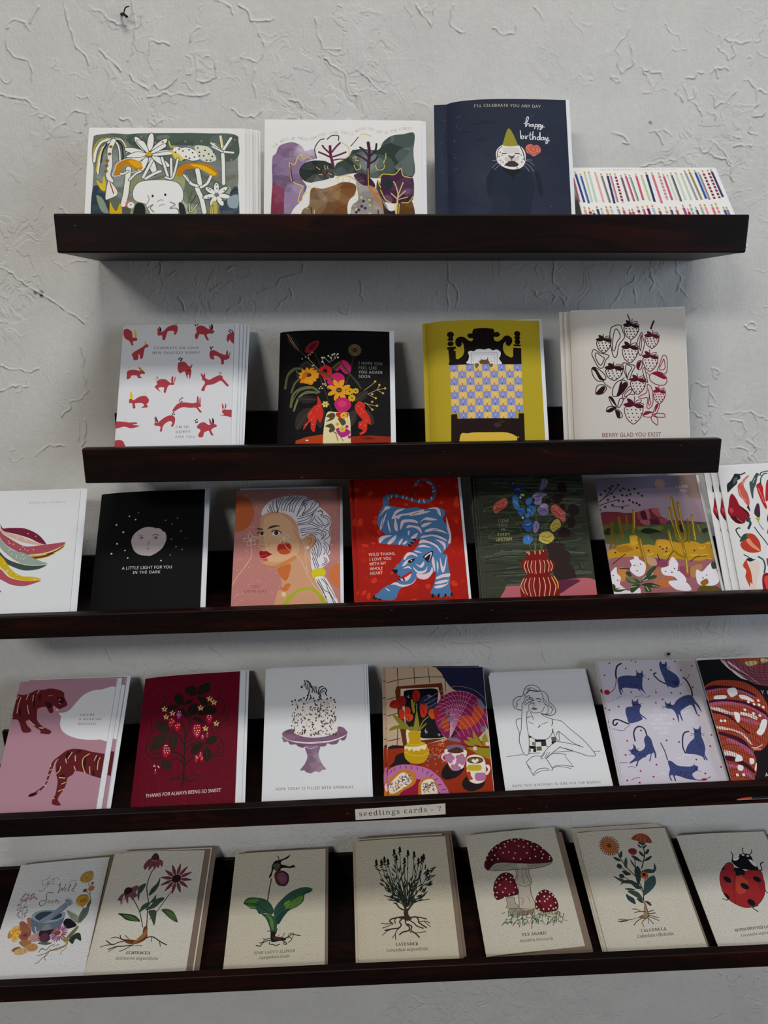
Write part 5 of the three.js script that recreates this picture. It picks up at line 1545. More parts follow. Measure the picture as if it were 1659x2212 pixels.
  d.P('#e2dce4',[518,1088,596,1074,683,1095,719,1166,667,1181,571,1159]);
  d.P('#e2dce4',[807,978,853,998,924,939,971,915,995,1004,991,1100,916,1140,802,1126,785,1047]);
  d.P('#e2dce4',[3,969,61,919,60,981,86,1025,68,1086,88,1121,-2,1108,-13,1021]);
  d.P('#e2dce4',[-1,1160,88,1121,132,1157,220,1127,248,1154,205,1212,-11,1220]);
  d.D('#3a2c38',6,[230,913,247,967,291,903,512,983,569,994,630,979,600,960,849,1059,888,1034,19,1001,53,1050]);
  d.S('#c8c04a',6.9,[248,909,266,928]);
  d.P('#2a3a22',[135,984,171,968,190,1004,171,1020]);
  d.P('#34482a',[136,1028,218,1040,260,1085,192,1091,146,1072]);
  d.P('#30432a',[260,1085,304,1026,365,959,422,926,425,953,374,1003,421,1023,400,1048,331,1062]);
  d.P('#26381f',[265,1103,343,1089,429,1119,418,1135,335,1132]);
  d.P('#5c7040',[136,1028,186,1030,220,1075,171,1073]);
  d.P('#2c3f24',[151,1141,191,1100,257,1102,207,1152,162,1176]);
  d.P('#34482a',[286,1130,335,1132,344,1175,295,1173]);
  d.P('#2c3f24',[2,1083,24,1101,27,1136,118,1140,48,1162,-7,1143]);
  d.P('#33472c',[953,923,990,907,1004,960,959,976]);
  d.S('#c6d09a',5.1,[282,1051,322,1018]);
  d.S('#c6d09a',5.1,[371,1020,393,995]);
  d.S('#c6d09a',5.1,[280,1069,332,1054]);
  d.S('#c6d09a',5.1,[162,1124,213,1118]);
  d.S('#c6d09a',5.1,[363,1116,419,1127]);
  d.S('#d4dca0',5.1,[304,1122,321,1166]);
  d.P('#5a4a20',[799,1144,900,1139,964,1151,1002,1204,764,1237]);
  d.P('#8a5c1c',[816,1101,881,1069,888,1113,834,1136]);
  d.S('#d9b84a',6.1,[770,826,801,836,845,829]);
  d.S('#d9b84a',6.1,[868,758,908,769,937,752]);
  d.S('#d9b84a',6.1,[951,726,986,723]);
  d.S('#d9b84a',6.1,[877,839,946,833]);
  d.S('#d9b84a',6.9,[938,873,979,879]);
  d.S('#d9b84a',6.1,[373,817,427,802]);
  d.S('#d9b84a',6.1,[524,824,580,799]);
  d.S('#2a1c18',6.9,[32,891,99,841,165,799]);
  d.S('#2a1c18',8.6,[92,938,142,940,183,946]);
  d.S('#2a1c18',6.9,[538,887,593,818,625,783]);
  d.S('#2a1c18',8.6,[473,875,467,812]);
  d.S('#2a1c18',6.9,[764,897,823,855,926,846]);
  d.D('#3a1c24',8.7,[527,761,567,754,556,789,506,738,389,773,824,788,75,777,285,741]);
  d.T('#d9cfcf',39,780,134,"I LOVE",{w:116,turn:0.019});
  d.T('#d9cfcf',39,807,180,"YOU",{w:70,turn:-0.011});
};
ART.peppers = (d, H) => {
  d.ink = 1.189;
  d.P('#20262a',[50,240,59,169,98,133,137,82,147,67,175,72,195,85,192,119,164,132,151,166,99,208,61,242]);
  d.S('#2c3c38',12,[168,72,204,78,247,63]);
  d.P('#4e5a5a',[130,119,163,98,166,121,121,172]);
  d.P('#bd5a50',[153,196,173,167,206,146,224,124,275,89,273,104,236,140,212,192,234,268,238,343,226,387,206,379,180,325,152,279]);
  d.P('#d88a78',[203,161,230,132,256,111,206,184]);
  d.S('#dc9a88',5.9,[163,219,172,287,206,341]);
  d.P('#2a3430',[202,401,223,387,226,446,207,416]);
  d.P('#3d5250',[272,165,301,143,331,99,359,70,378,87,358,116,330,183,297,241,280,315,269,315,266,255]);
  d.S('#3d5250',10,[372,79,391,95,403,69,477,54]);
  d.S('#e4dfda',4.4,[304,166,334,122]);
  d.P('#b3242c',[331,198,361,177,385,186,392,224,386,276,386,351,392,411,378,428,358,379,339,289]);
  d.S('#2a3c36',10,[377,170,394,118,430,82,460,79]);
  d.P('#2c3c34',[357,177,377,166,385,182,366,185]);
  d.S('#e8a090',5.9,[345,221,361,290,376,365]);
  d.P('#b3242c',[419,218,436,166,460,144,543,179,484,296,407,352,392,336]);
  d.P('#2c3c34',[446,151,478,137,472,167]);
  d.P('#8a1626',[37,377,57,304,82,264,102,276,122,322,140,383,188,437,212,483,200,511,173,517,152,553,108,558,68,541,41,496,21,443]);
  d.P('#b54048',[35,407,65,401,74,431,48,452]);
  d.P('#3a0a14',[140,383,201,445,212,483,197,467,145,398]);
  d.P('#4a0c18',[36,481,92,491,128,530,156,531,108,558,57,526]);
  d.S('#e6b0b0',4.3,[90,498,114,529,140,545]);
  d.S('#2c4440',22,[181,518,199,533,205,563,179,606]);
  d.P('#2c4440',[166,517,215,508,208,527,182,547]);
  d.P('#46283e',[261,456,281,405,310,369,323,392,312,488,290,509,266,485]);
  d.P('#9aac28',[261,511,304,513,292,538,282,552,272,530]);
  d.S('#8a9c28',7.2,[283,545,291,582]);
  d.S('#2c3a30',5.8,[291,582,315,627]);
  d.S('#20302c',11,[88,688,70,651,62,614,87,597,101,600]);
  d.P('#2c4a44',[77,731,90,695,125,661,162,656,150,684,167,707,122,719]);
  d.P('#b43c28',[76,753,115,718,151,713,154,663,191,657,229,681,259,748,253,820,243,834,192,842,143,835,92,804]);
  d.P('#d88c74',[136,720,168,703,194,752,246,819,230,826,168,779]);
  d.S('#20282a',8.7,[237,601,263,654,306,729,337,788,371,833]);
  d.S('#2c4044',22,[406,471,380,528,383,587,355,659]);
  d.P('#b8422c',[63,959,85,918,109,905,117,977,124,1034,116,1132,94,1172,77,1115,66,1059,83,1003]);
  d.P('#d9c6ba',[107,912,169,923,211,925,206,1010,175,1079,146,1161,97,1380,42,1377,95,1130,116,1132,127,1034]);
  d.P('#1f2c2a',[103,898,126,888,148,886,166,901,187,906,141,921,114,912]);
  d.S('#1f2c2a',8.5,[139,892,115,870,90,854]);
  d.S('#3c544c',15,[244,1033,263,970,256,913,219,882]);
  d.P('#8a1430',[220,1067,246,1040,281,1042,288,1113,248,1251,206,1248,204,1150]);
  d.P('#c84a36',[231,1082,270,1063,279,1127,239,1222,232,1152]);
  d.P('#a82a4a',[291,901,325,924,317,1002,288,972]);
};
ART.roaringTiger = (d, H) => {
  d.ink = 1.271;
  d.F('#a27b88',[-636,-251,1222,-178,1495,1718,-121,1654]);
  d.P('#d2d2d6',[470,354,527,347,580,315,626,246,689,168,767,127,851,116,1025,128,1037,616,924,637,774,632,644,600,550,546,507,476,498,390]);
  d.P('#5a1c22',[-61,139,68,144,133,128,195,99,263,98,330,87,401,99,476,133,496,187,534,251,535,278,493,302,462,314,432,291,402,272,399,299,415,334,385,351,352,314,328,283,303,282,270,289,245,310,260,398,286,442,338,487,403,519,433,541,413,566,328,554,322,528,254,483,192,429,156,419,174,463,222,508,224,537,158,539,125,504,109,469,69,407,7,392,-19,352]);
  d.P('#2e0f14',[229,177,245,133,256,222]);
  d.P('#2e0f14',[311,242,352,235,385,272,357,297]);
  d.P('#2e0f14',[422,202,470,186,505,232,465,248]);
  d.P('#2e0f14',[57,320,67,268,87,373]);
  d.P('#2e0f14',[182,175,208,238,203,291]);
  d.S('#dbb888',7.9,[18,151,1,186]);
  d.S('#dbb888',7.9,[47,165,37,249,44,333]);
  d.S('#dbb888',7.9,[118,137,109,194]);
  d.S('#dbb888',7.9,[172,152,179,215]);
  d.S('#dbb888',7.1,[222,105,207,133]);
  d.S('#dbb888',7.8,[132,257,153,315,169,346]);
  d.S('#dbb888',7.7,[179,412,221,448,256,473]);
  d.S('#dbb888',10,[305,498,345,502]);
  d.S('#dbb888',6.9,[-7,352,10,377]);
  d.S('#b88a86',6.1,[329,168,371,160]);
  d.S('#b88a86',6.1,[448,248,471,258]);
  d.E('#8a5a4a',450,212,12,13);
  d.S('#b59a96',5.2,[415,334,437,318]);
  d.S('#d8c8c4',7.8,[434,304,452,327]);
  d.S('#d8c8c4',6.9,[461,310,448,331]);
  d.P('#5a1c22',[558,788,614,741,676,722,776,731,880,759,1007,781,1132,794,1160,1068,990,1014,905,987,817,952,742,941,724,972,682,1002,677,1057,663,1111,634,1164,626,1203,663,1250,653,1257,621,1256,578,1239,577,1193,593,1155,594,1085,589,1022,558,949,542,868,555,812,528,844,517,908,502,987,495,1034,473,1080,435,1126,402,1155,340,1164,345,1149,395,1124,443,1087,475,1049,484,978,491,899,510,835]);
  d.P('#26121a',[340,1162,358,1138,397,1132,408,1148,380,1164]);
  d.P('#2e1016',[627,807,625,758,665,751,658,800]);
  d.P('#2e1016',[715,753,745,738,771,747,742,766]);
  d.P('#2e1016',[811,919,806,846,822,798,832,880,832,944]);
  d.P('#2e1016',[563,934,584,878,588,934]);
  d.P('#2e1016',[599,991,627,968,655,989]);
  d.P('#2e1016',[927,884,937,803,950,876]);
  d.P('#2e1016',[910,971,919,932,937,988]);
  d.S('#dcb680',8.2,[678,756,663,784,649,816]);
  d.S('#dcb680',8.2,[715,790,725,843]);
  d.S('#dcb680',8.2,[627,819,642,858]);
  d.S('#dcb680',8.2,[850,775,800,814,798,870,821,928,839,960]);
  d.S('#dcb680',8.2,[923,794,907,842]);
  d.S('#dcb680',8.2,[960,816,947,860,953,933]);
  d.S('#dcb680',8.1,[591,890,590,927,564,958]);
  d.S('#dcb680',8.1,[721,892,742,931]);
  d.S('#d89a4a',9.7,[873,902,887,970]);
  d.S('#dcb680',8,[600,996,658,1003]);
  d.S('#dcb680',8,[633,1059,670,1043]);
  d.S('#dcb680',7.9,[614,1125,663,1107]);
  d.S('#dcb680',7.1,[575,1185,592,1192]);
  d.S('#e0c8b0',7.3,[491,878,498,887]);
  d.S('#e0c8b0',7.3,[495,923,507,915]);
  d.S('#e0c8b0',7.2,[490,972,501,963]);
  d.S('#e0c8b0',7.2,[479,1026,494,1018]);
  d.S('#e0c8b0',7.2,[465,1060,487,1069]);
  d.S('#e0c8b0',7.1,[420,1129,437,1114]);
  d.T('#4a4248',32,687,389,"YOU'RE",{w:144,turn:0.027});
  d.T('#4a4248',32,686,434,"A ROARING",{w:226,turn:0.028});
  d.T('#4a4248',32,686,481,"SUCCESS!",{w:179,turn:0.030});
};
ART.strawberryPlant = (d, H) => {
  d.ink = 1.23;
  d.F('#5c0a1e',[-348,-231,1273,-86,1318,1845,-74,1730]);
  for(let i=0;i<400;i++)d.E(i%2?'#7a1024':'#8c1a2a',rnd()*1000,rnd()*H,rr(1,3),rr(4,16));
  d.S('#231a14',15,[491,1153,492,1032,488,883,481,756,476,652]);
  d.S('#231a14',12,[496,975,536,920,592,892]);
  d.S('#231a14',12,[487,966,462,922,402,892,345,904]);
  d.S('#231a14',13,[490,908,448,854,379,823,329,827]);
  d.S('#231a14',12,[489,799,453,719,404,646,342,614]);
  d.S('#231a14',12,[498,808,540,761,605,741,673,764]);
  d.S('#231a14',12,[482,670,456,563,425,508]);
  d.S('#231a14',12,[490,671,515,568,517,480]);
  d.S('#231a14',10,[492,739,535,709,566,677]);
  d.S('#2c1a12',11,[263,830,197,828,152,795,134,709,168,643]);
  d.S('#2c1a12',11,[276,869,194,874,123,835,99,765,103,663,139,606,117,481,126,410,189,362,242,294,260,259,245,230,218,223]);
  d.S('#2c1a12',10,[747,863,796,859,819,819,799,774]);
  d.S('#2c1a12',11,[757,889,832,895,866,840,858,771,812,698,799,628,829,569,886,530,902,496,883,467,858,470]);
  d.S('#2c1a12',11,[766,511,839,437,861,385,832,318,794,269,799,195,850,172]);
  d.S('#2c1a12',8.6,[738,605,759,668]);
  d.S('#2c1a12',13,[482,1055,444,1084,387,1080,366,1118]);
  d.S('#2c1a12',11,[499,1057,549,1077,605,1058,647,1082]);
  d.S('#2c1a12',11,[501,1081,545,1125,617,1107]);
  d.S('#2c1a12',9.8,[481,1088,485,1184]);
  d.P('#1c1811',[439,164,488,131,542,145,562,230,515,245,451,211]);
  d.P('#1c1811',[575,231,578,157,627,115,697,116,693,186,653,229]);
  d.P('#1c1811',[568,258,629,264,676,314,670,359,617,336]);
  d.P('#1c1811',[336,284,339,220,381,200,419,236,434,311,402,344]);
  d.P('#1c1811',[428,337,458,295,527,282,504,326]);
  d.P('#1c1811',[277,379,297,326,367,332,387,361]);
  d.P('#1c1811',[498,461,483,388,522,337,574,332,589,415,557,448]);
  d.P('#1c1811',[591,451,629,382,714,367,777,404,754,447,677,458]);
  d.P('#1e1912',[535,491,585,477,638,508,667,555,606,532]);
  d.P('#1e1912',[380,388,440,384,479,441,492,487]);
  d.P('#2a2118',[176,556,179,504,237,491,299,523,323,595,250,615]);
  d.P('#2a2118',[151,753,170,660,242,623,310,629,285,713,225,785,168,788]);
  d.P('#2a2118',[317,699,336,640,397,663,404,740,377,806,324,776]);
  d.P('#241c14',[546,837,557,771,623,755,666,771,628,828,573,865]);
  d.P('#241c14',[682,764,711,698,777,687,799,706,774,764]);
  d.P('#241c14',[669,873,684,790,736,828,753,897,719,944,685,925]);
  d.P('#2a2118',[255,904,294,887,338,912,365,939,362,988,329,985,296,990,268,955]);
  d.S('#3c3226',3.4,[205,749,295,645]);
  d.S('#3c3226',3.4,[355,659,366,780]);
  d.S('#3c3226',3.4,[693,808,718,927]);
  d.P('#a51a2c',[549,615,557,563,608,559,632,596,624,665,597,693,566,668]);
  d.P('#9c1626',[267,822,268,754,296,744,333,777,345,820,309,867,283,857]);
  d.P('#9c1626',[301,541,304,479,337,469,365,502,352,545,320,565]);
  d.P('#9c1626',[364,573,376,525,410,528,422,569,397,610]);
  d.P('#a01a2c',[676,494,686,464,730,472,737,517,709,554]);
  d.P('#a01a2c',[589,916,594,875,624,878,626,911,608,947]);
  d.P('#a01a2c',[633,887,634,845,659,856,672,915,657,939]);
  d.P('#8c3c7c',[372,432,383,410,423,427,421,454,393,483]);
  d.P('#8c2c48',[635,700,641,666,663,673,666,712,649,717]);
  d.P('#8c2c48',[681,687,687,653,708,664,707,702]);
  d.P('#9c2030',[200,1007,216,1000,229,1013,217,1026]);
  d.D('#e6d6d4',5.2,[566,568,592,566,613,568,564,594,585,592,610,590,570,621,596,619,617,621,585,642,606,642,599,663,590,662,286,752,305,751,283,777,304,779,325,780,281,802,306,804,331,804,292,824,317,826,288,749,370,551,391,549,408,546,389,575,316,516,337,513,348,501,325,481,695,469,717,471,692,486,722,494,706,510,603,884,609,901,617,898,643,854,640,879,662,898,659,914,390,402,408,408,385,433,398,443,196,937,206,950,194,949,214,983,240,957,245,966,235,952,211,991,650,676,656,689,699,654]);
  d.P('#e2d6a4',[698,253,709,274,731,280,717,295,721,318,700,306,682,314,683,292,667,274,689,272]);
  d.P('#b5a01e',[699,267,706,282,721,285,710,295,715,312,700,301,688,309,690,293,678,281,693,281]);
  d.E('#2a1c18',703,279,8.8,7.4);
  d.P('#e2d6a4',[744,296,755,316,777,323,763,338,767,360,746,348,728,357,729,335,713,317,735,314]);
  d.P('#b5a01e',[745,310,752,325,767,327,756,337,761,354,746,344,734,352,736,335,724,323,739,324]);
  d.E('#2a1c18',749,322,8.7,7.4);
  d.P('#e2d6a4',[611,348,622,368,644,375,630,390,635,412,614,400,596,408,597,387,581,369,602,366]);
  d.P('#b5a01e',[612,362,619,377,634,379,624,389,628,406,614,395,601,403,604,387,592,375,606,376]);
  d.E('#2a1c18',616,374,8.7,7.3);
  d.P('#e2d6a4',[239,332,251,352,273,358,260,373,265,395,244,384,226,392,226,371,210,353,231,350]);
  d.P('#b5a01e',[241,346,248,361,263,363,253,373,258,390,243,379,231,387,233,371,221,359,235,360]);
  d.E('#2a1c18',245,358,8.7,7.3);
  d.P('#e2d6a4',[326,383,337,403,359,409,346,424,351,446,330,434,312,443,313,421,296,404,317,401]);
  d.P('#b5a01e',[327,396,335,411,349,414,339,424,344,440,330,430,318,438,319,422,307,410,322,410]);
  d.E('#2a1c18',332,409,8.7,7.3);
  d.P('#e2d6a4',[265,417,276,437,298,443,285,458,290,480,269,468,251,477,252,455,236,438,257,435]);
  d.P('#b5a01e',[266,431,274,446,289,448,278,458,284,474,269,464,257,472,259,456,246,444,261,444]);
  d.E('#2a1c18',271,443,8.6,7.2);
  d.P('#e2d6a4',[674,572,685,591,706,597,693,612,697,633,677,622,659,630,660,609,644,592,665,589]);
  d.P('#b5a01e',[675,585,682,599,697,602,686,611,691,627,677,617,664,625,667,609,655,598,669,598]);
  d.E('#2a1c18',679,597,8.5,7.1);
  d.P('#e2d6a4',[780,527,790,546,812,553,799,567,802,589,782,577,764,586,765,565,750,547,771,545]);
  d.P('#b5a01e',[781,540,788,555,802,557,792,567,796,583,782,573,770,581,772,565,760,554,775,554]);
  d.E('#2a1c18',785,552,8.6,7.1);
  d.T('#e6dcd8',44,142,1244,"THANKS FOR ALWAYS BEING SO SWEET",{w:720});
};
ART.cake = (d, H) => {
  d.ink = 1.189;
  d.wash('#7d5a72',[180,671,203,641,282,621,298,661,378,700,489,717,615,707,711,672,727,621,775,627,814,668,814,692,758,721,647,751,521,765,395,755,284,739,213,712],.4,10);
  d.wash('#7a5670',[181,695,221,720,316,756,426,772,529,773,655,763,766,729,812,700,797,746,765,756,742,744,718,782,663,791,623,777,600,803,537,804,505,795,474,813,419,799,380,809,332,791,316,775,261,773,237,744,198,746],.4,10);
  d.S('#e6dfe6',4.7,[197,703,276,742,411,760,537,758,663,752,798,707]);
  d.wash('#866880',[411,799,545,801,537,858,541,905,569,967,606,1021,569,1027,546,1045,499,1037,461,1054,414,1039,399,1023,360,1018,405,959,428,892],.4,10);
  d.S('#e6dfe6',4.7,[411,799,458,820,529,800]);
  d.P('#d9d3cf',[264,362,340,345,453,337,616,340,721,358,724,488,715,648,695,671,615,699,505,710,378,692,298,661,277,589,269,468]);
  d.P('#c2bcba',[264,362,340,345,453,337,616,340,721,358,656,371,502,372,373,365]);
  {const P0=[272,370],P1=[714,695];for(let i=0;i<240;i++){const x=rr(P0[0],P1[0]),y=rr(P0[1],P1[1]);d.E(['#2a2624','#5a4034','#3a3a44','#6b5a48','#a8a29a'][i%5],x,y,rr(3,7),rr(6,13),rr(-.6,.6));}}
  d.D('#2a2826',9,[272,347,304,337,344,341,364,332,392,318,429,295,461,323,486,326,660,328,693,348,624,337,498,352,535,345]);
  d.P('#c9c6c4',[362,205,382,168,402,152,443,145,464,188,501,202,575,203,607,220,616,270,599,303,567,293,485,277,445,262,412,228,387,201]);
  d.P('#17161a',[358,204,370,192,379,209,367,219]);
  d.S('#17161a',10,[394,139,402,156]);
  d.S('#17161a',12,[419,142,452,171,464,213]);
  d.L('#17161a',6.6,[403,168,391,193]);
  d.S('#17161a',6.7,[411,160,407,194,420,228]);
  d.S('#17161a',6.6,[427,170,423,203,436,245]);
  d.S('#17161a',7.5,[444,179,444,221,449,263]);
  d.S('#17161a',8.3,[472,201,477,239,473,264]);
  d.S('#17161a',8.3,[493,206,493,240,502,269]);
  d.S('#17161a',8.3,[513,207,514,241,522,274]);
  d.S('#17161a',9.1,[583,206,550,217,538,250,534,275]);
  d.S('#17161a',9.1,[599,223,567,243,546,275]);
  d.S('#17161a',7.4,[599,253,567,268,551,300]);
  d.S('#17161a',9.9,[603,224,620,254,607,278,620,303]);
  d.S('#17161a',9.9,[440,262,429,312,413,344]);
  d.S('#17161a',9,[453,288,461,313,445,337]);
  d.S('#17161a',9.9,[534,283,559,301,542,317,567,342]);
  d.S('#17161a',8.2,[551,292,563,322,539,345]);
  d.T('#55525a',34,128,1194,"HOPE TODAY IS FILLED WITH SPRINKLES",{w:736,turn:0.016});
};
ART.breakfast = (d, H) => {
  d.ink = 1.189;
  d.F('#b59c84',[-201,-124,1421,-104,1238,1635,-192,1614]);
  d.P('#1d1f38',[549,-29,1049,-23,1030,687,989,625,900,355,788,265,687,239,612,147,576,72]);
  d.L('#2a1c1c',6.6,[121,-1,125,199]);
  d.L('#2a1c1c',6.6,[290,-7,296,176]);
  d.L('#2a1c1c',6.6,[435,-5,448,170]);
  d.L('#2a1c1c',6.5,[11,156,126,129,294,109,446,102,598,107]);
  d.L('#2a1c1c',6.4,[9,332,108,309]);
  d.L('#2a1c1c',6.3,[11,499,120,471]);
  d.L('#2a1c1c',6.1,[9,746,131,725]);
  d.L('#2a1c1c',6.2,[110,629,100,789]);
  d.L('#2a1c1c',6.5,[605,131,603,254]);
  d.F('#5b2a12',[108,199,571,168,581,286,570,351,575,727,381,785,183,816,160,805,119,536,93,248]);
  d.F('#c9b6a0',[149,224,434,215,529,212,549,302,540,399,567,727,207,756,187,614,147,297]);
  d.P('#0e0e12',[179,273,211,241,354,228,513,233,521,318,495,462,532,665,552,719,353,724,309,678,203,614,184,410]);
  d.P('#23263e',[330,364,383,300,447,289,500,334,505,414,424,477,347,460]);
  d.L('#a4a4b4',4,[210,306,241,314]);
  d.L('#a4a4b4',4,[226,290,225,322]);
  d.L('#a4a4b4',4.8,[415,301,454,305]);
  d.L('#a4a4b4',4.8,[435,289,434,321]);
  d.L('#b8b8c4',6.2,[371,655,401,667]);
  d.L('#b8b8c4',6.2,[383,636,385,682]);
  d.L('#b8b8c4',5.4,[500,692,526,696]);
  d.L('#b8b8c4',5.4,[512,680,513,707]);
  d.F('#8e2a0c',[4,822,259,814,381,785,582,742,993,763,995,928,1011,1359,-11,1345]);
  d.F('#1a1216',[8,807,54,788,160,794,175,816,16,825]);
  d.P('#1a1216',[21,996,67,945,83,894,129,868,174,872,217,977,119,975]);
  d.P('#1a1216',[209,977,299,978,360,956,299,985]);
  d.E('#7d1848',741,512,264,264);
  {const c=[741,512],b=[612,743];for(let k=0;k<19;k++){const a=-2.75+k*.17;d.S(k<11?'#b38aa0':'#3a1224',4,[b[0],b[1],c[0]+Math.cos(a)*120,c[1]+Math.sin(a)*140,c[0]+Math.cos(a)*262,c[1]+Math.sin(a)*262]);}}
  d.P('#a53a16',[707,621,757,505,842,514,880,419,943,420,969,484,884,585,787,638]);
  d.P('#9c3a18',[545,541,607,542,609,658,556,635]);
  {const b=[612,743];for(let k=1;k<11;k++){const r=60+k*46;d.S('#c49ab0',3,[b[0]-r*.45,b[1]-r*.75,b[0]+r*.1,b[1]-r*1.02,b[0]+r*.55,b[1]-r*.95,b[0]+r*.85,b[1]-r*.6,b[0]+r*1.0,b[1]-r*.25].map((v,i)=>v));}}
  d.P('#6a6270',[908,355,949,340,982,420,956,444]);
  d.P('#6a6270',[600,534,648,511,662,543,622,566]);
  d.P('#6a6270',[593,447,621,440,610,495,587,487]);
  d.P('#6a6270',[935,624,982,609,962,671,924,663]);
  d.P('#6e6474',[590,727,689,729,718,767,612,750]);
  d.D('#6a6470',11,[747,353,881,403,527,611,401,868,415,905,461,884,497,914,391,942,459,928,533,955,465,973,385,986,473,1042]);
  {const b=[566,757],e=[361,920];for(let k=0;k<90;k++){const t=rnd(),s=rr(-.6,.6);d.E('#c9a58c',b[0]+(e[0]-b[0])*t+s*180*t+60*t,b[1]+(e[1]-b[1])*t-20+s*30,rr(2,6),rr(2,4));}}
  d.P('#77701c',[202,653,241,607,295,631,309,654,341,616,389,578,396,586,349,632,317,655]);
  d.P('#77701c',[58,484,81,488,135,528,180,575,218,615,263,654,218,638,141,598,103,559]);
  d.P('#77701c',[29,632,64,605,134,590,188,599,233,638,278,658,187,637,110,629,37,647]);
  d.P('#837a22',[248,347,264,331,279,379,284,459,268,475,254,411]);
  d.P('#837a22',[304,443,314,507,323,601,302,654,263,654,282,538]);
  d.S('#837a22',11,[188,575,225,630]);
  d.S('#837a22',11,[415,516,367,554,317,639]);
  d.S('#9a9a9a',6.3,[306,380,304,443]);
  d.S('#837a22',9.5,[287,363,286,395]);
  d.P('#9c1c14',[32,392,60,344,107,341,130,369,133,401,98,425,51,416]);
  d.P('#8a1814',[139,321,155,297,182,306,201,334,192,386,161,410,138,377]);
  d.P('#9c1c14',[265,299,282,250,310,242,338,259,344,300,327,348,303,362,280,347]);
  d.P('#b52c16',[129,449,152,433,179,450,182,489,166,532,135,520]);
  d.P('#b52c18',[184,418,215,410,242,435,237,482,198,489]);
  d.P('#c23a1c',[182,497,221,482,260,490,263,530,227,560,197,544]);
  d.P('#b5301c',[336,412,357,380,380,393,396,381,414,421,400,484,376,519,345,507]);
  d.P('#b84a1c',[416,477,441,437,488,446,493,509,460,540,430,516]);
  d.P('#8f1c1c',[472,446,504,434,525,478,499,533,483,540]);
  d.S('#3a0c0c',4,[282,266,304,315,307,356]);
  d.S('#3a0c0c',4,[44,384,83,369,114,393]);
  d.S('#3a0c0c',4,[348,404,370,460,376,508]);
  d.S('#3a0c0c',3.9,[205,505,220,521,220,552]);
  d.P('#e0d2b8',[217,653,325,655,324,674,224,676]);
  d.P('#d8cfae',[190,661,217,646,222,753,199,768]);
  d.P('#b8900c',[217,665,324,662,329,747,367,770,402,831,400,890,353,956,284,970,217,955,173,910,167,842,183,790,219,753]);
  d.P('#e2d8b4',[172,797,206,805,282,806,381,785,384,808,364,838,334,826,311,848,281,840,258,851,243,828,212,847,198,824,175,831]);
  d.S('#d8b83a',5.3,[191,767,259,791,336,777,374,770]);
  d.S('#d8b83a',5.3,[170,857,257,892,347,890,401,861]);
  d.P('#c4b8be',[533,877,564,866,571,885,543,900,542,929,575,937,578,952,541,944,520,914]);
  d.P('#ded6cc',[569,833,759,843,757,925,725,1013,671,1038,627,1026,592,989,573,908]);
  d.E('#6c6280',665,823,93,32);
  d.P('#4a2a1e',[584,852,638,826,692,816,743,854,696,873,628,871]);
  d.flower('#b0688c',599,919,52,5,22,7.5,0,1);
  d.flower('#b0688c',711,932,56,5,24,7.5,0,1);
  d.flower('#b0688c',654,1016,52,5,19,7.4,0,1);
  d.D('#8a8290',19,[591,923,715,933,650,1018]);
  d.P('#1a1014',[517,1054,538,1010,577,974,605,1026,664,1041,733,1013,723,1042,653,1099,562,1120,519,1097]);
  d.P('#1a1014',[707,1179,718,1129,757,1093,784,1144,872,1160,925,1139,899,1189,823,1223,749,1222]);
  d.P('#ded6cc',[945,987,975,987,987,1024,960,1074,930,1081,939,1060,964,1031,951,1005]);
  d.P('#ded6cc',[763,947,785,903,862,889,927,920,945,987,932,1103,903,1146,835,1159,777,1130,760,1057]);
  d.E('#6a5034',847,941,79,33);
  d.O('#2c1a10',5.2,847,941,72,28);
  d.P('#e6dcc8',[845,970,812,948,829,930,847,939,867,926,880,945]);
  d.P('#b8a21c',[772,992,817,985,896,990,888,1037,769,1035]);
  d.P('#a83a20',[760,1057,790,1050,795,1087,812,1116,770,1122]);
  d.P('#a86a92',[837,1069,887,1059,935,1067,927,1125,844,1131]);
  d.P('#8a7e1c',[749,752,802,760,853,799,792,798]);
  d.P('#8a7e1c',[782,722,835,730,892,792,839,784]);
  d.P('#8a7e1c',[847,662,883,701,937,800,884,792,850,731]);
  d.P('#8a7e1c',[934,732,969,686,987,748,990,801,944,800]);
  d.P('#8a7e1c',[775,828,867,814,995,831,991,928,950,920,884,889,812,844]);
  d.S('#1e1a0c',4.6,[869,685,930,792]);
  d.S('#1e1a0c',6.1,[732,782,792,806,867,814,996,824]);
  d.D('#d6b4c0',20,[855,829,980,786]);
  d.P('#b0689a',[6,1061,29,1011,127,975,254,981,388,1016,489,1090,545,1169,572,1227,580,1353,-4,1345]);
  d.P('#8e1038',[12,1148,102,1092,265,1108,383,1139,469,1211,492,1352,10,1345]);
  d.L('#4a1838',5.9,[44,1025,28,1054]);
  d.L('#4a1838',5.9,[74,1004,66,1029]);
  d.L('#4a1838',5.9,[126,986,122,1012]);
  d.L('#4a1838',5.9,[179,983,180,1009]);
  d.L('#4a1838',5.9,[231,991,234,1017]);
  d.L('#4a1838',5.9,[283,1001,290,1025]);
  d.L('#4a1838',5.9,[335,1015,342,1040]);
  d.L('#4a1838',5.9,[394,1041,375,1066]);
  d.L('#4a1838',5.9,[434,1071,407,1089]);
  d.L('#4a1838',5.9,[473,1111,443,1129]);
  d.L('#4a1838',5.8,[508,1165,475,1168]);
  d.L('#4a1838',5.8,[547,1205,513,1215]);
  d.P('#b8741c',[12,1162,20,1112,103,1041,193,1020,267,1065,272,1123,234,1172,122,1235,61,1346,3,1345]);
  d.P('#ddd2c0',[12,1169,72,1098,140,1049,207,1064,236,1108,212,1151,100,1220,41,1241,12,1219]);
  d.P('#b8741c',[288,1223,302,1137,362,1102,429,1103,464,1154,476,1225,485,1352,284,1349]);
  d.P('#ddd2c0',[317,1223,323,1152,369,1117,429,1118,449,1168,468,1225,470,1352,317,1349]);
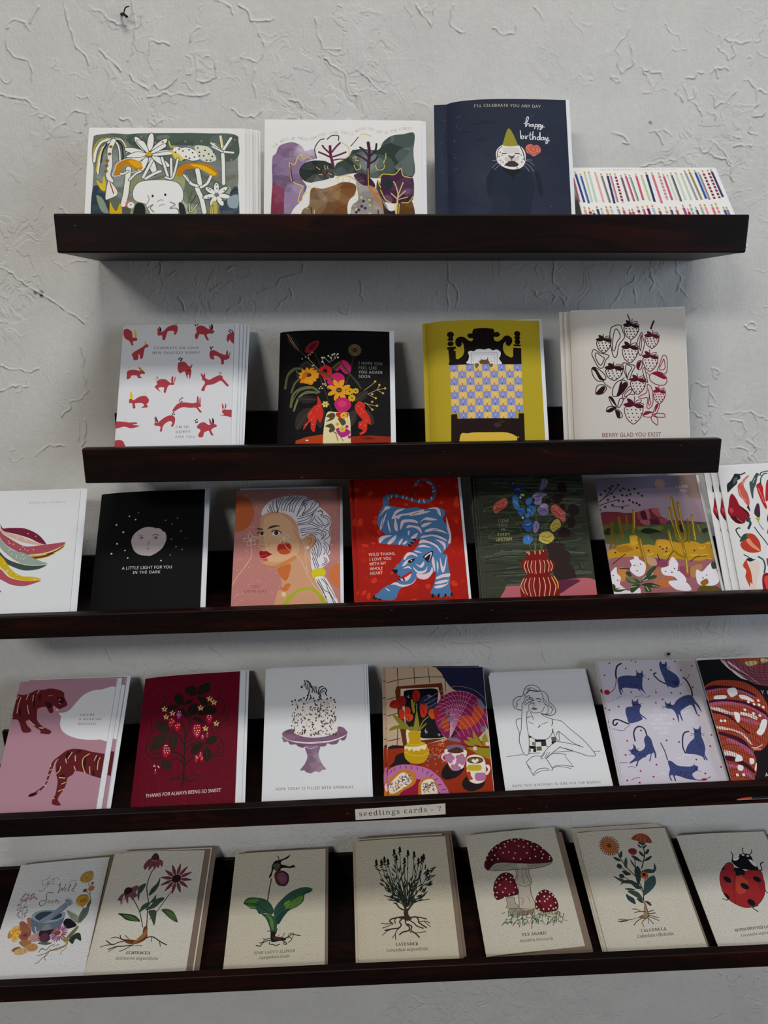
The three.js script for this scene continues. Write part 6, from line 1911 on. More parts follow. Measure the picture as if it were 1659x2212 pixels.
  {const P0=[41,1205],P1=[221,1086],Q0=[338,1167],Q1=[439,1225];for(let i=0;i<110;i++){const t=rnd(),w=rr(-38,38),l=i<65;const x=l?P0[0]+(P1[0]-P0[0])*t+w*.6:rr(Q0[0],Q1[0]),y=l?P0[1]+(P1[1]-P0[1])*t+w:rr(Q0[1]-20,Q1[1]),a=rnd()*6;d.L(['#3a3a66','#8a2a2a','#2a2a2a','#6a5a9a','#c09a3a'][i%5],6,[x,y,x+Math.cos(a)*20,y+Math.sin(a)*16]);}}
};
ART.reader = (d, H) => {
  d.ink = 1.148;
  d.S('#37363a',6.1,[281,396,241,385,210,365,204,320,223,276,261,250,313,243,340,180,382,136,443,130,490,160,497,193]);
  d.S('#37363a',6.2,[497,193,542,209,568,256,567,311,594,348,619,394,611,439,573,463,531,461,500,451,468,440]);
  d.S('#37363a',4.3,[228,357,244,304,292,270]);
  d.S('#37363a',5.2,[241,385,264,395,281,396]);
  d.S('#37363a',5.3,[357,181,413,156,460,186,483,201,497,193]);
  d.S('#26252a',9.7,[356,218,391,187,441,195,483,201]);
  d.S('#37363a',4.4,[496,197,513,226,515,290,520,336,547,373,538,426,500,451]);
  d.S('#37363a',4.4,[515,263,540,318,587,384,568,445]);
  d.S('#37363a',4.4,[520,336,572,374,599,411]);
  d.S('#26252a',6.9,[476,441,516,452,551,445]);
  d.S('#37363a',4.3,[235,366,250,322]);
  d.S('#37363a',4.4,[376,173,411,170]);
  d.S('#37363a',5.2,[301,325,334,272,332,235,342,227,349,264,364,246,382,242,372,274,353,291]);
  d.S('#37363a',5.3,[372,274,400,289,425,295,389,302,362,310]);
  d.S('#37363a',5.2,[323,344,361,319,404,316,418,335,385,329,357,346]);
  d.S('#37363a',5.2,[316,335,339,299,358,282]);
  d.S('#37363a',5.2,[296,325,278,413,258,518,245,579]);
  d.S('#37363a',5.2,[329,416,308,521,304,625]);
  d.S('#37363a',4.4,[357,346,352,399,328,420]);
  d.S('#26252a',7.9,[377,269,395,266,411,276]);
  d.S('#26252a',7.9,[444,282,470,279,493,293]);
  d.S('#26252a',7,[457,305,473,311,489,316]);
  d.S('#26252a',6.1,[383,288,400,289]);
  d.S('#37363a',3.5,[395,347,406,352,429,347]);
  d.P('#8f5c66',[376,382,404,370,420,376,443,386,416,400,391,394]);
  d.S('#37363a',5.2,[364,404,394,428,436,430,480,419,513,371]);
  d.S('#37363a',5.2,[362,417,373,454,381,498]);
  d.S('#37363a',5.2,[468,440,497,468,574,506,646,524,682,557,715,602,783,674,837,736,886,814,917,878,894,894,830,886,771,859,702,835,603,796]);
  d.S('#37363a',5.1,[319,477,363,464]);
  d.S('#37363a',5.1,[259,483,216,490,203,524,210,585,219,638,204,705,209,756]);
  d.S('#37363a',5.1,[249,579,215,663,205,730,218,807,235,849,259,854,282,835]);
  d.S('#37363a',5,[304,625,302,710,278,834]);
  d.S('#37363a',4.3,[325,520,374,548]);
  d.S('#37363a',4.2,[448,554,519,531]);
  d.S('#26252a',5.9,[427,557,433,570,410,582]);
  d.S('#26252a',6.8,[565,511,562,551]);
  d.S('#37363a',5.1,[559,542,549,576]);
  d.P('#8a6a4a',[548,602,557,637,541,641]);
  d.S('#37363a',5.1,[556,603,529,661,481,702,421,716,365,704,321,668]);
  d.S('#37363a',5,[550,637,571,706,586,732]);
  d.S('#26252a',5,[577,672,600,635,644,667,698,729,770,783,815,802]);
  d.S('#37363a',5,[609,631,596,724]);
  d.S('#37363a',5,[566,731,645,748,723,769,786,784]);
  d.S('#37363a',5,[566,731,501,770,454,810,394,873,386,893,402,898]);
  d.S('#37363a',5,[597,783,551,815,514,838,448,888,422,895]);
  d.S('#37363a',4.1,[432,842,400,882]);
  d.S('#37363a',4.1,[457,835,424,887]);
  d.S('#37363a',4.1,[482,836,440,888]);
  d.S('#37363a',4.9,[595,796,634,806,703,830]);
  d.L('#37363a',4.1,[63,859,153,853,228,844]);
  d.L('#37363a',4.1,[278,839,383,840]);
  d.L('#37363a',4.1,[514,838,710,835]);
  d.L('#37363a',4.1,[903,849,969,848]);
  d.F('#17161a',[311,655,332,682,306,685]);
  d.F('#17161a',[357,704,463,709,463,730,357,729]);
  d.F('#7a6a5a',[328,728,361,730,355,767,323,757]);
  d.F('#3d2830',[414,728,463,730,460,772,411,774]);
  d.F('#17161a',[294,764,355,767,354,797,293,794]);
  d.F('#5e5a3c',[361,776,410,776,408,816,358,818]);
  d.F('#17161a',[288,798,354,797,351,828,288,827]);
  d.F('#e4e6e9',[301,794,329,800,320,828,294,829]);
  d.F('#5e5c4a',[521,687,570,685,566,731,520,733]);
  d.F('#17161a',[516,733,566,731,516,758]);
  d.F('#17161a',[459,777,476,776,465,789]);
  d.S('#37363a',4.9,[249,915,296,877,346,867,393,877]);
  d.S('#37363a',4.9,[249,915,239,927,255,981,278,1038,291,1055]);
  d.S('#37363a',4,[241,940,276,998]);
  d.S('#37363a',4.8,[285,1039,340,997,398,988,437,994]);
  d.S('#37363a',4,[287,1055,353,1018,451,1008]);
  d.S('#37363a',5.7,[434,896,455,942,474,992,467,1017]);
  d.S('#37363a',4.9,[439,892,503,854,576,853,634,870]);
  d.S('#37363a',4.1,[620,880,650,935,680,985]);
  d.S('#37363a',4.8,[475,988,522,970,587,969,680,989]);
  d.S('#37363a',4,[477,996,545,979,653,1004]);
  d.T('#5a585e',31,68,1156,"HOPE THIS BIRTHDAY IS ONE FOR THE BOOKS!",{w:839});
};
ART.cats = (d, H) => {
  d.ink = 1.23;
  d.D('#8a1c3c',8.6,[114,14,385,5,270,77,794,10,954,64,523,102,828,108,39,144,475,199,269,334,517,343,671,350,762,358,901,294,566,418,490,453,113,482,15,513,278,731,624,624,882,591,953,790,124,829,503,835,621,853,911,900,78,966,742,1026,351,1066,187,1121,957,1101,791,1158,296,1178,44,1205,154,1229]);
  d.P('#3a4270',[163,186,214,158,288,155,350,162,364,143,370,94,382,124,412,129,432,100,430,154,419,183,402,241,394,299,410,347,419,366,387,327,365,308,368,375,375,384,347,307,286,296,225,285,186,298,202,351,217,369,181,322,167,303,171,350,160,360,151,312,154,254]);
  d.S('#23243a',15,[150,181,158,118,186,49,233,20]);
  d.S('#9a2444',6.6,[148,191,125,263,93,310,53,333]);
  d.E('#9a2444',28,328,29,27);
  d.P('#3a4270',[621,61,622,36,646,1,655,32,683,32,699,3,703,43,688,87,719,113,771,163,788,222,760,280,711,298,660,282,649,310,648,277,639,257,634,199,623,130,620,85]);
  d.E('#2c3158',742,245,34,26);
  d.S('#23243a',13,[631,252,577,212,546,167,542,143,567,133]);
  d.P('#3a4270',[579,474,583,437,600,461,627,457,640,434,637,471,663,476,705,431,768,394,835,377,869,388,890,445,913,492,921,562,899,510,874,472,874,575,864,579,849,500,827,481,756,516,711,552,713,634,703,639,689,570,673,652,666,647,661,574,645,532,622,517,588,512]);
  d.S('#23243a',14,[874,383,881,321,863,234,833,189]);
  d.P('#3a4270',[250,466,260,409,275,433,298,429,321,406,316,449,337,477,316,514,310,560,346,598,362,625,313,587,320,615,266,641,184,653,170,593,170,529,191,492,246,484]);
  d.S('#23243a',14,[178,661,142,647,86,618,42,617,22,653,40,671,66,649]);
  d.P('#3a4270',[127,930,109,913,138,918,168,897,171,862,192,889,195,915,221,933,259,916,284,882,286,830,303,795,332,782,357,823,361,884,371,954,365,997,352,1001,354,954,330,962,304,1021,290,1028,318,961,261,986,192,1027,170,1069,152,1073,175,1026,111,1046,99,1041,155,1000,160,975,138,957]);
  d.S('#23243a',13,[323,782,318,724,282,691,235,704,202,756,199,832]);
  d.P('#3a4270',[794,745,788,709,804,723,842,728,870,697,860,756,852,809,859,862,856,923,838,975,849,1031,836,1030,827,983,827,1030,815,1030,806,1000,743,976,661,961,685,901,733,850,776,816]);
  d.S('#23243a',12,[653,961,644,909,662,822,693,765,740,751]);
  d.P('#3a4270',[468,1034,498,1035,547,1078,612,1088,663,1090,700,1078,711,1053,712,1078,739,1092,726,1125,696,1141,665,1166,683,1208,735,1217,729,1224,664,1215,608,1206,539,1179,498,1174,499,1220,487,1219,478,1169,455,1177,462,1219,447,1210,446,1160,467,1110,464,1068]);
  d.S('#23243a',8.5,[466,1025,460,939,440,860]);
  d.D('#1d1e30',6.6,[383,138,410,139,659,57,682,55,277,466,303,467,610,475,621,485,151,935,176,923,809,754,836,753,713,1108,718,1121]);
  d.L('#1d1e30',3.8,[343,152,386,168]);
  d.L('#1d1e30',3.8,[335,171,385,173]);
  d.L('#1d1e30',3.8,[414,164,458,150]);
  d.L('#1d1e30',3.8,[412,171,452,179]);
  d.L('#1d1e30',3.8,[620,65,653,79]);
  d.L('#1d1e30',3.8,[689,82,730,68]);
  d.L('#1d1e30',3.8,[684,87,728,93]);
  d.L('#1d1e30',3.6,[244,451,285,471]);
  d.L('#1d1e30',3.6,[303,467,352,459]);
  d.L('#1d1e30',3.6,[540,487,592,493]);
  d.L('#1d1e30',3.6,[539,510,590,501]);
  d.L('#1d1e30',3.6,[618,494,656,485]);
  d.L('#1d1e30',3.4,[111,965,166,949]);
  d.L('#1d1e30',3.4,[178,932,222,907]);
  d.L('#1d1e30',3.4,[181,936,212,933]);
  d.L('#1d1e30',3.5,[753,771,791,776]);
  d.L('#1d1e30',3.5,[747,793,789,782]);
  d.L('#1d1e30',3.5,[844,773,886,779]);
  d.L('#1d1e30',3.5,[842,780,877,796]);
  d.L('#1d1e30',3.4,[676,1136,716,1129]);
  d.L('#1d1e30',3.4,[716,1132,756,1139]);
  d.D('#232848',6.5,[203,260,288,243,320,263,333,264,664,151,674,224,709,228,760,479,790,452,822,448,734,497,264,591,232,613,213,967,261,986,308,926,333,892,249,960,793,851,810,887,822,905,530,1145,565,1142,592,1151,627,1148,600,1172,551,1163]);
  d.S('#8a8090',4.6,[12,427,53,423,84,405]);
  d.S('#8a8090',4.6,[106,405,133,383,161,377]);
  d.S('#8a8090',4.6,[289,387,322,381,354,379]);
  d.S('#4a4454',4.6,[401,390,428,390,450,372]);
  d.S('#4a4454',4.4,[12,702,49,717,108,727,139,701,180,675]);
  d.S('#4a4454',4.2,[6,1039,45,1036,78,1041]);
  d.S('#4a4454',4.2,[78,1083,114,1076,145,1089]);
  d.S('#4a4454',4.2,[82,1205,124,1185,167,1182]);
  d.S('#4a4454',3.7,[511,321,527,307]);
  d.S('#4a4454',4.6,[748,294,804,252]);
  d.S('#4a4454',4.7,[852,205,884,186,906,152]);
  d.S('#f0eef4',7.2,[729,552,753,562,785,540,830,536]);
  d.S('#f0eef4',6.8,[563,1011,608,1003,640,978,697,988]);
  d.S('#f0eef4',6,[372,989,420,964,445,969]);
  d.S('#f0eef4',5.9,[367,1158,396,1142,416,1163]);
  d.P('#9a2040',[735,1217,760,1203,785,1206,790,1219,754,1226]);
  d.S('#9a2040',5.8,[787,1214,812,1198,835,1191]);
  d.T('#ece9f2',38,448,547,"IT'S",{w:65});
  d.T('#ece9f2',38,400,594,"JUST REAL",{w:177});
  d.T('#f2f0f6',38,430,636,"COOL",{w:93,turn:-0.013});
  d.T('#f2f0f6',40,372,680,"THAT YOU'RE",{w:232,turn:0.010});
  d.T('#f2f0f6',40,404,726,"KIND OF",{w:150});
  d.T('#f2f0f6',40,446,772,"OLD!",{w:89,turn:-0.014});
};
ART.discoBalls = (d, H) => {
  d.ink = 1.148;
  d.F('#17171a',[-68,-252,1583,-179,880,1699,-555,1635]);
  d.P('#8a4a58',[240,1,335,-18,856,-50,731,332,638,312,526,285,436,220,347,147,279,74]);
  d.P('#a8502a',[436,-6,616,-5,663,36,575,103,497,91]);
  d.P('#e0d4d6',[244,2,277,27,316,99,386,164,453,236,528,277,465,244,387,210,309,122,256,49]);
  d.P('#d0c4c8',[300,28,360,101,449,174,523,246,570,287,503,215,424,135,339,45]);
  d.P('#c8c4a0',[489,44,604,33,609,65,513,88]);
  d.P('#d8cc8a',[663,13,733,16,723,47,663,60]);
  d.S('#3a1420',3.1,[841,-3,756,165,731,332]);
  d.S('#3a1420',3.1,[781,-6,703,167,699,317]);
  d.S('#3a1420',3.1,[721,-9,652,166,668,302]);
  d.S('#3a1420',3.1,[661,-11,601,163,636,286]);
  d.S('#3a1420',3.1,[601,-14,551,156,604,271]);
  d.S('#3a1420',3.1,[541,-17,502,146,572,256]);
  d.S('#3a1420',3.1,[481,-19,455,133,540,241]);
  d.S('#3a1420',3.1,[421,-22,407,117,507,226]);
  d.S('#3a1420',3.1,[361,-25,361,98,475,211]);
  d.S('#3a1420',3.1,[301,-27,316,75,443,195]);
  d.S('#3a1420',3.1,[241,-30,271,50,411,180]);
  d.S('#2c1018',3,[653,20,659,52,747,53]);
  d.S('#2c1018',3,[609,18,623,73,738,82]);
  d.S('#2c1018',3,[565,16,587,95,729,110]);
  d.S('#2c1018',3,[520,14,551,117,720,138]);
  d.S('#2c1018',3,[476,12,516,139,711,167]);
  d.S('#2c1018',3,[432,10,480,160,702,196]);
  d.S('#2c1018',3,[387,8,445,182,693,224]);
  d.S('#2c1018',3,[343,6,410,203,684,251]);
  d.S('#2c1018',3,[299,4,374,225,675,279]);
  d.S('#2c1018',3,[255,2,339,246,666,307]);
  d.P('#a2422c',[-5,299,43,255,124,229,235,226,362,243,454,281,537,368,575,511,578,692,460,870,362,948,291,952,288,1027,262,1134,209,1217,108,1414,-65,1406,-36,1213,-20,1013,-11,835,-10,680,-9,521,-14,410]);
  d.P('#3c0e20',[-2,299,88,276,231,290,368,323,467,380,485,418,361,345,197,308,2,325]);
  d.P('#3c0e20',[-6,433,106,423,261,438,395,473,515,552,545,604,536,632,446,541,322,477,156,448,-4,452]);
  d.P('#3c0e20',[-3,529,83,554,172,594,219,676,304,772,276,770,195,660,115,592,-2,550]);
  d.P('#3c0e20',[14,745,118,778,215,831,262,909,282,958,238,943,167,850,82,804,14,773]);
  d.P('#3c0e20',[3,980,94,1005,187,1063,237,1126,227,1159,152,1088,82,1045,6,1021]);
  d.P('#a8587a',[2,325,197,308,361,345,485,418,480,432,340,367,190,330,4,344]);
  d.P('#a8587a',[-1,455,156,448,320,481,504,588,532,647,517,660,416,547,286,498,148,477,2,481]);
  d.P('#b05c80',[250,620,345,638,430,685,410,706,322,666,251,641]);
  d.P('#b05c80',[73,811,142,842,224,894,282,958,265,992,200,927,132,876,70,845]);
  d.P('#b05c80',[5,1048,86,1079,158,1115,217,1191,209,1217,155,1169,78,1105,2,1082]);
  d.P('#d8c4bc',[-1,492,81,510,182,559,263,577,259,591,147,579,71,546,1,514]);
  d.P('#d8c4bc',[94,713,172,738,256,791,296,890,272,875,226,796,142,743,88,734]);
  d.P('#d8c4bc',[2,687,82,705,88,734,15,716]);
  d.P('#e0d0cc',[19,926,108,958,153,994,133,1013,58,983,5,973]);
  d.P('#e4dcdc',[281,563,362,581,429,620,413,648,339,609,280,592]);
  d.S('#2c0c14',2.9,[-12,312,164,305,336,357,577,537]);
  d.S('#2c0c14',2.9,[-11,378,155,370,323,423,558,599]);
  d.S('#2c0c14',2.9,[-10,443,147,435,311,487,538,660]);
  d.S('#2c0c14',2.9,[-9,508,139,500,299,551,519,720]);
  d.S('#2c0c14',2.9,[-8,572,130,564,288,614,500,780]);
  d.S('#2c0c14',2.8,[-7,635,122,627,276,677,480,840]);
  d.S('#2c0c14',2.8,[-7,698,114,690,264,739,462,899]);
  d.S('#2c0c14',2.8,[-6,761,106,752,253,800,429,957]);
  d.S('#2c0c14',2.8,[-5,822,98,813,241,861,397,1014]);
  d.S('#2c0c14',2.8,[-4,884,90,874,230,922,365,1071]);
  d.S('#2c0c14',2.7,[-3,944,82,934,219,982,333,1127]);
  d.S('#2c0c14',2.7,[-2,1004,74,994,208,1041,302,1183]);
  d.S('#2c0c14',2.7,[-1,1064,67,1054,197,1100,271,1239]);
  d.S('#2c0c14',2.7,[-0,1123,59,1112,186,1158,240,1293]);
  d.S('#2c0c14',2.7,[0,1182,52,1171,175,1216,209,1348]);
  d.S('#2c0c14',3,[20,257,-35,592,-73,1198]);
  d.S('#2c0c14',3,[46,254,-13,599,-53,1199]);
  d.S('#2c0c14',3,[71,251,9,606,-34,1200]);
  d.S('#2c0c14',3,[96,247,32,613,-14,1201]);
  d.S('#2c0c14',3,[121,244,54,619,5,1202]);
  d.S('#2c0c14',3,[146,240,77,626,25,1203]);
  d.S('#2c0c14',3,[171,237,99,633,45,1203]);
  d.S('#2c0c14',3,[197,233,121,640,64,1204]);
  d.S('#2c0c14',3,[222,230,144,646,84,1205]);
  d.S('#2c0c14',3,[247,227,166,653,103,1206]);
  d.S('#2c0c14',3,[270,232,188,660,123,1207]);
  d.S('#2c0c14',3,[293,238,210,667,143,1208]);
  d.S('#2c0c14',3,[315,243,233,673,162,1209]);
  d.S('#2c0c14',3,[338,249,255,680,182,1210]);
  d.S('#2c0c14',3,[360,254,277,687,201,1210]);
  d.S('#2c0c14',3,[383,260,299,694,221,1211]);
  d.S('#2c0c14',3,[406,266,321,700,241,1212]);
  d.S('#2c0c14',3,[428,271,344,707,260,1213]);
  d.S('#2c0c14',3,[451,277,366,714,280,1214]);
  d.S('#2c0c14',3,[473,282,388,720,299,1215]);
  d.S('#2c0c14',3,[496,288,410,727,319,1216]);
  d.S('#2c0c14',3,[518,293,432,734,339,1217]);
  d.S('#2c0c14',3,[541,299,454,740,358,1217]);
  d.S('#2c0c14',3,[563,304,476,747,378,1218]);
  d.S('#2c0c14',3,[586,310,498,754,397,1219]);
  d.S('#2c0c14',3,[608,315,520,760,417,1220]);
  d.S('#2c0c14',3,[631,321,542,767,437,1221]);
  d.S('#2c0c14',3,[653,327,564,773,456,1222]);
  d.S('#2c0c14',3,[675,332,586,780,476,1223]);
  d.S('#2c0c14',2.9,[698,338,608,787,495,1224]);
  d.P('#e4e0e2',[319,388,389,399,447,446,440,468,375,443,323,425]);
  d.P('#e4e0e2',[469,651,517,660,464,758,407,804,374,775,417,727]);
  d.P('#e4e0e2',[229,1018,268,1026,256,1066,219,1071]);
  d.P('#e4e0e2',[218,560,263,577,251,641,221,669,208,618]);
  d.P('#dcd8da',[221,324,298,312,309,373,241,407,214,376]);
  d.P('#dcd8da',[80,385,182,386,172,419,64,418]);
  d.P('#e4e0e2',[122,979,159,994,154,1035,84,1038]);
  d.P('#e4e0e2',[101,1073,145,1088,126,1127,88,1119]);
  d.D('#eae6e6',14,[330,543,405,583,462,607,390,465,441,490,495,455,488,499,524,523,67,1165,125,1167,101,642,65,640]);
  d.S('#eae6e6',6.9,[287,917,329,919,393,895]);
  d.S('#eae6e6',5.5,[297,932,366,935]);
  d.P('#e8e4e4',[265,1080,283,1067,256,1133,244,1126]);
  d.T('#e8e6e4',55,551,387,"YOU",{w:157,turn:0.116});
  d.T('#e8e6e4',50,326,1193,"ALL",{w:120,turn:0.128});
};
ART.getWell = (d, H) => {
  d.ink = 1.189;
  d.S('#6a6068',3.9,[211,686,182,546,197,449]);
  d.S('#6a6068',2.4,[182,546,132,491]);
  d.S('#6a6068',2.4,[190,587,131,540]);
  d.S('#6a6068',2.4,[196,612,233,576]);
  d.S('#6a6068',2.4,[203,645,146,607]);
  d.S('#6a6068',2.4,[206,661,236,625]);
  d.D('#a08088',14,[128,424,142,392,158,369,193,381,228,393,247,379,265,414,294,434,232,436,189,423,162,436,143,451,203,416,243,420,181,447]);
  d.D('#8c868c',11,[116,489,133,483,123,539,149,526,195,523,214,521,143,582,142,606,228,583,228,559,166,633,224,623,213,598,159,560]);
  d.P('#8e5a44',[190,691,226,683,273,716,314,752,350,826,312,853,239,806,201,740]);
  d.P('#9a6a50',[257,659,294,655,327,746,298,751]);
  d.S('#5c382c',3.1,[218,734,247,729,287,765]);
  d.E('#b87a3c',128,810,26,50);
  d.E('#c08a2c',163,779,48,52);
  d.E('#e0cfa0',158,774,38,39);
  d.E('#cf9a2c',158,774,31,32);
  d.E('#b87a30',198,833,48,68);
  d.E('#e2d2a6',199,837,40,58);
  d.E('#cf9a2c',199,837,34,51);
  d.L('#e8d8aa',3.1,[185,789,213,884]);
  d.L('#e8d8aa',3.1,[167,830,230,840]);
  d.L('#e8d8aa',3.1,[165,798,233,875]);
  d.P('#5c6a78',[302,656,312,609,374,583,481,583,580,605,647,629,659,663,656,694,648,757,600,807,551,848,447,852,373,829,322,753]);
  d.P('#8a98a8',[299,648,317,601,388,581,497,583,604,608,653,638,657,671,621,706,534,725,442,723,358,694]);
  d.P('#39424c',[339,652,359,614,423,597,519,607,602,632,626,667,587,695,497,701,405,699]);
  d.P('#7a7c7a',[452,759,508,742,560,826,507,851,461,823]);
  d.S('#b4c0cc',7.8,[372,759,387,799,406,825]);
  d.S('#1c2228',4.7,[371,739,382,748]);
  d.P('#7a8a9c',[388,705,493,628,601,534,634,513,666,549,639,596,549,667,471,718]);
  d.S('#46525e',4.7,[409,711,504,670,623,594,666,549]);
  d.P('#8898aa',[618,495,632,471,664,475,694,503,706,537,683,555,649,544]);
  d.S('#46525e',4.9,[624,487,666,516,678,551]);
  d.P('#8a5040',[225,836,255,808,299,805,346,841,350,880,295,897,248,877]);
  d.E('#5a3a34',288,841,22,15);
  d.P('#b08a84',[327,878,354,842,407,817,428,811,434,858,463,885,436,920,376,921]);
  d.S('#8a6060',3.1,[367,912,412,833]);
  d.S('#8a6060',3.1,[397,916,436,866]);
  d.P('#28242a',[436,812,496,811,585,805,549,871,488,895,436,866]);
  d.P('#1c1c24',[658,734,680,701,728,710,785,756,808,790,767,809,715,811,676,776]);
  d.P('#4a2c40',[476,848,520,845,565,903,530,938,464,915]);
  d.flower('#7c4468',639,854,93,20,7,31,0,1);
  d.flower('#9a5c80',639,854,81,14,5.4,31,0.1,1);
  d.E('#7a4a28',627,852,31,28);
  d.flower('#5c3450',487,891,54,12,6.9,15,0,1);
  d.E('#55382c',486,887,20,21);
  d.P('#6a6640',[736,899,775,841,824,792,828,824,788,897,750,923]);
  d.P('#8a7c3c',[688,917,738,907,763,948,729,959]);
  d.P('#2c3a30',[765,925,814,877,858,874,883,915,890,961,834,933,813,983,773,956]);
  d.P('#55604c',[442,943,514,936,593,952,538,969]);
  d.P('#8a9280',[665,607,725,634,799,686,820,760,748,728,695,667]);
  d.S('#3a4438',3.2,[670,611,815,751]);
  d.S('#3a4438',2.4,[730,654,734,703]);
  d.S('#3a4438',2.4,[768,683,797,678]);
  d.P('#5c6858',[807,703,829,616,870,588,894,558,900,657,870,726,832,761]);
  d.P('#4c584c',[866,571,893,500,906,543,893,591]);
  d.S('#3a4438',3.2,[828,745,884,581]);
  d.S('#4a5448',7.4,[891,508,868,421,832,314]);
  d.S('#4a5448',5.8,[869,447,819,399]);
  d.S('#4a5448',5.5,[820,776,845,651,824,575]);
  d.P('#9a7840',[730,268,728,207,775,163,849,171,858,248,835,289,787,292]);
  d.flower('#b08c4a',795,236,81,16,6.8,17,0,1);
  d.P('#8a6424',[740,500,766,444,837,443,871,489,866,538,828,575,786,563]);
  d.flower('#c0943c',805,511,73,16,7.3,20,0,1);
  d.E('#a86a1c',823,505,29,26);
  d.E('#9a6038',873,375,34,32);
  d.flower('#b07848',872,370,37,10,6.7,10,0,1);
  d.E('#55565a',809,393,24,21);
  d.E('#6a6a68',872,314,18,18);
  d.P('#9a6a48',[246,907,293,889,367,912,378,951,333,977,271,940]);
  d.P('#b08254',[325,976,352,941,411,940,458,975,454,1012,405,1022,357,1009]);
  d.P('#8a5c40',[195,984,225,961,277,963,276,1008,217,1009]);
  d.P('#c0a070',[223,1002,267,977,335,984,371,1018,323,1043,249,1042]);
  d.S('#7a5438',3,[291,983,288,1024,323,1043]);
  d.S('#7a5438',3,[330,991,333,1029]);
  d.S('#7a5438',3,[357,957,395,1013]);
  d.S('#7a5438',3,[391,945,423,1009]);
  d.P('#a88a5c',[748,946,734,983,691,1015,626,1023,583,1026,630,1039,695,1031,746,999,761,970]);
  d.S('#4a4038',6.8,[620,970,580,988,552,1023,503,1003,483,1038]);
  d.S('#4a4038',6.8,[738,998,640,1021,600,1035,547,1059,478,1074]);
  d.S('#4a4038',5.3,[673,976,618,993]);
  d.S('#4a4038',6,[592,1035,569,1084,537,1102,510,1136,478,1154]);
  d.S('#4a4038',4.5,[574,1047,555,1090,573,1128]);
  d.S('#4a4038',4.6,[759,963,746,1029,715,1055,716,1085]);
  d.S('#4a4038',3.8,[516,996,499,1017]);
  d.S('#77747a',6,[383,178,366,202,338,217,311,223,309,257,332,286,366,263,367,237,375,282,358,323,326,349,292,341]);
  d.S('#77747a',5,[385,274,394,249,384,239,378,265,395,284,411,268]);
  d.S('#77747a',5.1,[429,201,427,270,443,285,452,273]);
  d.S('#77747a',5.1,[403,224,447,207,489,229]);
  d.S('#55525a',6.7,[506,313,513,279,519,332,518,391,543,334,557,374,573,329,577,295]);
  d.S('#55525a',5,[578,364,599,353,592,340,580,356,590,382,610,380]);
  d.S('#55525a',5.8,[617,377,634,319,627,305,620,343,630,382,642,384]);
  d.S('#55525a',5.8,[656,377,697,317,690,303,679,341,674,387,700,394]);
  d.S('#77747a',5,[611,290,636,258,677,263,677,297]);
  d.S('#4a4750',6.6,[466,390,420,376,393,395,407,446,410,488,388,523,356,520,342,481,365,467,403,463]);
  d.C('#4a4750',5.7,[438,475,431,495,448,501,456,485]);
  d.C('#4a4750',5.7,[477,475,471,499,488,505,495,485]);
  d.S('#4a4750',5.7,[516,508,514,471,522,484,531,473,539,507,558,488]);
};
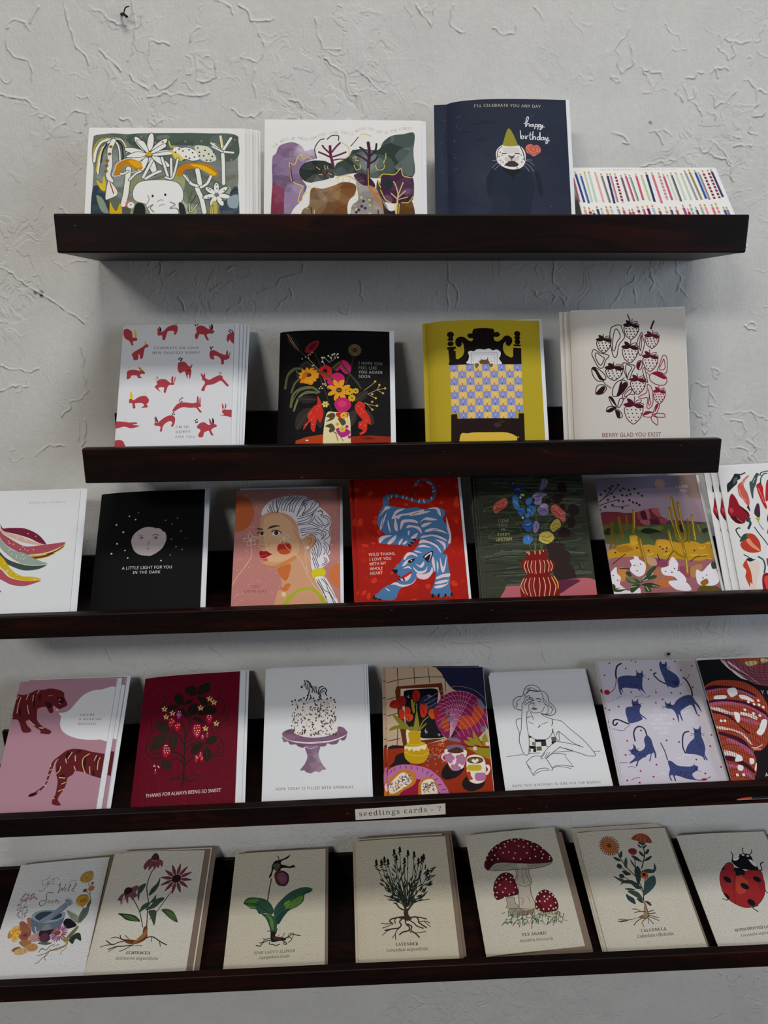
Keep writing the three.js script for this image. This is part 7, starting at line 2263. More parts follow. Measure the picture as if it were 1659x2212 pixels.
ART.echinacea = (d, H) => {
  d.ink = 1.312;
  d.S('#26231f',7.9,[492,825,437,690,394,616,330,531]);
  d.S('#26231f',8.8,[531,818,506,658,496,567,459,454,445,388,453,292,473,216]);
  d.S('#26231f',7.1,[547,749,610,663,656,574,724,448]);
  d.P('#5c3a22',[502,911,503,834,535,818,552,896,556,939,499,979,433,992,369,981,326,945,387,944,459,951]);
  d.P('#8a5f38',[510,886,532,844,542,913,479,965,430,980]);
  d.S('#3a2c20',10,[551,935,601,924,649,944,699,976,766,1008]);
  d.S('#3a2c20',6.9,[689,971,708,1022]);
  d.S('#3a2c20',6.1,[602,929,607,975]);
  d.S('#3a2c20',10,[354,951,298,935,281,901]);
  d.S('#3a2c20',6.9,[298,935,241,916,190,922]);
  d.S('#3a2c20',9.5,[338,958,280,968,223,987,152,945]);
  d.S('#3a2c20',6.9,[223,987,163,988,106,1002]);
  d.S('#3a2c20',10,[435,1001,333,1008,264,1009,191,1031]);
  d.S('#3a2c20',6,[265,1014,219,1040,197,1056]);
  d.S('#3a2c20',6.8,[418,1004,357,1039,310,1057]);
  d.S('#3a2c20',6,[454,1010,523,1009]);
  d.S('#3a2c20',6,[377,939,334,903]);
  d.P('#26321f',[205,675,292,683,386,706,453,766,381,763,307,746,253,708]);
  d.P('#4a6438',[259,695,351,708,434,761,341,743]);
  d.P('#3c4c3a',[649,651,725,650,786,689,839,785,772,759,699,703]);
  d.P('#4a6438',[692,667,770,697,817,762,749,732]);
  d.P('#36443a',[428,672,437,609,484,575,521,577,503,622,463,647]);
  d.P('#3a4a3c',[482,652,527,605,568,543,628,523,658,538,621,582,569,634]);
  d.P('#36443a',[517,667,563,652,599,671,608,743,605,813,565,750]);
  d.P('#36443a',[487,502,499,428,551,364,567,303,574,384,542,458]);
  d.P('#3a463c',[358,412,388,380,432,368,418,433,382,478]);
  d.P('#3a463c',[358,430,382,460,393,553,367,496]);
  d.P('#3a463c',[512,577,539,532,564,496,563,561]);
  d.S('#1f241e',3.6,[220,680,443,761]);
  d.S('#1f241e',3.6,[663,656,828,771]);
  d.S('#1f241e',3.6,[491,648,640,537]);
  d.S('#1f241e',2.8,[494,493,562,327]);
  d.P('#6e3c44',[362,171,387,113,429,85,527,100,566,131,564,191,539,160,528,199,505,178,485,221,467,176,429,223,419,174,389,212]);
  d.P('#4a2630',[430,90,440,45,469,21,504,53,517,99,483,117]);
  d.D('#c8a8a0',4.9,[452,106,468,115,482,112,496,113]);
  d.S('#3a1c24',3.9,[409,124,414,193]);
  d.S('#3a1c24',3.9,[466,127,487,207]);
  d.S('#3a1c24',3.9,[504,128,528,179]);
  d.P('#6c4650',[166,533,190,478,230,452,284,408,342,383,360,421,341,458,367,496,337,522,333,545,277,501,285,575,254,537,220,489,216,590,196,543]);
  d.P('#2c1c20',[216,452,221,414,254,399,295,418,294,455,245,481]);
  d.S('#3a1c24',3.7,[245,481,221,572]);
  d.S('#3a1c24',3.7,[264,482,283,566]);
  d.S('#3a1c24',3.7,[301,446,347,402]);
  d.S('#3a1c24',3.7,[301,465,349,495]);
  for(let i=0;i<12;i++){const a=0.1+i/12*6.283;d.leaf('#6a3844',744+Math.cos(a)*38,321+Math.sin(a)*38,744+Math.cos(a)*171,321+Math.sin(a)*171,19,'#3a1c24');}
  d.E('#2a181c',744,321,47,45);
  d.T('#26221f',39,375,1087,"ECHINACEA",{w:244,turn:0.037,font:'serif',bold:'bold',skew:0.2});
  d.T('#2e2a26',37,287,1134,"Echinacea angustifolia",{w:419,turn:0.040,font:'serif',skew:0.2});
};
ART.slipper = (d, H) => {
  d.ink = 1.312;
  d.P('#2c4a3a',[146,562,177,516,240,510,353,532,420,580,460,654,444,700,380,680,318,684,282,635,226,623,184,589]);
  d.P('#4c6c30',[164,547,241,520,306,533,261,570,198,574]);
  d.P('#5a7a3a',[167,579,232,600,280,611,250,625,201,606]);
  d.S('#16241c',4.8,[150,566,262,578,378,649,444,708]);
  d.P('#2c4c40',[466,678,486,616,537,556,613,488,700,445,796,430,861,455,837,486,782,507,768,579,707,631,630,665,570,716,527,791,494,758]);
  d.P('#4f7030',[580,607,641,563,734,520,767,531,753,586,684,637,598,655]);
  d.P('#6a8636',[571,590,617,561,634,594,589,631]);
  d.S('#16241c',4.7,[490,695,580,623,695,534,845,462]);
  d.S('#16241c',3.1,[504,665,578,566,701,486]);
  d.C('#14201a',4,[146,562,177,516,240,510,353,532,420,580,460,654,444,700,380,680,318,684,282,635,226,623,184,589]);
  d.C('#14201a',3.9,[466,678,486,616,537,556,613,488,700,445,796,430,861,455,837,486,782,507,768,579,707,631,630,665,570,716,527,791,494,758]);
  d.P('#2e4a38',[342,689,413,698,477,726,510,766,507,835,496,902,457,892,429,822,392,743]);
  d.P('#55743a',[382,704,446,731,473,795,470,863,444,816,424,745]);
  d.P('#1e3a34',[493,742,545,683,629,649,571,732,521,805]);
  d.S('#38483c',13,[436,700,400,626,395,554,403,450,418,318]);
  d.S('#1a1612',5.8,[401,304,395,282,428,216]);
  d.P('#1c1814',[416,164,446,113,487,107,552,85,609,49,585,88,521,118,514,153,556,169,607,185,639,174,664,180,632,204,558,199,517,205,503,238,461,227,435,208,416,284,393,299,412,232]);
  d.S('#1c1814',7.7,[487,107,481,72,467,58]);
  d.S('#1c1814',8.5,[607,189,632,195,665,198,656,180]);
  d.P('#4a4a38',[424,164,472,141,507,170,477,220,443,200]);
  d.P('#4a2834',[448,269,478,228,543,233,595,270,610,330,592,388,553,406,496,390,465,346]);
  d.P('#6a4252',[481,288,537,258,580,303,575,362,527,375]);
  d.S('#241018',5,[535,232,587,278,606,330,583,371]);
  d.S('#8a6a74',3.3,[480,271,528,257]);
  d.S('#8a6a74',3.3,[474,305,524,325,564,310]);
  d.P('#211b16',[452,877,495,887,501,925,559,936,605,950,599,968,538,972,478,979,454,959]);
  d.P('#3a3028',[467,930,521,933,567,951,507,962]);
  d.S('#1e1915',6.8,[456,884,432,864,416,870]);
  d.S('#1e1915',7.6,[503,895,508,858,515,847]);
  d.S('#1e1915',8.3,[461,959,416,964,372,983,351,1011,309,1001]);
  d.S('#1e1915',6.8,[452,940,400,948,371,975,342,981]);
  d.S('#1e1915',7.5,[447,973,441,995,480,1004,510,1014,548,1002]);
  d.S('#1e1915',7.5,[561,966,592,982,586,1004,616,1006,600,983]);
  d.S('#1e1915',7.5,[598,946,635,933,672,913,711,923,750,930]);
  d.S('#1e1915',6,[621,947,651,942,660,972,630,992]);
  d.S('#1e1915',6,[567,936,581,915,588,900]);
  d.S('#1e1915',5.3,[627,933,634,911,680,903,674,943,653,979]);
  d.S('#1e1915',5.3,[520,930,535,912]);
  d.S('#1e1915',5.3,[400,948,369,938]);
  d.T('#332d28',37,292,1088,"PINK LADY'S SLIPPER",{w:409,font:'serif',skew:0.2});
  d.T('#443d36',34,343,1133,"Cypripedium acaule",{w:308,font:'serif',skew:0.2});
};
ART.lavender = (d, H) => {
  d.ink = 1.23;
  d.S('#1f2620',6.1,[222,258,292,451,512,729]);
  d.P('#181c1a',[209,239,225,214,236,250,220,291]);
  d.D('#181c1a',7.8,[208,283,233,272,218,303]);
  d.S('#1f2620',6.1,[277,261,334,454,512,729]);
  d.P('#181c1a',[264,243,281,218,291,254,275,294]);
  d.D('#181c1a',7.8,[263,287,288,275,273,306]);
  d.S('#1f2620',6.1,[311,233,357,444,512,729]);
  d.P('#181c1a',[299,214,315,189,325,225,309,266]);
  d.D('#181c1a',7.9,[297,258,322,247,307,278]);
  d.S('#1f2620',6.1,[347,257,385,454,512,729]);
  d.P('#181c1a',[335,239,351,214,362,249,345,290]);
  d.D('#181c1a',7.9,[334,283,359,271,343,302]);
  d.S('#1f2620',6.2,[421,156,437,417,512,729]);
  d.P('#181c1a',[409,137,426,112,436,148,419,190]);
  d.D('#181c1a',8,[407,182,433,170,417,202]);
  d.S('#1f2620',6.2,[441,220,454,442,512,729]);
  d.P('#181c1a',[429,201,446,176,456,212,439,253]);
  d.D('#181c1a',7.9,[427,245,453,234,436,265]);
  d.S('#1f2620',6.2,[485,134,484,410,512,729]);
  d.P('#181c1a',[473,115,490,89,500,126,483,167]);
  d.D('#181c1a',8,[471,159,496,148,480,180]);
  d.S('#1f2620',6.1,[527,256,517,458,512,729]);
  d.P('#181c1a',[515,238,532,212,541,248,524,289]);
  d.D('#181c1a',7.9,[513,281,538,270,522,301]);
  d.S('#1f2620',6.2,[571,175,547,428,512,729]);
  d.P('#181c1a',[559,156,576,131,586,167,568,209]);
  d.D('#181c1a',7.9,[556,201,582,189,566,221]);
  d.S('#1f2620',6.2,[638,193,597,436,512,729]);
  d.P('#181c1a',[626,174,643,149,652,185,635,226]);
  d.D('#181c1a',7.9,[623,218,649,207,632,238]);
  d.S('#1f2620',6.1,[715,247,655,458,512,729]);
  d.P('#181c1a',[704,228,721,203,730,239,712,280]);
  d.D('#181c1a',7.9,[701,272,726,261,709,292]);
  d.S('#1f2620',6.2,[739,226,672,451,512,729]);
  d.P('#181c1a',[728,208,745,182,754,218,736,259]);
  d.D('#181c1a',7.9,[724,252,750,240,733,272]);
  d.S('#1f2620',6,[768,389,699,515,512,729]);
  d.P('#181c1a',[756,371,774,346,782,382,765,421]);
  d.D('#181c1a',7.7,[753,414,779,403,762,433]);
  d.S('#1f2620',6.1,[678,266,628,465,512,729]);
  d.P('#181c1a',[667,248,684,223,693,258,675,299]);
  d.D('#181c1a',7.9,[664,291,689,280,673,311]);
  d.leaf('#2a342b',535,628,533,564,7.5);
  d.leaf('#2a342b',583,504,628,463,7.6);
  d.leaf('#232c25',691,625,751,581,7.5);
  d.leaf('#2a342b',681,569,699,525,7.6);
  d.leaf('#2a342b',314,544,294,500,7.6);
  d.leaf('#2a342b',576,692,622,667,7.4);
  d.leaf('#232c25',743,454,812,415,7.7);
  d.leaf('#232c25',575,450,612,419,7.7);
  d.leaf('#232c25',422,660,356,619,7.5);
  d.leaf('#2a342b',735,432,779,370,7.7);
  d.leaf('#2a342b',557,587,584,516,7.5);
  d.leaf('#2a342b',269,346,209,315,7.8);
  d.leaf('#2a342b',626,650,702,636,7.5);
  d.leaf('#232c25',557,673,598,607,7.4);
  d.leaf('#1d2520',358,587,339,510,7.5);
  d.leaf('#232c25',345,564,338,522,7.6);
  d.leaf('#1d2520',744,435,752,370,7.7);
  d.leaf('#232c25',560,578,583,505,7.5);
  d.leaf('#2a342b',770,531,801,497,7.6);
  d.leaf('#232c25',752,520,806,518,7.6);
  d.leaf('#1d2520',382,633,369,582,7.5);
  d.leaf('#2a342b',467,378,454,316,7.8);
  d.leaf('#2a342b',640,399,627,319,7.7);
  d.leaf('#232c25',570,615,615,553,7.5);
  d.leaf('#232c25',551,356,559,313,7.8);
  d.leaf('#1d2520',434,340,405,279,7.8);
  d.leaf('#232c25',544,690,561,626,7.4);
  d.leaf('#2a342b',413,479,390,418,7.6);
  d.leaf('#2a342b',486,699,487,648,7.4);
  d.leaf('#2a342b',467,591,443,541,7.5);
  d.leaf('#2a342b',624,616,628,545,7.5);
  d.leaf('#232c25',330,440,291,384,7.7);
  d.leaf('#1d2520',411,611,372,555,7.5);
  d.leaf('#1d2520',764,497,812,476,7.6);
  d.leaf('#232c25',575,681,582,619,7.4);
  d.leaf('#2a342b',391,612,364,571,7.5);
  d.leaf('#2a342b',449,636,455,572,7.5);
  d.leaf('#232c25',371,568,313,522,7.6);
  d.leaf('#1d2520',588,546,590,483,7.6);
  d.leaf('#2a342b',342,353,265,327,7.8);
  d.leaf('#1d2520',502,348,546,282,7.8);
  d.leaf('#232c25',504,700,528,636,7.4);
  d.leaf('#232c25',724,518,797,496,7.6);
  d.leaf('#2a342b',447,657,384,622,7.5);
  d.leaf('#1d2520',765,378,830,363,7.8);
  d.leaf('#1d2520',346,516,315,474,7.6);
  d.leaf('#232c25',485,519,518,463,7.6);
  d.leaf('#1d2520',647,661,709,622,7.5);
  d.leaf('#1d2520',398,569,366,503,7.6);
  d.leaf('#1d2520',441,615,450,570,7.5);
  d.leaf('#1d2520',560,538,564,468,7.6);
  d.leaf('#1d2520',530,617,531,558,7.5);
  d.leaf('#232c25',693,402,691,358,7.7);
  d.leaf('#232c25',743,358,752,296,7.8);
  d.leaf('#232c25',391,635,347,599,7.5);
  d.leaf('#2a342b',394,565,362,531,7.6);
  d.leaf('#1d2520',557,707,607,668,7.4);
  d.leaf('#1d2520',567,579,603,535,7.5);
  d.leaf('#2a342b',493,484,479,425,7.6);
  d.leaf('#1d2520',698,597,729,567,7.5);
  d.leaf('#232c25',624,520,615,463,7.6);
  d.leaf('#2a342b',385,643,317,603,7.5);
  d.leaf('#2a342b',400,409,380,366,7.7);
  d.leaf('#2a342b',741,475,805,449,7.7);
  d.leaf('#232c25',533,599,571,542,7.5);
  d.leaf('#1d2520',596,658,593,614,7.5);
  d.leaf('#1d2520',463,466,480,414,7.7);
  d.leaf('#232c25',433,686,391,634,7.4);
  d.leaf('#2a342b',683,505,681,434,7.6);
  d.leaf('#2a342b',398,505,382,462,7.6);
  d.leaf('#1d2520',474,683,462,613,7.4);
  d.leaf('#232c25',624,349,644,280,7.8);
  d.leaf('#1d2520',555,622,604,582,7.5);
  d.leaf('#1d2520',410,563,424,490,7.6);
  d.leaf('#2a342b',554,564,579,491,7.6);
  d.leaf('#1d2520',594,539,632,509,7.6);
  d.leaf('#2a342b',518,533,543,459,7.6);
  d.leaf('#2a342b',358,431,321,397,7.7);
  d.leaf('#232c25',741,527,803,514,7.6);
  d.leaf('#232c25',724,471,774,428,7.7);
  d.leaf('#1d2520',427,375,384,315,7.8);
  d.leaf('#1d2520',475,644,444,582,7.5);
  d.leaf('#2a342b',612,562,646,525,7.6);
  d.leaf('#2a342b',719,411,761,366,7.7);
  d.leaf('#1d2520',624,680,697,658,7.4);
  d.leaf('#2a342b',399,528,348,479,7.6);
  d.leaf('#232c25',447,675,393,623,7.4);
  d.leaf('#232c25',551,662,574,626,7.5);
  d.leaf('#1d2520',380,629,337,612,7.5);
  d.leaf('#232c25',453,659,462,618,7.5);
  d.leaf('#232c25',619,504,602,452,7.6);
  d.leaf('#232c25',343,552,309,490,7.6);
  d.leaf('#2a342b',542,573,523,525,7.6);
  d.leaf('#2a342b',497,554,496,503,7.6);
  d.leaf('#232c25',467,361,483,290,7.8);
  d.leaf('#1d2520',623,474,686,434,7.7);
  d.leaf('#1d2520',792,441,852,415,7.7);
  d.leaf('#2a342b',535,472,507,427,7.7);
  d.leaf('#1d2520',366,488,346,424,7.6);
  d.leaf('#2a342b',701,579,734,545,7.6);
  d.leaf('#2a342b',468,655,473,592,7.5);
  d.leaf('#2a342b',401,588,365,527,7.5);
  d.leaf('#2a342b',567,685,612,644,7.4);
  d.leaf('#1d2520',351,548,313,524,7.6);
  d.leaf('#232c25',515,698,495,632,7.4);
  d.leaf('#1d2520',791,397,846,344,7.7);
  d.leaf('#1d2520',666,585,675,534,7.5);
  d.leaf('#2a342b',566,467,599,433,7.7);
  d.leaf('#2a342b',491,641,511,573,7.5);
  d.leaf('#2a342b',546,666,597,616,7.5);
  d.leaf('#232c25',561,524,549,473,7.6);
  d.leaf('#232c25',579,697,651,667,7.4);
  d.leaf('#2a342b',681,597,714,546,7.5);
  d.leaf('#2a342b',422,451,434,391,7.7);
  d.leaf('#1d2520',561,643,544,577,7.5);
  d.leaf('#2a342b',537,536,540,487,7.6);
  d.leaf('#1d2520',623,634,697,609,7.5);
  d.leaf('#1d2520',763,509,811,503,7.6);
  d.leaf('#1d2520',292,457,249,427,7.7);
  d.leaf('#232c25',294,503,246,474,7.6);
  d.leaf('#1d2520',331,436,324,371,7.7);
  d.leaf('#1d2520',665,455,687,385,7.7);
  d.leaf('#1d2520',500,395,520,337,7.7);
  d.leaf('#232c25',483,422,509,357,7.7);
  d.leaf('#2a342b',622,534,651,483,7.6);
  d.leaf('#232c25',298,506,244,462,7.6);
  d.leaf('#232c25',642,644,693,619,7.5);
  d.leaf('#1d2520',461,544,435,469,7.6);
  d.leaf('#1d2520',473,613,494,556,7.5);
  d.leaf('#1d2520',410,620,380,583,7.5);
  d.leaf('#1d2520',547,662,557,615,7.5);
  d.leaf('#1d2520',444,558,388,516,7.6);
  d.leaf('#1d2520',478,562,422,507,7.6);
  d.leaf('#1d2520',481,621,451,575,7.5);
  d.leaf('#232c25',368,567,302,544,7.6);
  d.leaf('#232c25',794,356,872,332,7.8);
  d.leaf('#232c25',437,611,442,547,7.5);
  d.leaf('#2a342b',347,574,313,543,7.5);
  d.leaf('#1d2520',422,690,374,680,7.4);
  d.leaf('#232c25',378,520,352,472,7.6);
  d.leaf('#232c25',513,590,501,526,7.5);
  d.leaf('#232c25',562,603,599,575,7.5);
  d.leaf('#2a342b',490,643,485,582,7.5);
  d.leaf('#2a342b',765,468,794,403,7.7);
  d.leaf('#232c25',713,573,744,535,7.6);
  d.leaf('#1d2520',499,552,513,500,7.6);
  d.leaf('#232c25',650,530,713,500,7.6);
  d.leaf('#1d2520',442,683,428,613,7.4);
  d.leaf('#2a342b',633,439,624,388,7.7);
  d.leaf('#2a342b',540,691,519,637,7.4);
  d.S('#1d2520',6.6,[512,729,550,683,590,669]);
  d.S('#1d2520',6.6,[512,729,404,568,274,435]);
  d.S('#1d2520',6.6,[512,729,584,674,664,653]);
  d.S('#1d2520',6.6,[512,729,483,588,447,478]);
  d.S('#1d2520',6.6,[512,729,505,657,495,617]);
  d.S('#1d2520',6.6,[512,729,449,636,375,574]);
  d.S('#1d2520',6.6,[512,729,628,680,759,664]);
  d.S('#1d2520',6.6,[512,729,431,673,335,649]);
  d.S('#1d2520',6.6,[512,729,430,582,330,464]);
  d.S('#1d2520',6.6,[512,729,448,657,371,616]);
  d.S('#1d2520',6.6,[512,729,524,616,534,535]);
  d.S('#1d2520',6.6,[512,729,619,599,739,499]);
  d.S('#1d2520',6.6,[512,729,608,659,715,621]);
  d.S('#1d2520',6.6,[512,729,511,631,507,565]);
  d.S('#1d2520',6.6,[512,729,408,649,286,599]);
  d.S('#1d2520',6.6,[512,729,540,664,568,631]);
  d.S('#1d2520',6.6,[512,729,422,667,315,636]);
  d.S('#1d2520',6.6,[512,729,465,561,407,420]);
  d.S('#1d2520',6.6,[512,729,493,657,468,616]);
  d.S('#1d2520',6.6,[512,729,567,567,627,435]);
  d.S('#1d2520',6.6,[512,729,514,637,515,577]);
  d.S('#1d2520',6.6,[512,729,568,606,630,514]);
  d.S('#1d2520',6.6,[512,729,556,655,602,612]);
  d.S('#1d2520',6.6,[512,729,466,671,412,643]);
  d.S('#1d2520',6.6,[512,729,508,599,500,500]);
  d.S('#1d2520',6.6,[512,729,433,545,337,388]);
  d.P('#3c2e28',[476,695,494,744,478,783,480,815,425,835,474,846,506,864,557,851,542,827,527,802,532,747,568,717,560,708,515,746,502,688]);
  d.S('#3c2e28',15,[488,760,440,733,409,690]);
  d.S('#3c2e28',13,[526,762,559,724,595,686]);
  d.S('#3c2e28',11,[497,752,476,695]);
  d.S('#3a2a24',13,[476,823,409,826,341,841,332,860,355,878]);
  d.S('#3a2a24',7.2,[355,878,289,881,240,870]);
  d.S('#3a2a24',7.2,[363,886,304,905,254,918]);
  d.S('#3a2a24',9.7,[409,826,382,848,388,880]);
  d.S('#3a2a24',13,[466,838,431,867,445,899,418,928,352,932,277,942]);
  d.S('#3a2a24',6.4,[335,934,285,958,250,986]);
  d.S('#3a2a24',8,[418,928,383,972,379,1033]);
  d.S('#3a2a24',6.3,[382,980,347,1016]);
  d.S('#3a2a24',13,[490,855,495,894,526,927,515,958,457,969,423,990]);
  d.S('#3a2a24',13,[512,896,551,921,540,959,579,985,617,1025]);
  d.S('#3a2a24',7.1,[579,985,637,981,687,976]);
  d.S('#3a2a24',7.2,[524,958,538,982]);
  d.S('#3a2a24',11,[531,858,579,892,601,917,665,944]);
  d.S('#3a2a24',13,[541,835,600,831,623,856,629,888,699,939]);
  d.S('#3a2a24',11,[600,831,658,842,706,857]);
  d.S('#3a2a24',8,[629,880,688,876,736,894]);
  d.S('#3a2a24',6.4,[687,883,741,934]);
  d.T('#25201c',36,375,1091,"LAVENDER",{w:226,turn:0.031,font:'serif',bold:'bold'});
  d.T('#2c2722',37,279,1142,"Lavandula angustifolia",{w:416,turn:0.016,font:'serif',skew:0.2});
};
ART.mushrooms = (d, H) => {
  d.ink = 1.23;
  d.P('#a39c8c',[474,360,610,365,604,473,615,546,587,587,521,593,469,575,432,554,467,459]);
  d.S('#5a5248',4.6,[492,390,485,461,452,547]);
  d.S('#5a5248',4.6,[551,377,531,466,525,572]);
  d.S('#5a5248',4.6,[575,398,578,506,602,562]);
  d.P('#b0a896',[456,591,585,595,583,682,595,786,583,836,531,864,437,879,404,868,424,777]);
  d.P('#8a7262',[418,802,503,828,589,811,551,858,455,881,406,860]);
  d.S('#5a4a40',4.3,[417,810,472,808,539,831]);
  d.S('#5a4a40',4.4,[459,704,482,724,461,773]);
  d.S('#5a4a40',3.5,[534,695,549,748]);
  d.S('#3a302a',5.3,[456,591,444,686,408,868]);
  d.S('#3a302a',5.3,[585,595,579,682,599,770]);
  d.C('#3a302a',4.6,[474,360,610,365,604,473,615,546,587,587,521,593,469,575,432,554,467,459]);
  d.P('#9c9484',[309,698,389,689,394,749,415,777,401,800,329,797,291,781,312,749]);
  d.P('#8c8474',[310,800,418,802,404,868,317,851]);
  d.C('#3a302a',4.4,[309,698,389,689,394,749,415,777,401,800,329,797,291,781,312,749]);
  d.P('#8f887a',[188,377,239,337,354,328,482,348,467,414,354,416,225,406]);
  d.P('#8f887a',[610,365,721,376,876,364,839,397,730,418,602,423]);
  d.S('#4a443c',2.7,[202,378,350,348]);
  d.S('#4a443c',2.7,[245,401,424,355]);
  d.S('#4a443c',2.7,[621,403,836,374]);
  d.C('#2a201e',4.6,[188,377,239,337,354,328,482,348,610,365,721,376,876,364,839,397,730,418,602,423,467,414,354,416,225,406]);
  d.P('#4e1420',[148,341,173,284,213,223,293,157,399,110,499,92,595,97,684,130,770,176,838,249,881,309,888,356,855,371,761,371,630,362,482,348,354,328,258,334,204,370,180,394,156,374]);
  d.P('#621c28',[309,224,433,133,571,118,657,165,673,261,584,316,415,309]);
  d.P('#38101a',[169,357,196,287,273,257,259,330,206,361]);
  d.C('#220a10',6.4,[148,341,173,284,213,223,293,157,399,110,499,92,595,97,684,130,770,176,838,249,881,309,888,356,855,371,761,371,630,362,482,348,354,328,258,334,204,370,180,394,156,374]);
  d.P('#551722',[191,625,211,549,256,483,320,444,377,443,426,473,436,536,445,599,441,659,392,672,299,680,222,698,199,678]);
  d.P('#6c202c',[228,577,315,515,402,542,402,629,306,646]);
  d.C('#220a10',6.2,[191,625,211,549,256,483,320,444,377,443,426,473,436,536,445,599,441,659,392,672,299,680,222,698,199,678]);
  d.P('#551722',[593,794,620,720,670,665,738,650,794,686,824,749,829,818,796,857,730,867,659,860,603,829]);
  d.P('#6c202c',[648,757,718,696,790,737,780,813,687,821]);
  d.C('#220a10',6.1,[593,794,620,720,670,665,738,650,794,686,824,749,829,818,796,857,730,867,659,860,603,829]);
  d.P('#a89e84',[594,828,676,866,804,862,832,894,739,901,616,889]);
  d.S('#4a4034',4.3,[807,850,832,894]);
  d.D('#c8b8a8',8.5,[310,168,408,138,450,118,528,116,664,156,760,196,816,224,724,226,789,254,805,285,716,300,631,255,504,245,437,226,374,230,280,247,474,298,547,313,411,168,352,177,263,191,201,241,173,284,238,291,305,288,859,340,782,323,651,314,613,189,558,174,694,190,497,101,575,100,625,114,719,148,347,129,869,318]);
  d.D('#c8b8a8',8.2,[360,453,312,484,349,505,389,536,399,493,273,493,238,525,219,576,227,629,191,625,286,631,321,595,349,659,427,597,398,646,209,671,294,683,430,500,270,555]);
  d.D('#ccbcac',8.8,[688,667,735,663,777,680,650,689,709,712,763,718,798,708,816,727,604,804,649,753,702,759,754,806,811,782,670,832,724,837,773,838,621,831,612,754,802,832,734,740]);
  d.S('#2c3c2a',4.2,[368,938,386,954,392,969]);
  d.S('#3c5238',5.9,[381,943,387,963,382,980]);
  d.S('#2c3c2a',6,[519,903,528,924,527,945]);
  d.S('#3c5238',4.3,[397,831,397,847,387,861]);
  d.S('#3c5238',4.3,[661,868,676,855,666,897]);
  d.S('#4a6042',4.3,[652,895,655,880,631,925]);
  d.S('#3c5238',4.3,[609,869,635,882,651,893]);
  d.S('#3c5238',6,[323,920,309,924,284,926]);
  d.S('#4a6042',4.2,[574,949,567,954,550,957]);
  d.S('#3c5238',4.3,[573,886,561,901,540,914]);
  d.S('#4a6042',4.3,[434,876,431,895,417,911]);
  d.S('#2c3c2a',5.9,[441,941,440,952,429,964]);
  d.S('#4a6042',6,[403,864,407,850,386,893]);
  d.S('#2c3c2a',5.9,[302,925,315,919,311,942]);
  d.S('#4a6042',6,[305,910,290,924,265,937]);
  d.S('#2c3c2a',4.3,[810,883,802,877,777,893]);
  d.S('#4a6042',6,[429,844,443,851,446,857]);
  d.S('#4a6042',4.2,[325,929,317,929,300,929]);
  d.S('#2c3c2a',5.9,[347,929,338,945,318,959]);
  d.S('#2c3c2a',4.2,[445,948,473,951,491,953]);
  d.S('#4a6042',4.3,[794,870,823,868,836,884]);
  d.S('#4a6042',4.2,[339,935,333,938,316,940]);
  d.S('#4a6042',6,[547,904,557,913,556,922]);
  d.S('#3c5238',6,[633,938,627,937,611,937]);
  d.S('#2c3c2a',4.3,[745,915,760,920,764,924]);
  d.S('#4a6042',6,[383,827,372,813,337,851]);
  d.S('#4a6042',4.3,[751,924,779,925,794,934]);
  d.S('#2c3c2a',4.3,[554,887,542,897,520,906]);
  d.S('#3c5238',4.3,[424,867,441,876,447,883]);
  d.S('#4a6042',6,[641,865,625,873,598,881]);
  d.S('#3c5238',4.3,[555,921,583,918,596,937]);
  d.S('#3c5238',4.3,[365,868,394,865,408,884]);
  d.S('#4a6042',6,[417,903,437,889,432,938]);
  d.S('#3c5238',4.3,[744,933,735,944,716,954]);
  d.S('#3c5238',4.3,[417,840,424,827,408,866]);
  d.S('#4a6042',5.9,[616,949,636,950,644,954]);
  d.S('#2c3c2a',5.9,[402,933,391,940,371,946]);
  d.S('#3c5238',6,[386,922,375,909,342,943]);
  d.S('#4a6042',6,[714,952,700,964,676,974]);
  d.S('#4a6042',6,[800,957,815,974,818,988]);
  d.S('#4a6042',4.3,[295,870,322,855,322,907]);
  d.S('#2c3c2a',4.3,[322,861,338,861,343,866]);
  d.S('#2c3c2a',4.3,[766,940,752,955,726,969]);
  d.S('#3c5238',4.3,[614,891,612,904,599,917]);
  d.S('#2c3c2a',4.3,[571,864,576,849,558,891]);
  d.S('#2c3c2a',4.3,[400,875,383,882,355,889]);
  d.S('#2c3c2a',4.2,[281,923,277,932,264,941]);
  d.S('#3c5238',6,[576,936,593,922,585,969]);
  d.S('#2c3c2a',4.3,[778,950,763,951,739,951]);
  d.S('#2c3c2a',4.3,[826,884,821,897,804,910]);
  d.S('#4a6042',6,[723,868,746,859,746,895]);
  d.S('#3c5238',5.9,[484,949,470,937,435,967]);
  d.S('#3c5238',6,[769,949,780,939,768,973]);
  d.S('#4a6042',5.9,[745,960,742,978,729,995]);
  d.S('#3c5238',6,[736,928,731,935,714,940]);
  d.S('#3c5238',6,[320,865,340,871,350,875]);
  d.S('#2c3c2a',4.3,[483,843,513,845,531,850]);
  d.S('#3c5238',4.3,[753,915,781,911,791,933]);
  d.S('#3c5238',6,[469,897,497,899,512,904]);
  d.S('#4a6042',4.3,[311,855,333,871,343,886]);
  d.S('#3c5238',6,[531,914,559,908,568,935]);
  d.S('#4a6042',6,[693,937,703,914,677,982]);
  d.S('#3c5238',4.2,[267,924,255,922,232,923]);
  d.S('#4a6042',6,[423,908,437,889,423,950]);
  d.S('#3c5238',6,[606,883,622,873,617,907]);
  d.S('#2c3c2a',4.3,[656,866,678,859,679,889]);
  d.S('#3c5238',4.3,[460,907,447,910,424,913]);
  d.S('#2c3c2a',4.3,[571,933,579,943,578,953]);
  d.S('#3c5238',6,[573,927,571,938,559,947]);
  d.S('#3c5238',4.3,[817,961,832,960,835,967]);
  d.S('#2c3c2a',6,[447,839,462,840,468,842]);
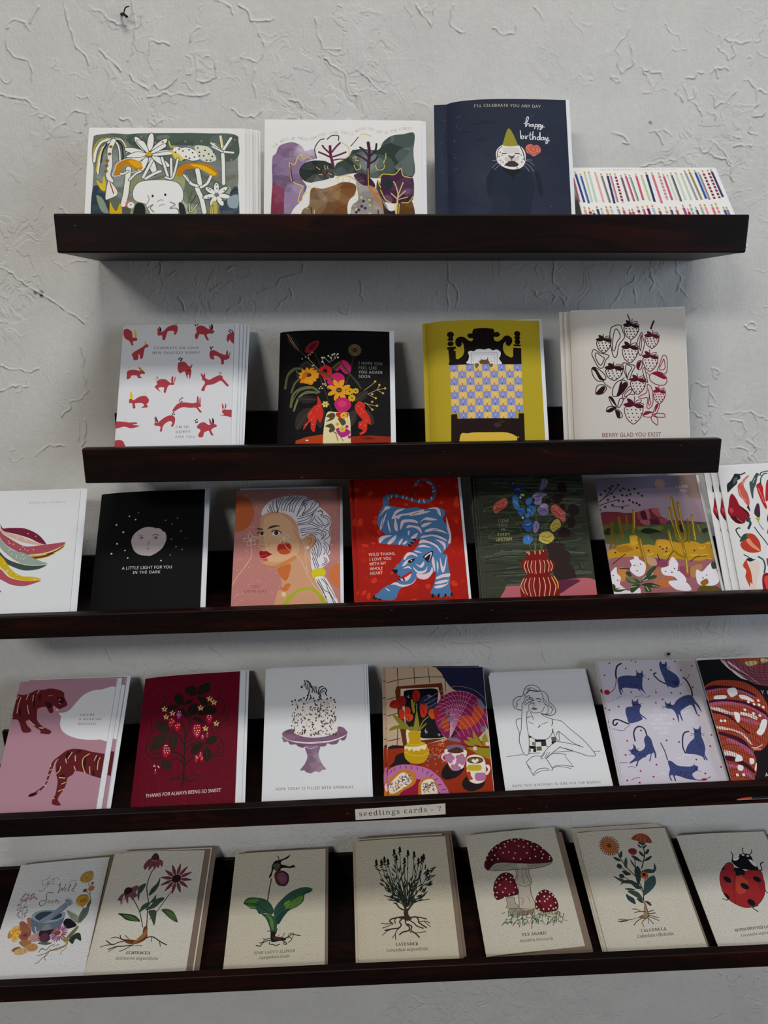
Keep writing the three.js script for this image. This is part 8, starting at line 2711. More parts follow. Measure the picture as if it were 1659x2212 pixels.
  d.S('#2c3c2a',6,[649,857,663,845,654,885]);
  d.S('#4a6042',4.3,[377,926,399,913,398,956]);
  d.S('#2c3c2a',5.9,[524,960,528,937,502,1005]);
  d.S('#4a6042',6,[563,858,560,840,530,891]);
  d.S('#4a6042',4.3,[820,919,840,926,850,932]);
  d.S('#2c3c2a',4.3,[859,904,869,891,855,931]);
  d.S('#3c5238',4.3,[267,909,264,922,251,934]);
  d.S('#2c3c2a',4.3,[498,866,500,847,474,901]);
  d.S('#3c5238',4.3,[734,937,759,924,756,972]);
  d.S('#3c5238',6,[687,895,688,886,670,910]);
  d.S('#4a6042',4.2,[791,966,816,965,828,977]);
  d.S('#2c3c2a',4.3,[536,873,551,856,540,909]);
  d.S('#3c5238',4.3,[824,918,824,897,791,956]);
  d.S('#2c3c2a',4.3,[594,883,572,889,540,895]);
  d.S('#3c5238',6,[687,904,706,909,716,912]);
  d.S('#3c5238',6,[316,864,338,850,336,897]);
  d.S('#2c3c2a',4.3,[610,909,593,901,559,918]);
  d.S('#3c5238',5.9,[693,968,687,957,660,986]);
  d.S('#3c5238',6,[793,878,801,888,798,897]);
  d.S('#2c3c2a',6,[302,820,303,844,293,867]);
  d.S('#3c5238',6,[447,919,472,912,479,938]);
  d.S('#3c5238',4.2,[615,965,638,962,646,979]);
  d.S('#4a6042',6,[782,928,781,911,752,960]);
  d.S('#2c3c2a',4.3,[820,929,843,918,842,959]);
  d.S('#4a6042',4.3,[799,952,783,941,747,966]);
  d.S('#3c5238',6,[523,866,537,886,540,905]);
  d.S('#2c3c2a',6,[561,928,557,920,534,942]);
  d.S('#4a6042',4.3,[504,925,513,942,511,958]);
  d.S('#2c3c2a',4.3,[634,888,641,899,639,909]);
  d.S('#3c5238',4.3,[354,880,342,871,312,893]);
  d.S('#4a6042',6,[727,865,723,874,710,881]);
  d.S('#3c5238',4.3,[590,919,579,924,559,926]);
  d.S('#4a6042',4.3,[296,918,285,925,263,930]);
  d.S('#4a6042',6,[267,827,257,831,236,833]);
  d.S('#3c5238',4.3,[599,943,582,945,556,946]);
  d.S('#4a6042',4.3,[714,944,717,956,710,968]);
  d.S('#3c5238',4.3,[371,887,385,875,377,914]);
  d.S('#4a6042',6,[732,921,718,910,684,932]);
  d.S('#2c3c2a',4.3,[328,864,344,867,350,868]);
  d.S('#4a6042',6,[275,903,271,889,246,926]);
  d.S('#3c5238',6,[290,899,312,897,319,909]);
  d.S('#4a6042',4.3,[441,920,431,942,411,963]);
  d.S('#2c3c2a',6,[244,916,232,930,210,943]);
  d.S('#4a6042',4.3,[850,951,873,959,887,965]);
  d.S('#4a6042',4.2,[564,958,578,962,582,966]);
  d.S('#3c5238',6,[443,864,473,865,490,874]);
  d.S('#2c3c2a',4.3,[765,892,788,880,786,923]);
  d.S('#2c3c2a',6,[410,904,403,909,386,913]);
  d.S('#3c5238',6,[435,893,440,903,434,912]);
  d.T('#25211d',37,395,1065,"FLY AGARIC",{w:252,turn:0.023,font:'serif',bold:'bold'});
  d.T('#2e2924',36,353,1116,"Amanita muscaria",{w:341,turn:0.021,font:'serif',skew:0.2});
};
ART.calendula = (d, H) => {
  d.ink = 1.23;
  d.S('#28302c',10,[504,774,532,657,514,563,494,505,441,426,396,316,387,247]);
  d.S('#28302c',9.1,[508,747,562,622,596,550]);
  d.S('#28302c',11,[594,436,659,323,681,256,682,176]);
  d.S('#28302c',8.6,[527,431,546,355,548,287]);
  d.S('#28302c',7.6,[443,483,384,422]);
  d.S('#28302c',7.4,[526,675,465,597,368,507]);
  d.P('#2c3a38',[498,525,511,449,558,409,575,463,548,547,497,618]);
  d.P('#36464a',[585,464,659,445,715,453,746,387,751,446,702,490,617,485]);
  d.P('#34484a',[584,586,627,542,702,519,696,594,638,655,543,713,515,711]);
  d.P('#34443e',[368,665,444,665,490,700,498,764,435,724]);
  d.P('#2c3a3e',[346,691,373,711,411,741,411,799,356,764,339,727]);
  d.P('#34443e',[264,500,315,522,366,544,411,585,339,571]);
  d.P('#2c3836',[312,597,363,554,458,560,528,639,469,644,427,595,355,581]);
  d.P('#34443e',[348,636,415,636,456,657,389,657]);
  d.P('#2c3836',[438,742,482,754,498,791,464,780]);
  d.P('#2c3836',[518,774,558,782,575,814,555,820]);
  d.P('#2c3836',[323,297,368,310,397,346,350,338]);
  d.P('#2c3836',[401,267,439,240,421,298,399,307]);
  d.P('#3c4a44',[414,386,457,310,464,350,431,425]);
  d.P('#2c3836',[499,333,523,383,527,431,503,382]);
  d.P('#2c3836',[521,295,575,308,611,350,625,370,563,347]);
  d.P('#2c3836',[647,362,688,325,748,309,711,346]);
  d.P('#2c3836',[677,285,717,238,743,235,718,278]);
  d.P('#2c3836',[629,247,662,284,653,313,623,282]);
  d.P('#2c3836',[633,173,661,194,669,215,639,203]);
  d.P('#2c3836',[674,215,713,188,733,189,699,217]);
  d.P('#2c3836',[375,450,430,463,459,494,399,499]);
  d.E('#24302e',361,401,27,26);
  d.E('#2c3836',354,506,27,25);
  d.P('#2c3836',[332,400,360,372,389,403,362,430]);
  d.flower('#8a4a2a',316,174,114,26,6.9,30,0,1);
  d.E('#9a5a34',316,174,82,80);
  d.flower('#a86a3e',316,174,83,14,4.9,26,0,1);
  d.E('#6a3220',317,170,22,23);
  d.C('#2a1a14',3,[221,168,283,89,348,73,408,107,422,179,365,255,291,272,231,242]);
  d.P('#8a4432',[583,108,642,66,707,53,770,74,801,133,790,167,723,158,685,151,631,132]);
  d.S('#c07850',5,[637,112,681,69]);
  d.S('#c07850',5,[680,135,708,65]);
  d.S('#c07850',5,[718,143,752,83]);
  d.S('#4a201a',4,[608,110,648,77]);
  d.S('#4a201a',4,[746,149,780,106]);
  d.P('#3a4440',[647,145,721,163,704,185,658,174]);
  d.P('#7a2c36',[505,244,535,216,584,218,602,251,573,283,525,280]);
  d.S('#4a1820',3.9,[529,236,565,248,590,230]);
  d.E('#8a4a2a',598,507,42,41);
  d.E('#2a1812',597,504,17,18);
  d.O('#c87a4a',5.7,598,507,28,27);
  d.P('#6b5a44',[504,774,517,792,519,873,511,925,466,948,405,935,279,953,207,949,283,941,378,934,442,907,480,905]);
  d.P('#8a765a',[507,792,506,854,500,915,453,930]);
  d.S('#3a3026',7.2,[516,881,576,867]);
  d.S('#3a3026',7.2,[515,899,586,894]);
  d.S('#3a3026',7.1,[515,912,607,944]);
  d.S('#3a3026',7.1,[506,924,598,969]);
  d.S('#3a3026',7.1,[493,937,534,996]);
  d.S('#3a3026',6.2,[468,944,419,980,429,1019]);
  d.S('#3a3026',7.1,[433,937,367,968,330,1000]);
  d.S('#3a3026',7.1,[281,949,230,933,191,939]);
  d.S('#3a3026',6.2,[270,953,203,961]);
  d.S('#3a3026',6.2,[243,951,178,954]);
  d.S('#3a3026',7.2,[481,874,426,871,376,881]);
  d.S('#3a3026',6.3,[444,872,405,848,364,845]);
  d.S('#3a3026',5.3,[496,941,484,992]);
  d.T('#26211d',38,381,1069,"CALENDULA",{w:266,turn:-0.019,font:'serif',bold:'bold'});
  d.T('#2e2924',40,328,1120,"Calendula officinalis",{w:375,turn:-0.019,font:'serif',skew:0.2});
};
ART.ladybird = (d, H) => {
  d.ink = 1.23;
  d.P('#93282c',[276,528,323,438,404,363,464,339,488,368,485,426,573,438,750,441,751,533,722,636,666,722,570,798,483,823,409,819,341,785,282,728,258,652]);
  d.P('#a8402f',[463,496,510,484,540,514,565,572,487,671,405,667]);
  d.P('#82242c',[698,509,738,547,712,636,657,681,662,591]);
  d.P('#8c2a30',[290,521,392,392,422,422,338,559,269,625]);
  d.C('#2a1414',4.2,[276,528,323,438,404,363,464,339,488,368,485,426,573,438,750,441,751,533,722,636,666,722,570,798,483,823,409,819,341,785,282,728,258,652]);
  d.S('#2a1414',3.5,[466,489,417,564,376,651,341,785]);
  d.P('#17181a',[471,425,497,398,543,407,582,417,581,453,559,487,527,478,500,491,469,482,480,454]);
  d.P('#17181a',[495,318,590,279,607,257,662,247,713,263,729,294,727,331,743,375,745,412,731,436,626,430,532,400,494,354]);
  d.P('#dcd6ce',[512,311,568,281,589,290,560,318,521,323]);
  d.P('#dcd6ce',[682,317,720,330,740,368,741,397,715,392,693,358]);
  d.P('#dcd6ce',[497,380,526,396,509,404]);
  d.P('#dcd6ce',[570,420,618,432,594,439]);
  d.E('#dcd6ce',644,264,17,10);
  d.E('#dcd6ce',691,277,17,10);
  d.E('#17181a',359,525,40,32,0.66);
  d.E('#17181a',678,535,40,31,0.53);
  d.E('#17181a',514,604,43,32,0.52);
  d.E('#17181a',510,774,39,34,0.39);
  d.P('#17181a',[266,666,294,681,301,715,281,731]);
  d.P('#17181a',[342,418,386,381,370,412]);
  d.S('#17181a',8,[656,245,661,208,679,183]);
  d.S('#17181a',8,[717,264,754,236,762,210]);
  d.S('#17181a',9.3,[497,321,529,261,523,223]);
  d.S('#17181a',9.9,[731,436,778,435,792,371,833,351]);
  d.S('#17181a',7.4,[282,728,264,737,227,719]);
  d.S('#17181a',8.7,[565,807,502,827,538,869]);
  d.S('#17181a',8.2,[716,643,721,677,759,686]);
  d.T('#26231f',36,220,1052,"SEVEN-SPOTTED LADYBUG",{w:491,turn:-0.053,font:'serif',bold:'bold'});
  d.T('#2e2a26',34,260,1104,"Coccinella septempunctata",{w:453,turn:-0.053,font:'serif',skew:0.2});
};

const linen = (() => {                                                      // fine weave of the card stock
  const n = 256, noise = createNoise2D(rnd), data = new Uint8Array(n * n * 4);
  for (let j = 0; j < n; j++) for (let i = 0; i < n; i++) {
    const v = 128 + 40 * noise(i * 0.9, j * 0.12) + 40 * noise(i * 0.12 + 30, j * 0.9) + 20 * noise(i * 0.5, j * 0.5), o = 4 * (j * n + i);
    data[o] = data[o + 1] = data[o + 2] = v; data[o + 3] = 255;
  }
  const t = new THREE.DataTexture(data, n, n); t.magFilter = THREE.LinearFilter; t.wrapS = t.wrapT = THREE.RepeatWrapping; t.repeat.set(5, 6.5); t.needsUpdate = true; return t;
})();
const pulp = (() => {                                                       // lumpy hand-made seed paper
  const n = 384, noise = createNoise2D(rnd), data = new Uint8Array(n * n * 4);
  for (let j = 0; j < n; j++) for (let i = 0; i < n; i++) {
    const v = 120 + 55 * noise(i * 0.06, j * 0.06) + 40 * noise(i * 0.15, j * 0.15 + 8) + 20 * noise(i * 0.4, j * 0.4), o = 4 * (j * n + i);
    data[o] = data[o + 1] = data[o + 2] = clamp(v, 0, 255); data[o + 3] = 255;
  }
  const t = new THREE.DataTexture(data, n, n); t.magFilter = THREE.LinearFilter; t.wrapS = t.wrapT = THREE.RepeatWrapping; t.repeat.set(1.6, 2.1); t.needsUpdate = true; return t;
})();
function artMaterial(key, ratio, paper, seeded) {
  const h = Math.round(ART_W * ratio), c = canvas(ART_W, h + 8), g = c.getContext('2d');
  g.fillStyle = paper; g.fillRect(0, 0, ART_W, h + 8);
  g.save(); g.beginPath(); g.rect(0, 0, ART_W, h); g.clip();
  const pen = new Pen(g, ART_W / 1000);
  if (seeded) {                                                             // flecks of seed and fibre in the pulp
    for (let i = 0; i < 70; i++) pen.E(['#8d8474', '#6f6656', '#a39a86', '#4c443a'][i % 4], rnd() * 1000, rnd() * 1000 * ratio, rr(1.5, 5), rr(1, 2.5), rnd() * 3.1);
    for (let i = 0; i < 160; i++) pen.E(i % 2 ? '#d8d2c2' : '#b9b1a0', rnd() * 1000, rnd() * 1000 * ratio, rr(2, 8), rr(0.8, 2), rnd() * 3.1);
  }
  if (ART[key]) ART[key](pen, 1000 * ratio);
  g.restore();
  const t = colourTexture(c);
  return new THREE.MeshPhysicalMaterial({ map: t, roughness: seeded ? 0.95 : 0.55, specularIntensity: seeded ? 0.1 : 0.15, bumpMap: seeded ? pulp : linen, bumpScale: seeded ? 0.0009 : 0.00008 });
}
// the printed cover: a sheet with thickness that bows out between the fold and the open edge
function coverGeometry(w, h, bow, alongY) {
  const n = 26, th = 0.0004, strip = 8 / (Math.round(ART_W * h / w) + 8), pos = [], uv = [], idx = [];
  const off = (t) => bow * Math.sin(Math.PI * Math.pow(t, 0.62));
  const at = (t, e) => (alongY ? [[e * w, (1 - t) * h], [e, 1 - t]] : [[t * w, e * h], [t, e]]);
  const white = [0.5, strip * 0.35];
  for (const side of [0, 1]) for (let i = 0; i <= n; i++) for (const e of [0, 1]) {
    const [[x, y], [u, v]] = at(i / n, e); pos.push(x - w / 2, y, off(i / n) + (side ? 0 : th));
    if (side) uv.push(...white); else uv.push(u, strip + v * (1 - strip));
  }
  const m = 2 * (n + 1), flip = alongY;
  const quad = (a, b, c, d, f) => (f ? idx.push(a, c, b, b, c, d) : idx.push(a, b, c, b, d, c));
  for (let i = 0; i < n; i++) { const a = 2 * i; quad(a, a + 2, a + 1, a + 3, flip); quad(m + a, m + a + 2, m + a + 1, m + a + 3, !flip); }
  const rim = [];                                                           // paper edge all round
  for (let i = 0; i <= n; i++) rim.push(2 * i);
  for (let i = n; i >= 0; i--) rim.push(2 * i + 1);
  const e0 = pos.length / 3;
  for (const k of rim) for (const s of [0, m]) { pos.push(pos[3 * (k + s)], pos[3 * (k + s) + 1], pos[3 * (k + s) + 2]); uv.push(...white); }
  for (let i = 0; i < rim.length; i++) { const a = e0 + 2 * i, b = e0 + 2 * ((i + 1) % rim.length); quad(a, a + 1, b, b + 1, flip); }
  const g = new THREE.BufferGeometry();
  g.setAttribute('position', new THREE.Float32BufferAttribute(pos, 3)); g.setAttribute('uv', new THREE.Float32BufferAttribute(uv, 2)); g.setIndex(idx); g.computeVertexNormals();
  return g;
}
const whitePaper = new THREE.MeshStandardMaterial({ color: 0xe4e6ea, roughness: 0.7, bumpMap: linen, bumpScale: 0.00008 });
const creamPaper = new THREE.MeshStandardMaterial({ color: 0xd9d0bb, roughness: 0.9, bumpMap: pulp, bumpScale: 0.0006 });
const kraftPaper = new THREE.MeshStandardMaterial({ color: 0x7d6a5a, roughness: 0.85, bumpMap: linen, bumpScale: 0.00008 });
function sheet(w, h, th, r) {
  const s = new THREE.Shape(), a = -w / 2, b = w / 2;
  s.moveTo(a + r, 0); s.lineTo(b - r, 0); s.quadraticCurveTo(b, 0, b, r); s.lineTo(b, h - r); s.quadraticCurveTo(b, h, b - r, h); s.lineTo(a + r, h); s.quadraticCurveTo(a, h, a, h - r); s.lineTo(a, r); s.quadraticCurveTo(a, 0, a + r, 0);
  const g = new THREE.ExtrudeGeometry(s, { depth: th, bevelEnabled: false, curveSegments: 3 }); g.translate(0, 0, -th); return g;
}
function envelopeParts(o, w, h, mat) {
  part('envelope_body', sheet(w, h, 0.0006, 0.0012), mat, o);
  const s = new THREE.Shape([[-w / 2 + 0.001, h - 0.0005], [-0.006, h * 0.5], [0.006, h * 0.5], [w / 2 - 0.001, h - 0.0005]].map((p) => new THREE.Vector2(...p)));
  part('flap', new THREE.ExtrudeGeometry(s, { depth: 0.0002, bevelEnabled: false }).translate(0, 0, -0.00085), mat, o);
}
// stand a sheet on its shelf: x of its lower left corner, lean back, roll in its own plane, yaw
function stand(o, shelf, { x, w, a, g, yaw, zb, lift = 0 }) {
  const s = SHELVES[shelf - 1];
  const rt = new THREE.Vector3(Math.cos(yaw), 0, -Math.sin(yaw)), up = new THREE.Vector3(-Math.sin(yaw) * Math.sin(a), Math.cos(a), -Math.sin(a) * Math.cos(yaw));
  const r = rt.clone().multiplyScalar(Math.cos(g)).addScaledVector(up, Math.sin(g)), u = up.clone().multiplyScalar(Math.cos(g)).addScaledVector(rt, -Math.sin(g));
  const tilt = new THREE.Vector3(0, 0, 1), k = Math.atan(s.r); r.applyAxisAngle(tilt, k); u.applyAxisAngle(tilt, k);
  o.matrix.makeBasis(r, u, new THREE.Vector3().crossVectors(r, u));
  o.quaternion.setFromRotationMatrix(o.matrix);
  o.position.set(x, s.y - s.h + FLOOR + 0.0003 + x * s.r, zb).addScaledVector(r, w / 2).addScaledVector(u, lift);
}
const STACKS = [
  { art: 'elephant', shelf: 1, x: -0.2204, w: 0.1303, h: 0.1117, a: 0.4781, g: 0.0084, yaw: 0.0318, zb: 0.0890, bow: 0.0008, fold: 'top', seeded: false, paper: '#eceae8',
    label: "landscape card with a white elephant among green watercolour jungle plants", short: "white elephant jungle",
    behind: [["env", 0.003], ["card", 0.0055], ["env", 0.0075], ["card", 0.0095], ["env", 0.0115]] },
  { art: 'forest', shelf: 1, x: -0.0752, w: 0.1300, h: 0.1112, a: 0.3672, g: -0.0050, yaw: -0.0057, zb: 0.0890, bow: 0.0008, fold: 'top', seeded: false, paper: '#eceae9',
    label: "landscape card with a purple and green watercolour forest and brown path", short: "watercolour forest",
    behind: [["env", 0.004]] },
  { art: 'seal', shelf: 1, x: 0.0763, w: 0.1007, h: 0.1330, a: 0.4468, g: 0.0226, yaw: -0.0918, zb: 0.0890, bow: 0.0045, fold: '', seeded: false, paper: '#e6e6ea',
    label: "navy blue card with a white seal in a gold party hat", short: "navy seal in a party hat",
    behind: [["env", 0.0035, 0.001], ["card", -0.0105, -0.001], ["env", -0.008, 0.001]] },
  { art: 'candles', shelf: 1, x: 0.1927, w: 0.1310, h: 0.1050, a: 0.8003, g: 0.0047, yaw: 0.0000, zb: 0.0907, bow: 0.0004, fold: 'top', seeded: false, paper: '#ecebe9',
    label: "white landscape card with rows of striped birthday candles lying well back", short: "striped birthday candles",
    behind: [["env", 0.002]] },
  { art: 'rabbits', shelf: 2, x: -0.2162, w: 0.1020, h: 0.1440, a: 0.5309, g: 0.0099, yaw: -0.0201, zb: 0.0883, bow: 0.0008, fold: '', seeded: false, paper: '#e3e4e9',
    label: "white card patterned with small red rabbits", short: "red rabbits",
    behind: [["env", 0.0045, 0.0005], ["env", 0.0065, 0, -0.008], ["env", 0.0085, 0, -0.015], ["env", 0.0105, 0, -0.02]] },
  { art: 'bouquet', shelf: 2, x: -0.0739, w: 0.1008, h: 0.1349, a: 0.5305, g: 0.0023, yaw: -0.0306, zb: 0.0883, bow: 0.004, fold: '', seeded: false, paper: '#e3e3e6',
    label: "black card with a bright bouquet in a cream vase", short: "black bouquet",
    behind: [["env", 0.0045, 0.001]] },
  { art: 'bed', shelf: 2, x: 0.0626, w: 0.1009, h: 0.1354, a: 0.4220, g: 0.0184, yaw: -0.0550, zb: 0.0883, bow: 0.0055, fold: '', seeded: false, paper: '#e6e6e6',
    label: "yellow card with a cat tucked in a dark carved bed", short: "yellow cat in bed",
    behind: [["env", 0.0035, 0.0015], ["card", -0.0045, -0.001]] },
  { art: 'strawberries', shelf: 2, x: 0.1904, w: 0.1022, h: 0.1369, a: 0.2581, g: 0.0261, yaw: -0.0243, zb: 0.0883, bow: 0.005, fold: '', seeded: false, paper: '#d9d3cb',
    label: "off-white card with dark red line drawings of strawberries", short: "line drawn strawberries",
    behind: [["env", 0.001, 0.0015], ["card", -0.0045], ["card", -0.0085, -0.002]] },
  { art: 'bananas', shelf: 3, x: -0.3630, w: 0.1000, h: 0.1310, a: 0.5802, g: 0.0056, yaw: 0.0000, zb: 0.1080, bow: 0.0015, fold: '', seeded: false, paper: '#e2e4e7',
    label: "white card with a bunch of colourful bananas", short: "colourful bananas",
    behind: [["env", 0.006, 0.001]] },
  { art: 'moon', shelf: 3, x: -0.2472, w: 0.0996, h: 0.1312, a: 0.6966, g: 0.0313, yaw: -0.0110, zb: 0.1029, bow: 0.0026, fold: '', seeded: false, paper: '#e2e3e7',
    label: "black card with a pale moon face and stars", short: "black moon face",
    behind: [["env", 0.0045, 0.0015]] },
  { art: 'profile', shelf: 3, x: -0.1205, w: 0.0995, h: 0.1304, a: 0.6863, g: -0.0035, yaw: 0.0011, zb: 0.1029, bow: 0.001, fold: '', seeded: false, paper: '#dcdade',
    label: "dusty pink card with a white-haired woman in profile", short: "pink white-haired woman",
    behind: [["env", 0.003, 0.0025]] },
  { art: 'blueTiger', shelf: 3, x: -0.0037, w: 0.1007, h: 0.1328, a: 0.5894, g: -0.0084, yaw: 0.0465, zb: 0.1029, bow: 0.0012, fold: '', seeded: false, paper: '#dddbe0',
    label: "red card with a crouching blue striped tiger", short: "red card blue tiger",
    behind: [["env", 0.0025], ["card", -0.0045]] },
  { art: 'redVase', shelf: 3, x: 0.1112, w: 0.1035, h: 0.1324, a: 0.5946, g: -0.0098, yaw: 0.0146, zb: 0.1029, bow: 0.0012, fold: '', seeded: false, paper: '#dddcda',
    label: "dark green card with flowers in a ribbed red vase", short: "green red vase",
    behind: [["card", -0.0025], ["env", 0.0005], ["card", -0.0045]] },
  { art: 'desert', shelf: 3, x: 0.2304, w: 0.0997, h: 0.1311, a: 0.6601, g: 0.0184, yaw: -0.0210, zb: 0.1029, bow: 0.001, fold: '', seeded: false, paper: '#e2e0de',
    label: "desert landscape card with golden cacti and white flowers", short: "golden cactus desert",
    behind: [["env", 0.003]] },
  { art: 'peppers', shelf: 3, x: 0.3448, w: 0.1000, h: 0.1330, a: 0.5344, g: 0.0227, yaw: 0.0000, zb: 0.1087, bow: 0.002, fold: '', seeded: false, paper: '#e6e6e6',
    label: "white card scattered with painted chilli peppers", short: "painted chilli peppers",
    behind: [["env", 0.0, 0.003], ["card", -0.006], ["card", -0.012]] },
  { art: 'roaringTiger', shelf: 4, x: -0.3545, w: 0.0990, h: 0.1390, a: 0.8430, g: -0.0020, yaw: -0.0029, zb: 0.1216, bow: 0.0012, fold: '', seeded: false, paper: '#e2e3e8',
    label: "pink card with two halves of a maroon tiger roaring", short: "pink roaring tiger",
    behind: [["env", 0.005], ["card", 0.0085], ["env", 0.0125]] },
  { art: 'strawberryPlant', shelf: 4, x: -0.2233, w: 0.0986, h: 0.1398, a: 0.8906, g: 0.0669, yaw: -0.0443, zb: 0.1216, bow: 0.0026, fold: '', seeded: false, paper: '#e0dfe0',
    label: "dark red card with a strawberry plant and tiny yellow flowers", short: "dark red strawberry plant",
    behind: [["env", 0.006, -0.002], ["env", 0.009, -0.001]] },
  { art: 'cake', shelf: 4, x: -0.1002, w: 0.1007, h: 0.1392, a: 0.7893, g: -0.0033, yaw: 0.0111, zb: 0.1216, bow: 0.0012, fold: '', seeded: false, paper: '#e4e6e9',
    label: "white card with a zebra on a sprinkle cake and purple stand", short: "zebra sprinkle cake",
    behind: [["env", 0.0025], ["env", 0.0045, -0.001]] },
  { art: 'breakfast', shelf: 4, x: 0.0187, w: 0.1011, h: 0.1371, a: 0.8237, g: -0.0344, yaw: 0.0096, zb: 0.1216, bow: 0.0008, fold: '', seeded: false, paper: '#e2e0e2',
    label: "card with tulips, a pink disco ball and coffee mugs on an orange table", short: "disco ball breakfast table",
    behind: [["env", 0.0006], ["card", -0.0035, -0.001]] },
  { art: 'reader', shelf: 4, x: 0.1314, w: 0.1019, h: 0.1303, a: 0.9355, g: 0.0045, yaw: 0.0004, zb: 0.1216, bow: 0.0008, fold: '', seeded: false, paper: '#e4e6e9',
    label: "white card with a line drawing of a woman reading a book", short: "line drawn reading woman",
    behind: [["env", 0.0012, 0.002], ["env", 0.0025, 0.002]] },
  { art: 'cats', shelf: 4, x: 0.2446, w: 0.1025, h: 0.1379, a: 0.8959, g: -0.0133, yaw: -0.0087, zb: 0.1216, bow: 0.0008, fold: '', seeded: false, paper: '#d2cdda',
    label: "lilac card with six blue cats and red dots", short: "blue cats",
    behind: [["env", -0.001, 0.0005], ["card", -0.003]] },
  { art: 'discoBalls', shelf: 4, x: 0.3453, w: 0.1000, h: 0.1390, a: 0.8448, g: 0.0016, yaw: 0.0000, zb: 0.1351, bow: 0.0015, fold: '', seeded: false, paper: '#dcdce0',
    label: "black card with orange and pink mirrored disco balls", short: "orange disco balls",
    behind: [["env", 0.0005, 0.002]] },
  { art: 'getWell', shelf: 5, x: -0.3789, w: 0.0966, h: 0.1286, a: 1.2551, g: 0.0772, yaw: -0.0179, zb: 0.1331, bow: 0.001, fold: '', seeded: true, paper: '#dcdcde',
    label: "speckled white card reading Get Well Soon with a mortar and pestle", short: "Get Well Soon",
    behind: [["env", 0.004, 0.001]] },
  { art: 'echinacea', shelf: 5, x: -0.2827, w: 0.1000, h: 0.1324, a: 1.1986, g: 0.0120, yaw: -0.0105, zb: 0.1331, bow: 0.003, fold: '', seeded: true, paper: '#d5d0c4',
    label: "cream seed paper card with purple coneflowers titled Echinacea", short: "Echinacea",
    behind: [["env", 0.006, 0.0005], ["card", 0.0075], ["env", 0.0125]] },
  { art: 'slipper', shelf: 5, x: -0.1463, w: 0.1002, h: 0.1273, a: 1.2097, g: 0.0449, yaw: -0.0314, zb: 0.1331, bow: 0.0012, fold: '', seeded: true, paper: '#cfc7b4',
    label: "cream seed paper card with a green leaved orchid titled Pink Lady's Slipper", short: "Pink Lady's Slipper",
    behind: [["env", 0.003, 0.0005]] },
  { art: 'lavender', shelf: 5, x: -0.0125, w: 0.1001, h: 0.1286, a: 1.1047, g: 0.0542, yaw: -0.0430, zb: 0.1331, bow: 0.002, fold: '', seeded: true, paper: '#cdc4ae',
    label: "cream seed paper card with a dark lavender bush titled Lavender", short: "Lavender",
    behind: [["env", 0.0045, 0.001], ["card", -0.003], ["env", 0.0075]] },
  { art: 'mushrooms', shelf: 5, x: 0.1147, w: 0.1003, h: 0.1215, a: 1.0631, g: 0.0684, yaw: -0.0136, zb: 0.1331, bow: 0.002, fold: '', seeded: true, paper: '#cfc8b8', lift: 0.0065,
    label: "cream seed paper card with red spotted mushrooms titled Fly Agaric", short: "Fly Agaric",
    behind: [["env", 0.007, -0.001], ["env", 0.0045, 0.0005]] },
  { art: 'calendula', shelf: 5, x: 0.2362, w: 0.1009, h: 0.1296, a: 1.1292, g: 0.0193, yaw: 0.0026, zb: 0.1331, bow: 0.002, fold: '', seeded: true, paper: '#d3ccbd',
    label: "cream seed paper card with orange daisies titled Calendula", short: "Calendula",
    behind: [["env", 0.0025, 0.0005], ["card", -0.003], ["card", -0.0045]] },
  { art: 'ladybird', shelf: 5, x: 0.3471, w: 0.1000, h: 0.1290, a: 1.1761, g: 0.0122, yaw: 0.0000, zb: 0.1394, bow: 0.002, fold: '', seeded: true, paper: '#d6d2c8',
    label: "cream seed paper card with a big red ladybird", short: "ladybird",
    behind: [["env", 0.0025, 0.0005]] },
];
for (const k of STACKS) {
  const ratio = k.h / k.w, mat = artMaterial(k.art, ratio, k.paper, k.seeded), inside = k.seeded ? creamPaper : whitePaper;
  const card = thing('greeting_card', k.label, 'greeting card');
  part('front_cover', coverGeometry(k.w, k.h, k.bow, k.fold === 'top'), mat, card);
  part('back_cover', sheet(k.w, k.h, 0.0004, 0.0004).translate(0, 0, -0.0002), inside, card);
  stand(card, k.shelf, k);
  const cosA = Math.cos(k.a), topz = k.zb - k.h * Math.sin(k.a);
  const gap = Math.min(0.0014, Math.max(0.0009, (topz - 0.003) * cosA / Math.max(1, k.behind.length)));      // room between cover and wall
  let depth = 0.0007, env = 0, copy = 0;
  for (const [kind, dx, dh = 0, dg = 0] of k.behind) {                        // envelopes and further copies, front to back
    const pose = { ...k, x: k.x + dx, zb: k.zb - depth / cosA, g: k.g + dg, lift: Math.max(0, dh) };
    let o;
    if (kind === 'card') {
      o = card.clone(); o.name = numbered('greeting_card'); scene.add(o); copy++;
      tag(o, ['second', 'third', 'fourth'][copy - 1] + ' copy of the ' + k.short + ' card, tucked behind the front one', 'greeting card');
      depth += gap;
      o.children[0].geometry = coverGeometry(k.w, k.h, 0.0002, k.fold === 'top');
    } else {
      o = thing('envelope', (k.seeded ? 'brown kraft' : 'white') + ' envelope ' + (env ? 'further back in the stack' : 'directly') + ' behind the ' + k.short + ' card', 'envelope'); env++;
      if (env > 2) o.userData.label = o.userData.label.replace('further back', env > 3 ? 'rearmost' : 'third from the front');
      envelopeParts(o, k.w, k.h, k.seeded ? kraftPaper : whitePaper);
      depth += gap;
    }
    stand(o, k.shelf, pose);
  }
}

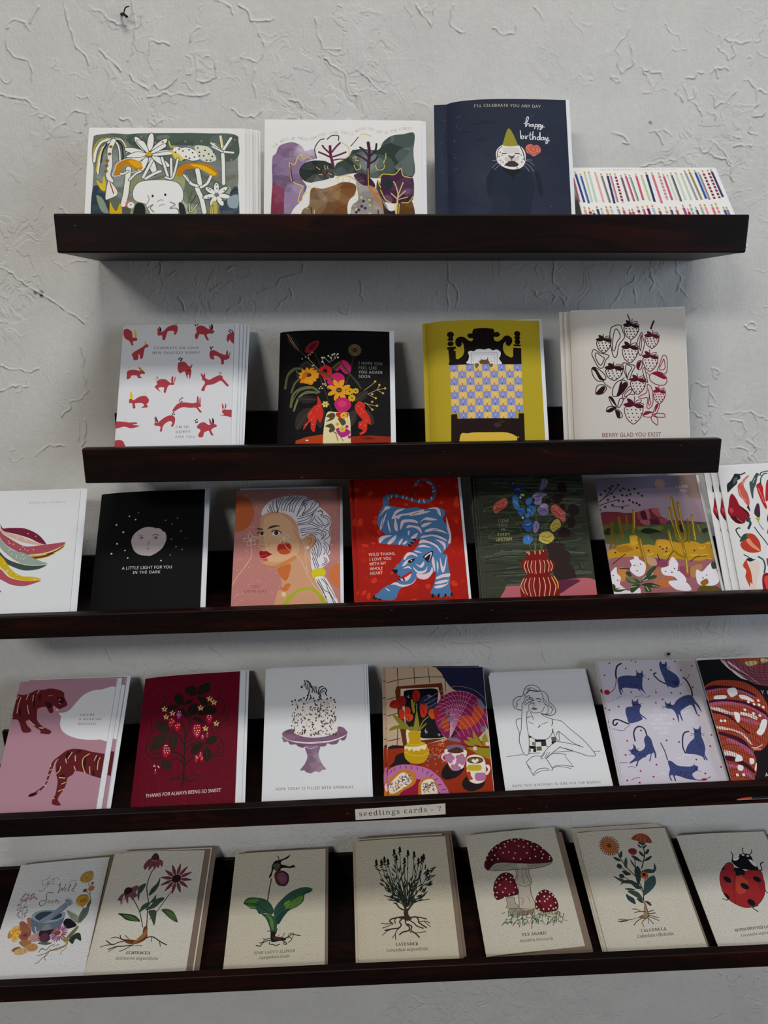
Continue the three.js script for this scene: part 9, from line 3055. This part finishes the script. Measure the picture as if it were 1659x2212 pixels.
// ---------------------------------------------------------------- small things on the shelf and the wall
{
  const s = SHELVES[3], w = 0.0835, h = 0.0114, c = canvas(640, Math.round(640 * h / w)), g = c.getContext('2d'), pen = new Pen(g, 0.64), H = 1000 * h / w;
  g.fillStyle = '#d8d2c8'; g.fillRect(0, 0, c.width, c.height);
  const text = 'seedlings cards - 7';
  pen.T('#1a1514', 82, 40, H * 0.66, text, { font: 'serif', w: 915 });
  pen.D('#3a3431', 4, [540, 6, 815, 8, 810, H - 5, 720, H - 10]);
  const label = thing('price_label', 'cream paper label reading seedlings cards - 7 on the shelf edge', 'label');
  part('label_print', new THREE.PlaneGeometry(w, h).translate(0, 0, 0.00022), new THREE.MeshStandardMaterial({ map: colourTexture(c), roughness: 0.8 }), label);
  part('label_card', box(-w / 2, w / 2, -h / 2, h / 2, 0, 0.0002), new THREE.MeshStandardMaterial({ color: 0xd8d2c8, roughness: 0.8 }), label);
  label.position.set(0.0298, 1.0540, s.d + 0.0002); label.rotation.z = 0.0375;
}
{
  const iron = new THREE.MeshStandardMaterial({ color: 0x1c1614, roughness: 0.55, metalness: 0.4 });
  const hook = thing('wall_hook', 'small rusty bent wire hook sticking out of the plaster above the shelves', 'hook');
  hook.position.set(-0.1937, 1.7506, 0);
  const tube = (pts, r) => new THREE.TubeGeometry(new THREE.CatmullRomCurve3(pts.map((p) => new THREE.Vector3(...p))), 24, r, 8);
  part('nail', tube([[-0.0035, 0.0008, -0.003], [-0.002, 0, 0.003], [0.0005, -0.0012, 0.006], [0.0034, -0.0034, 0.007]], 0.0011), iron, hook);
  part('wire_loop', tube([[0.0003, -0.0015, 0.005], [0.0012, 0.0014, 0.006], [0.003, 0.0038, 0.0065], [0.0058, 0.0044, 0.007]], 0.0005), iron, hook);
  const anchor = thing('wall_anchor', 'small plastic wall anchor with a dark screw hole above the blue cats card', 'wall anchor');
  anchor.position.set(0.3266, 1.1409, 0);
  part('collar', new THREE.TorusGeometry(0.0023, 0.0007, 10, 24).translate(0, 0, 0.0009), new THREE.MeshStandardMaterial({ color: 0xb9b8b5, roughness: 0.6 }), anchor);
  part('screw', new THREE.CylinderGeometry(0.0019, 0.0015, 0.0006, 20).rotateX(Math.PI / 2).translate(0, 0, 0.0003), iron, anchor);
}
shade(scene);
renderer.render(scene, camera);
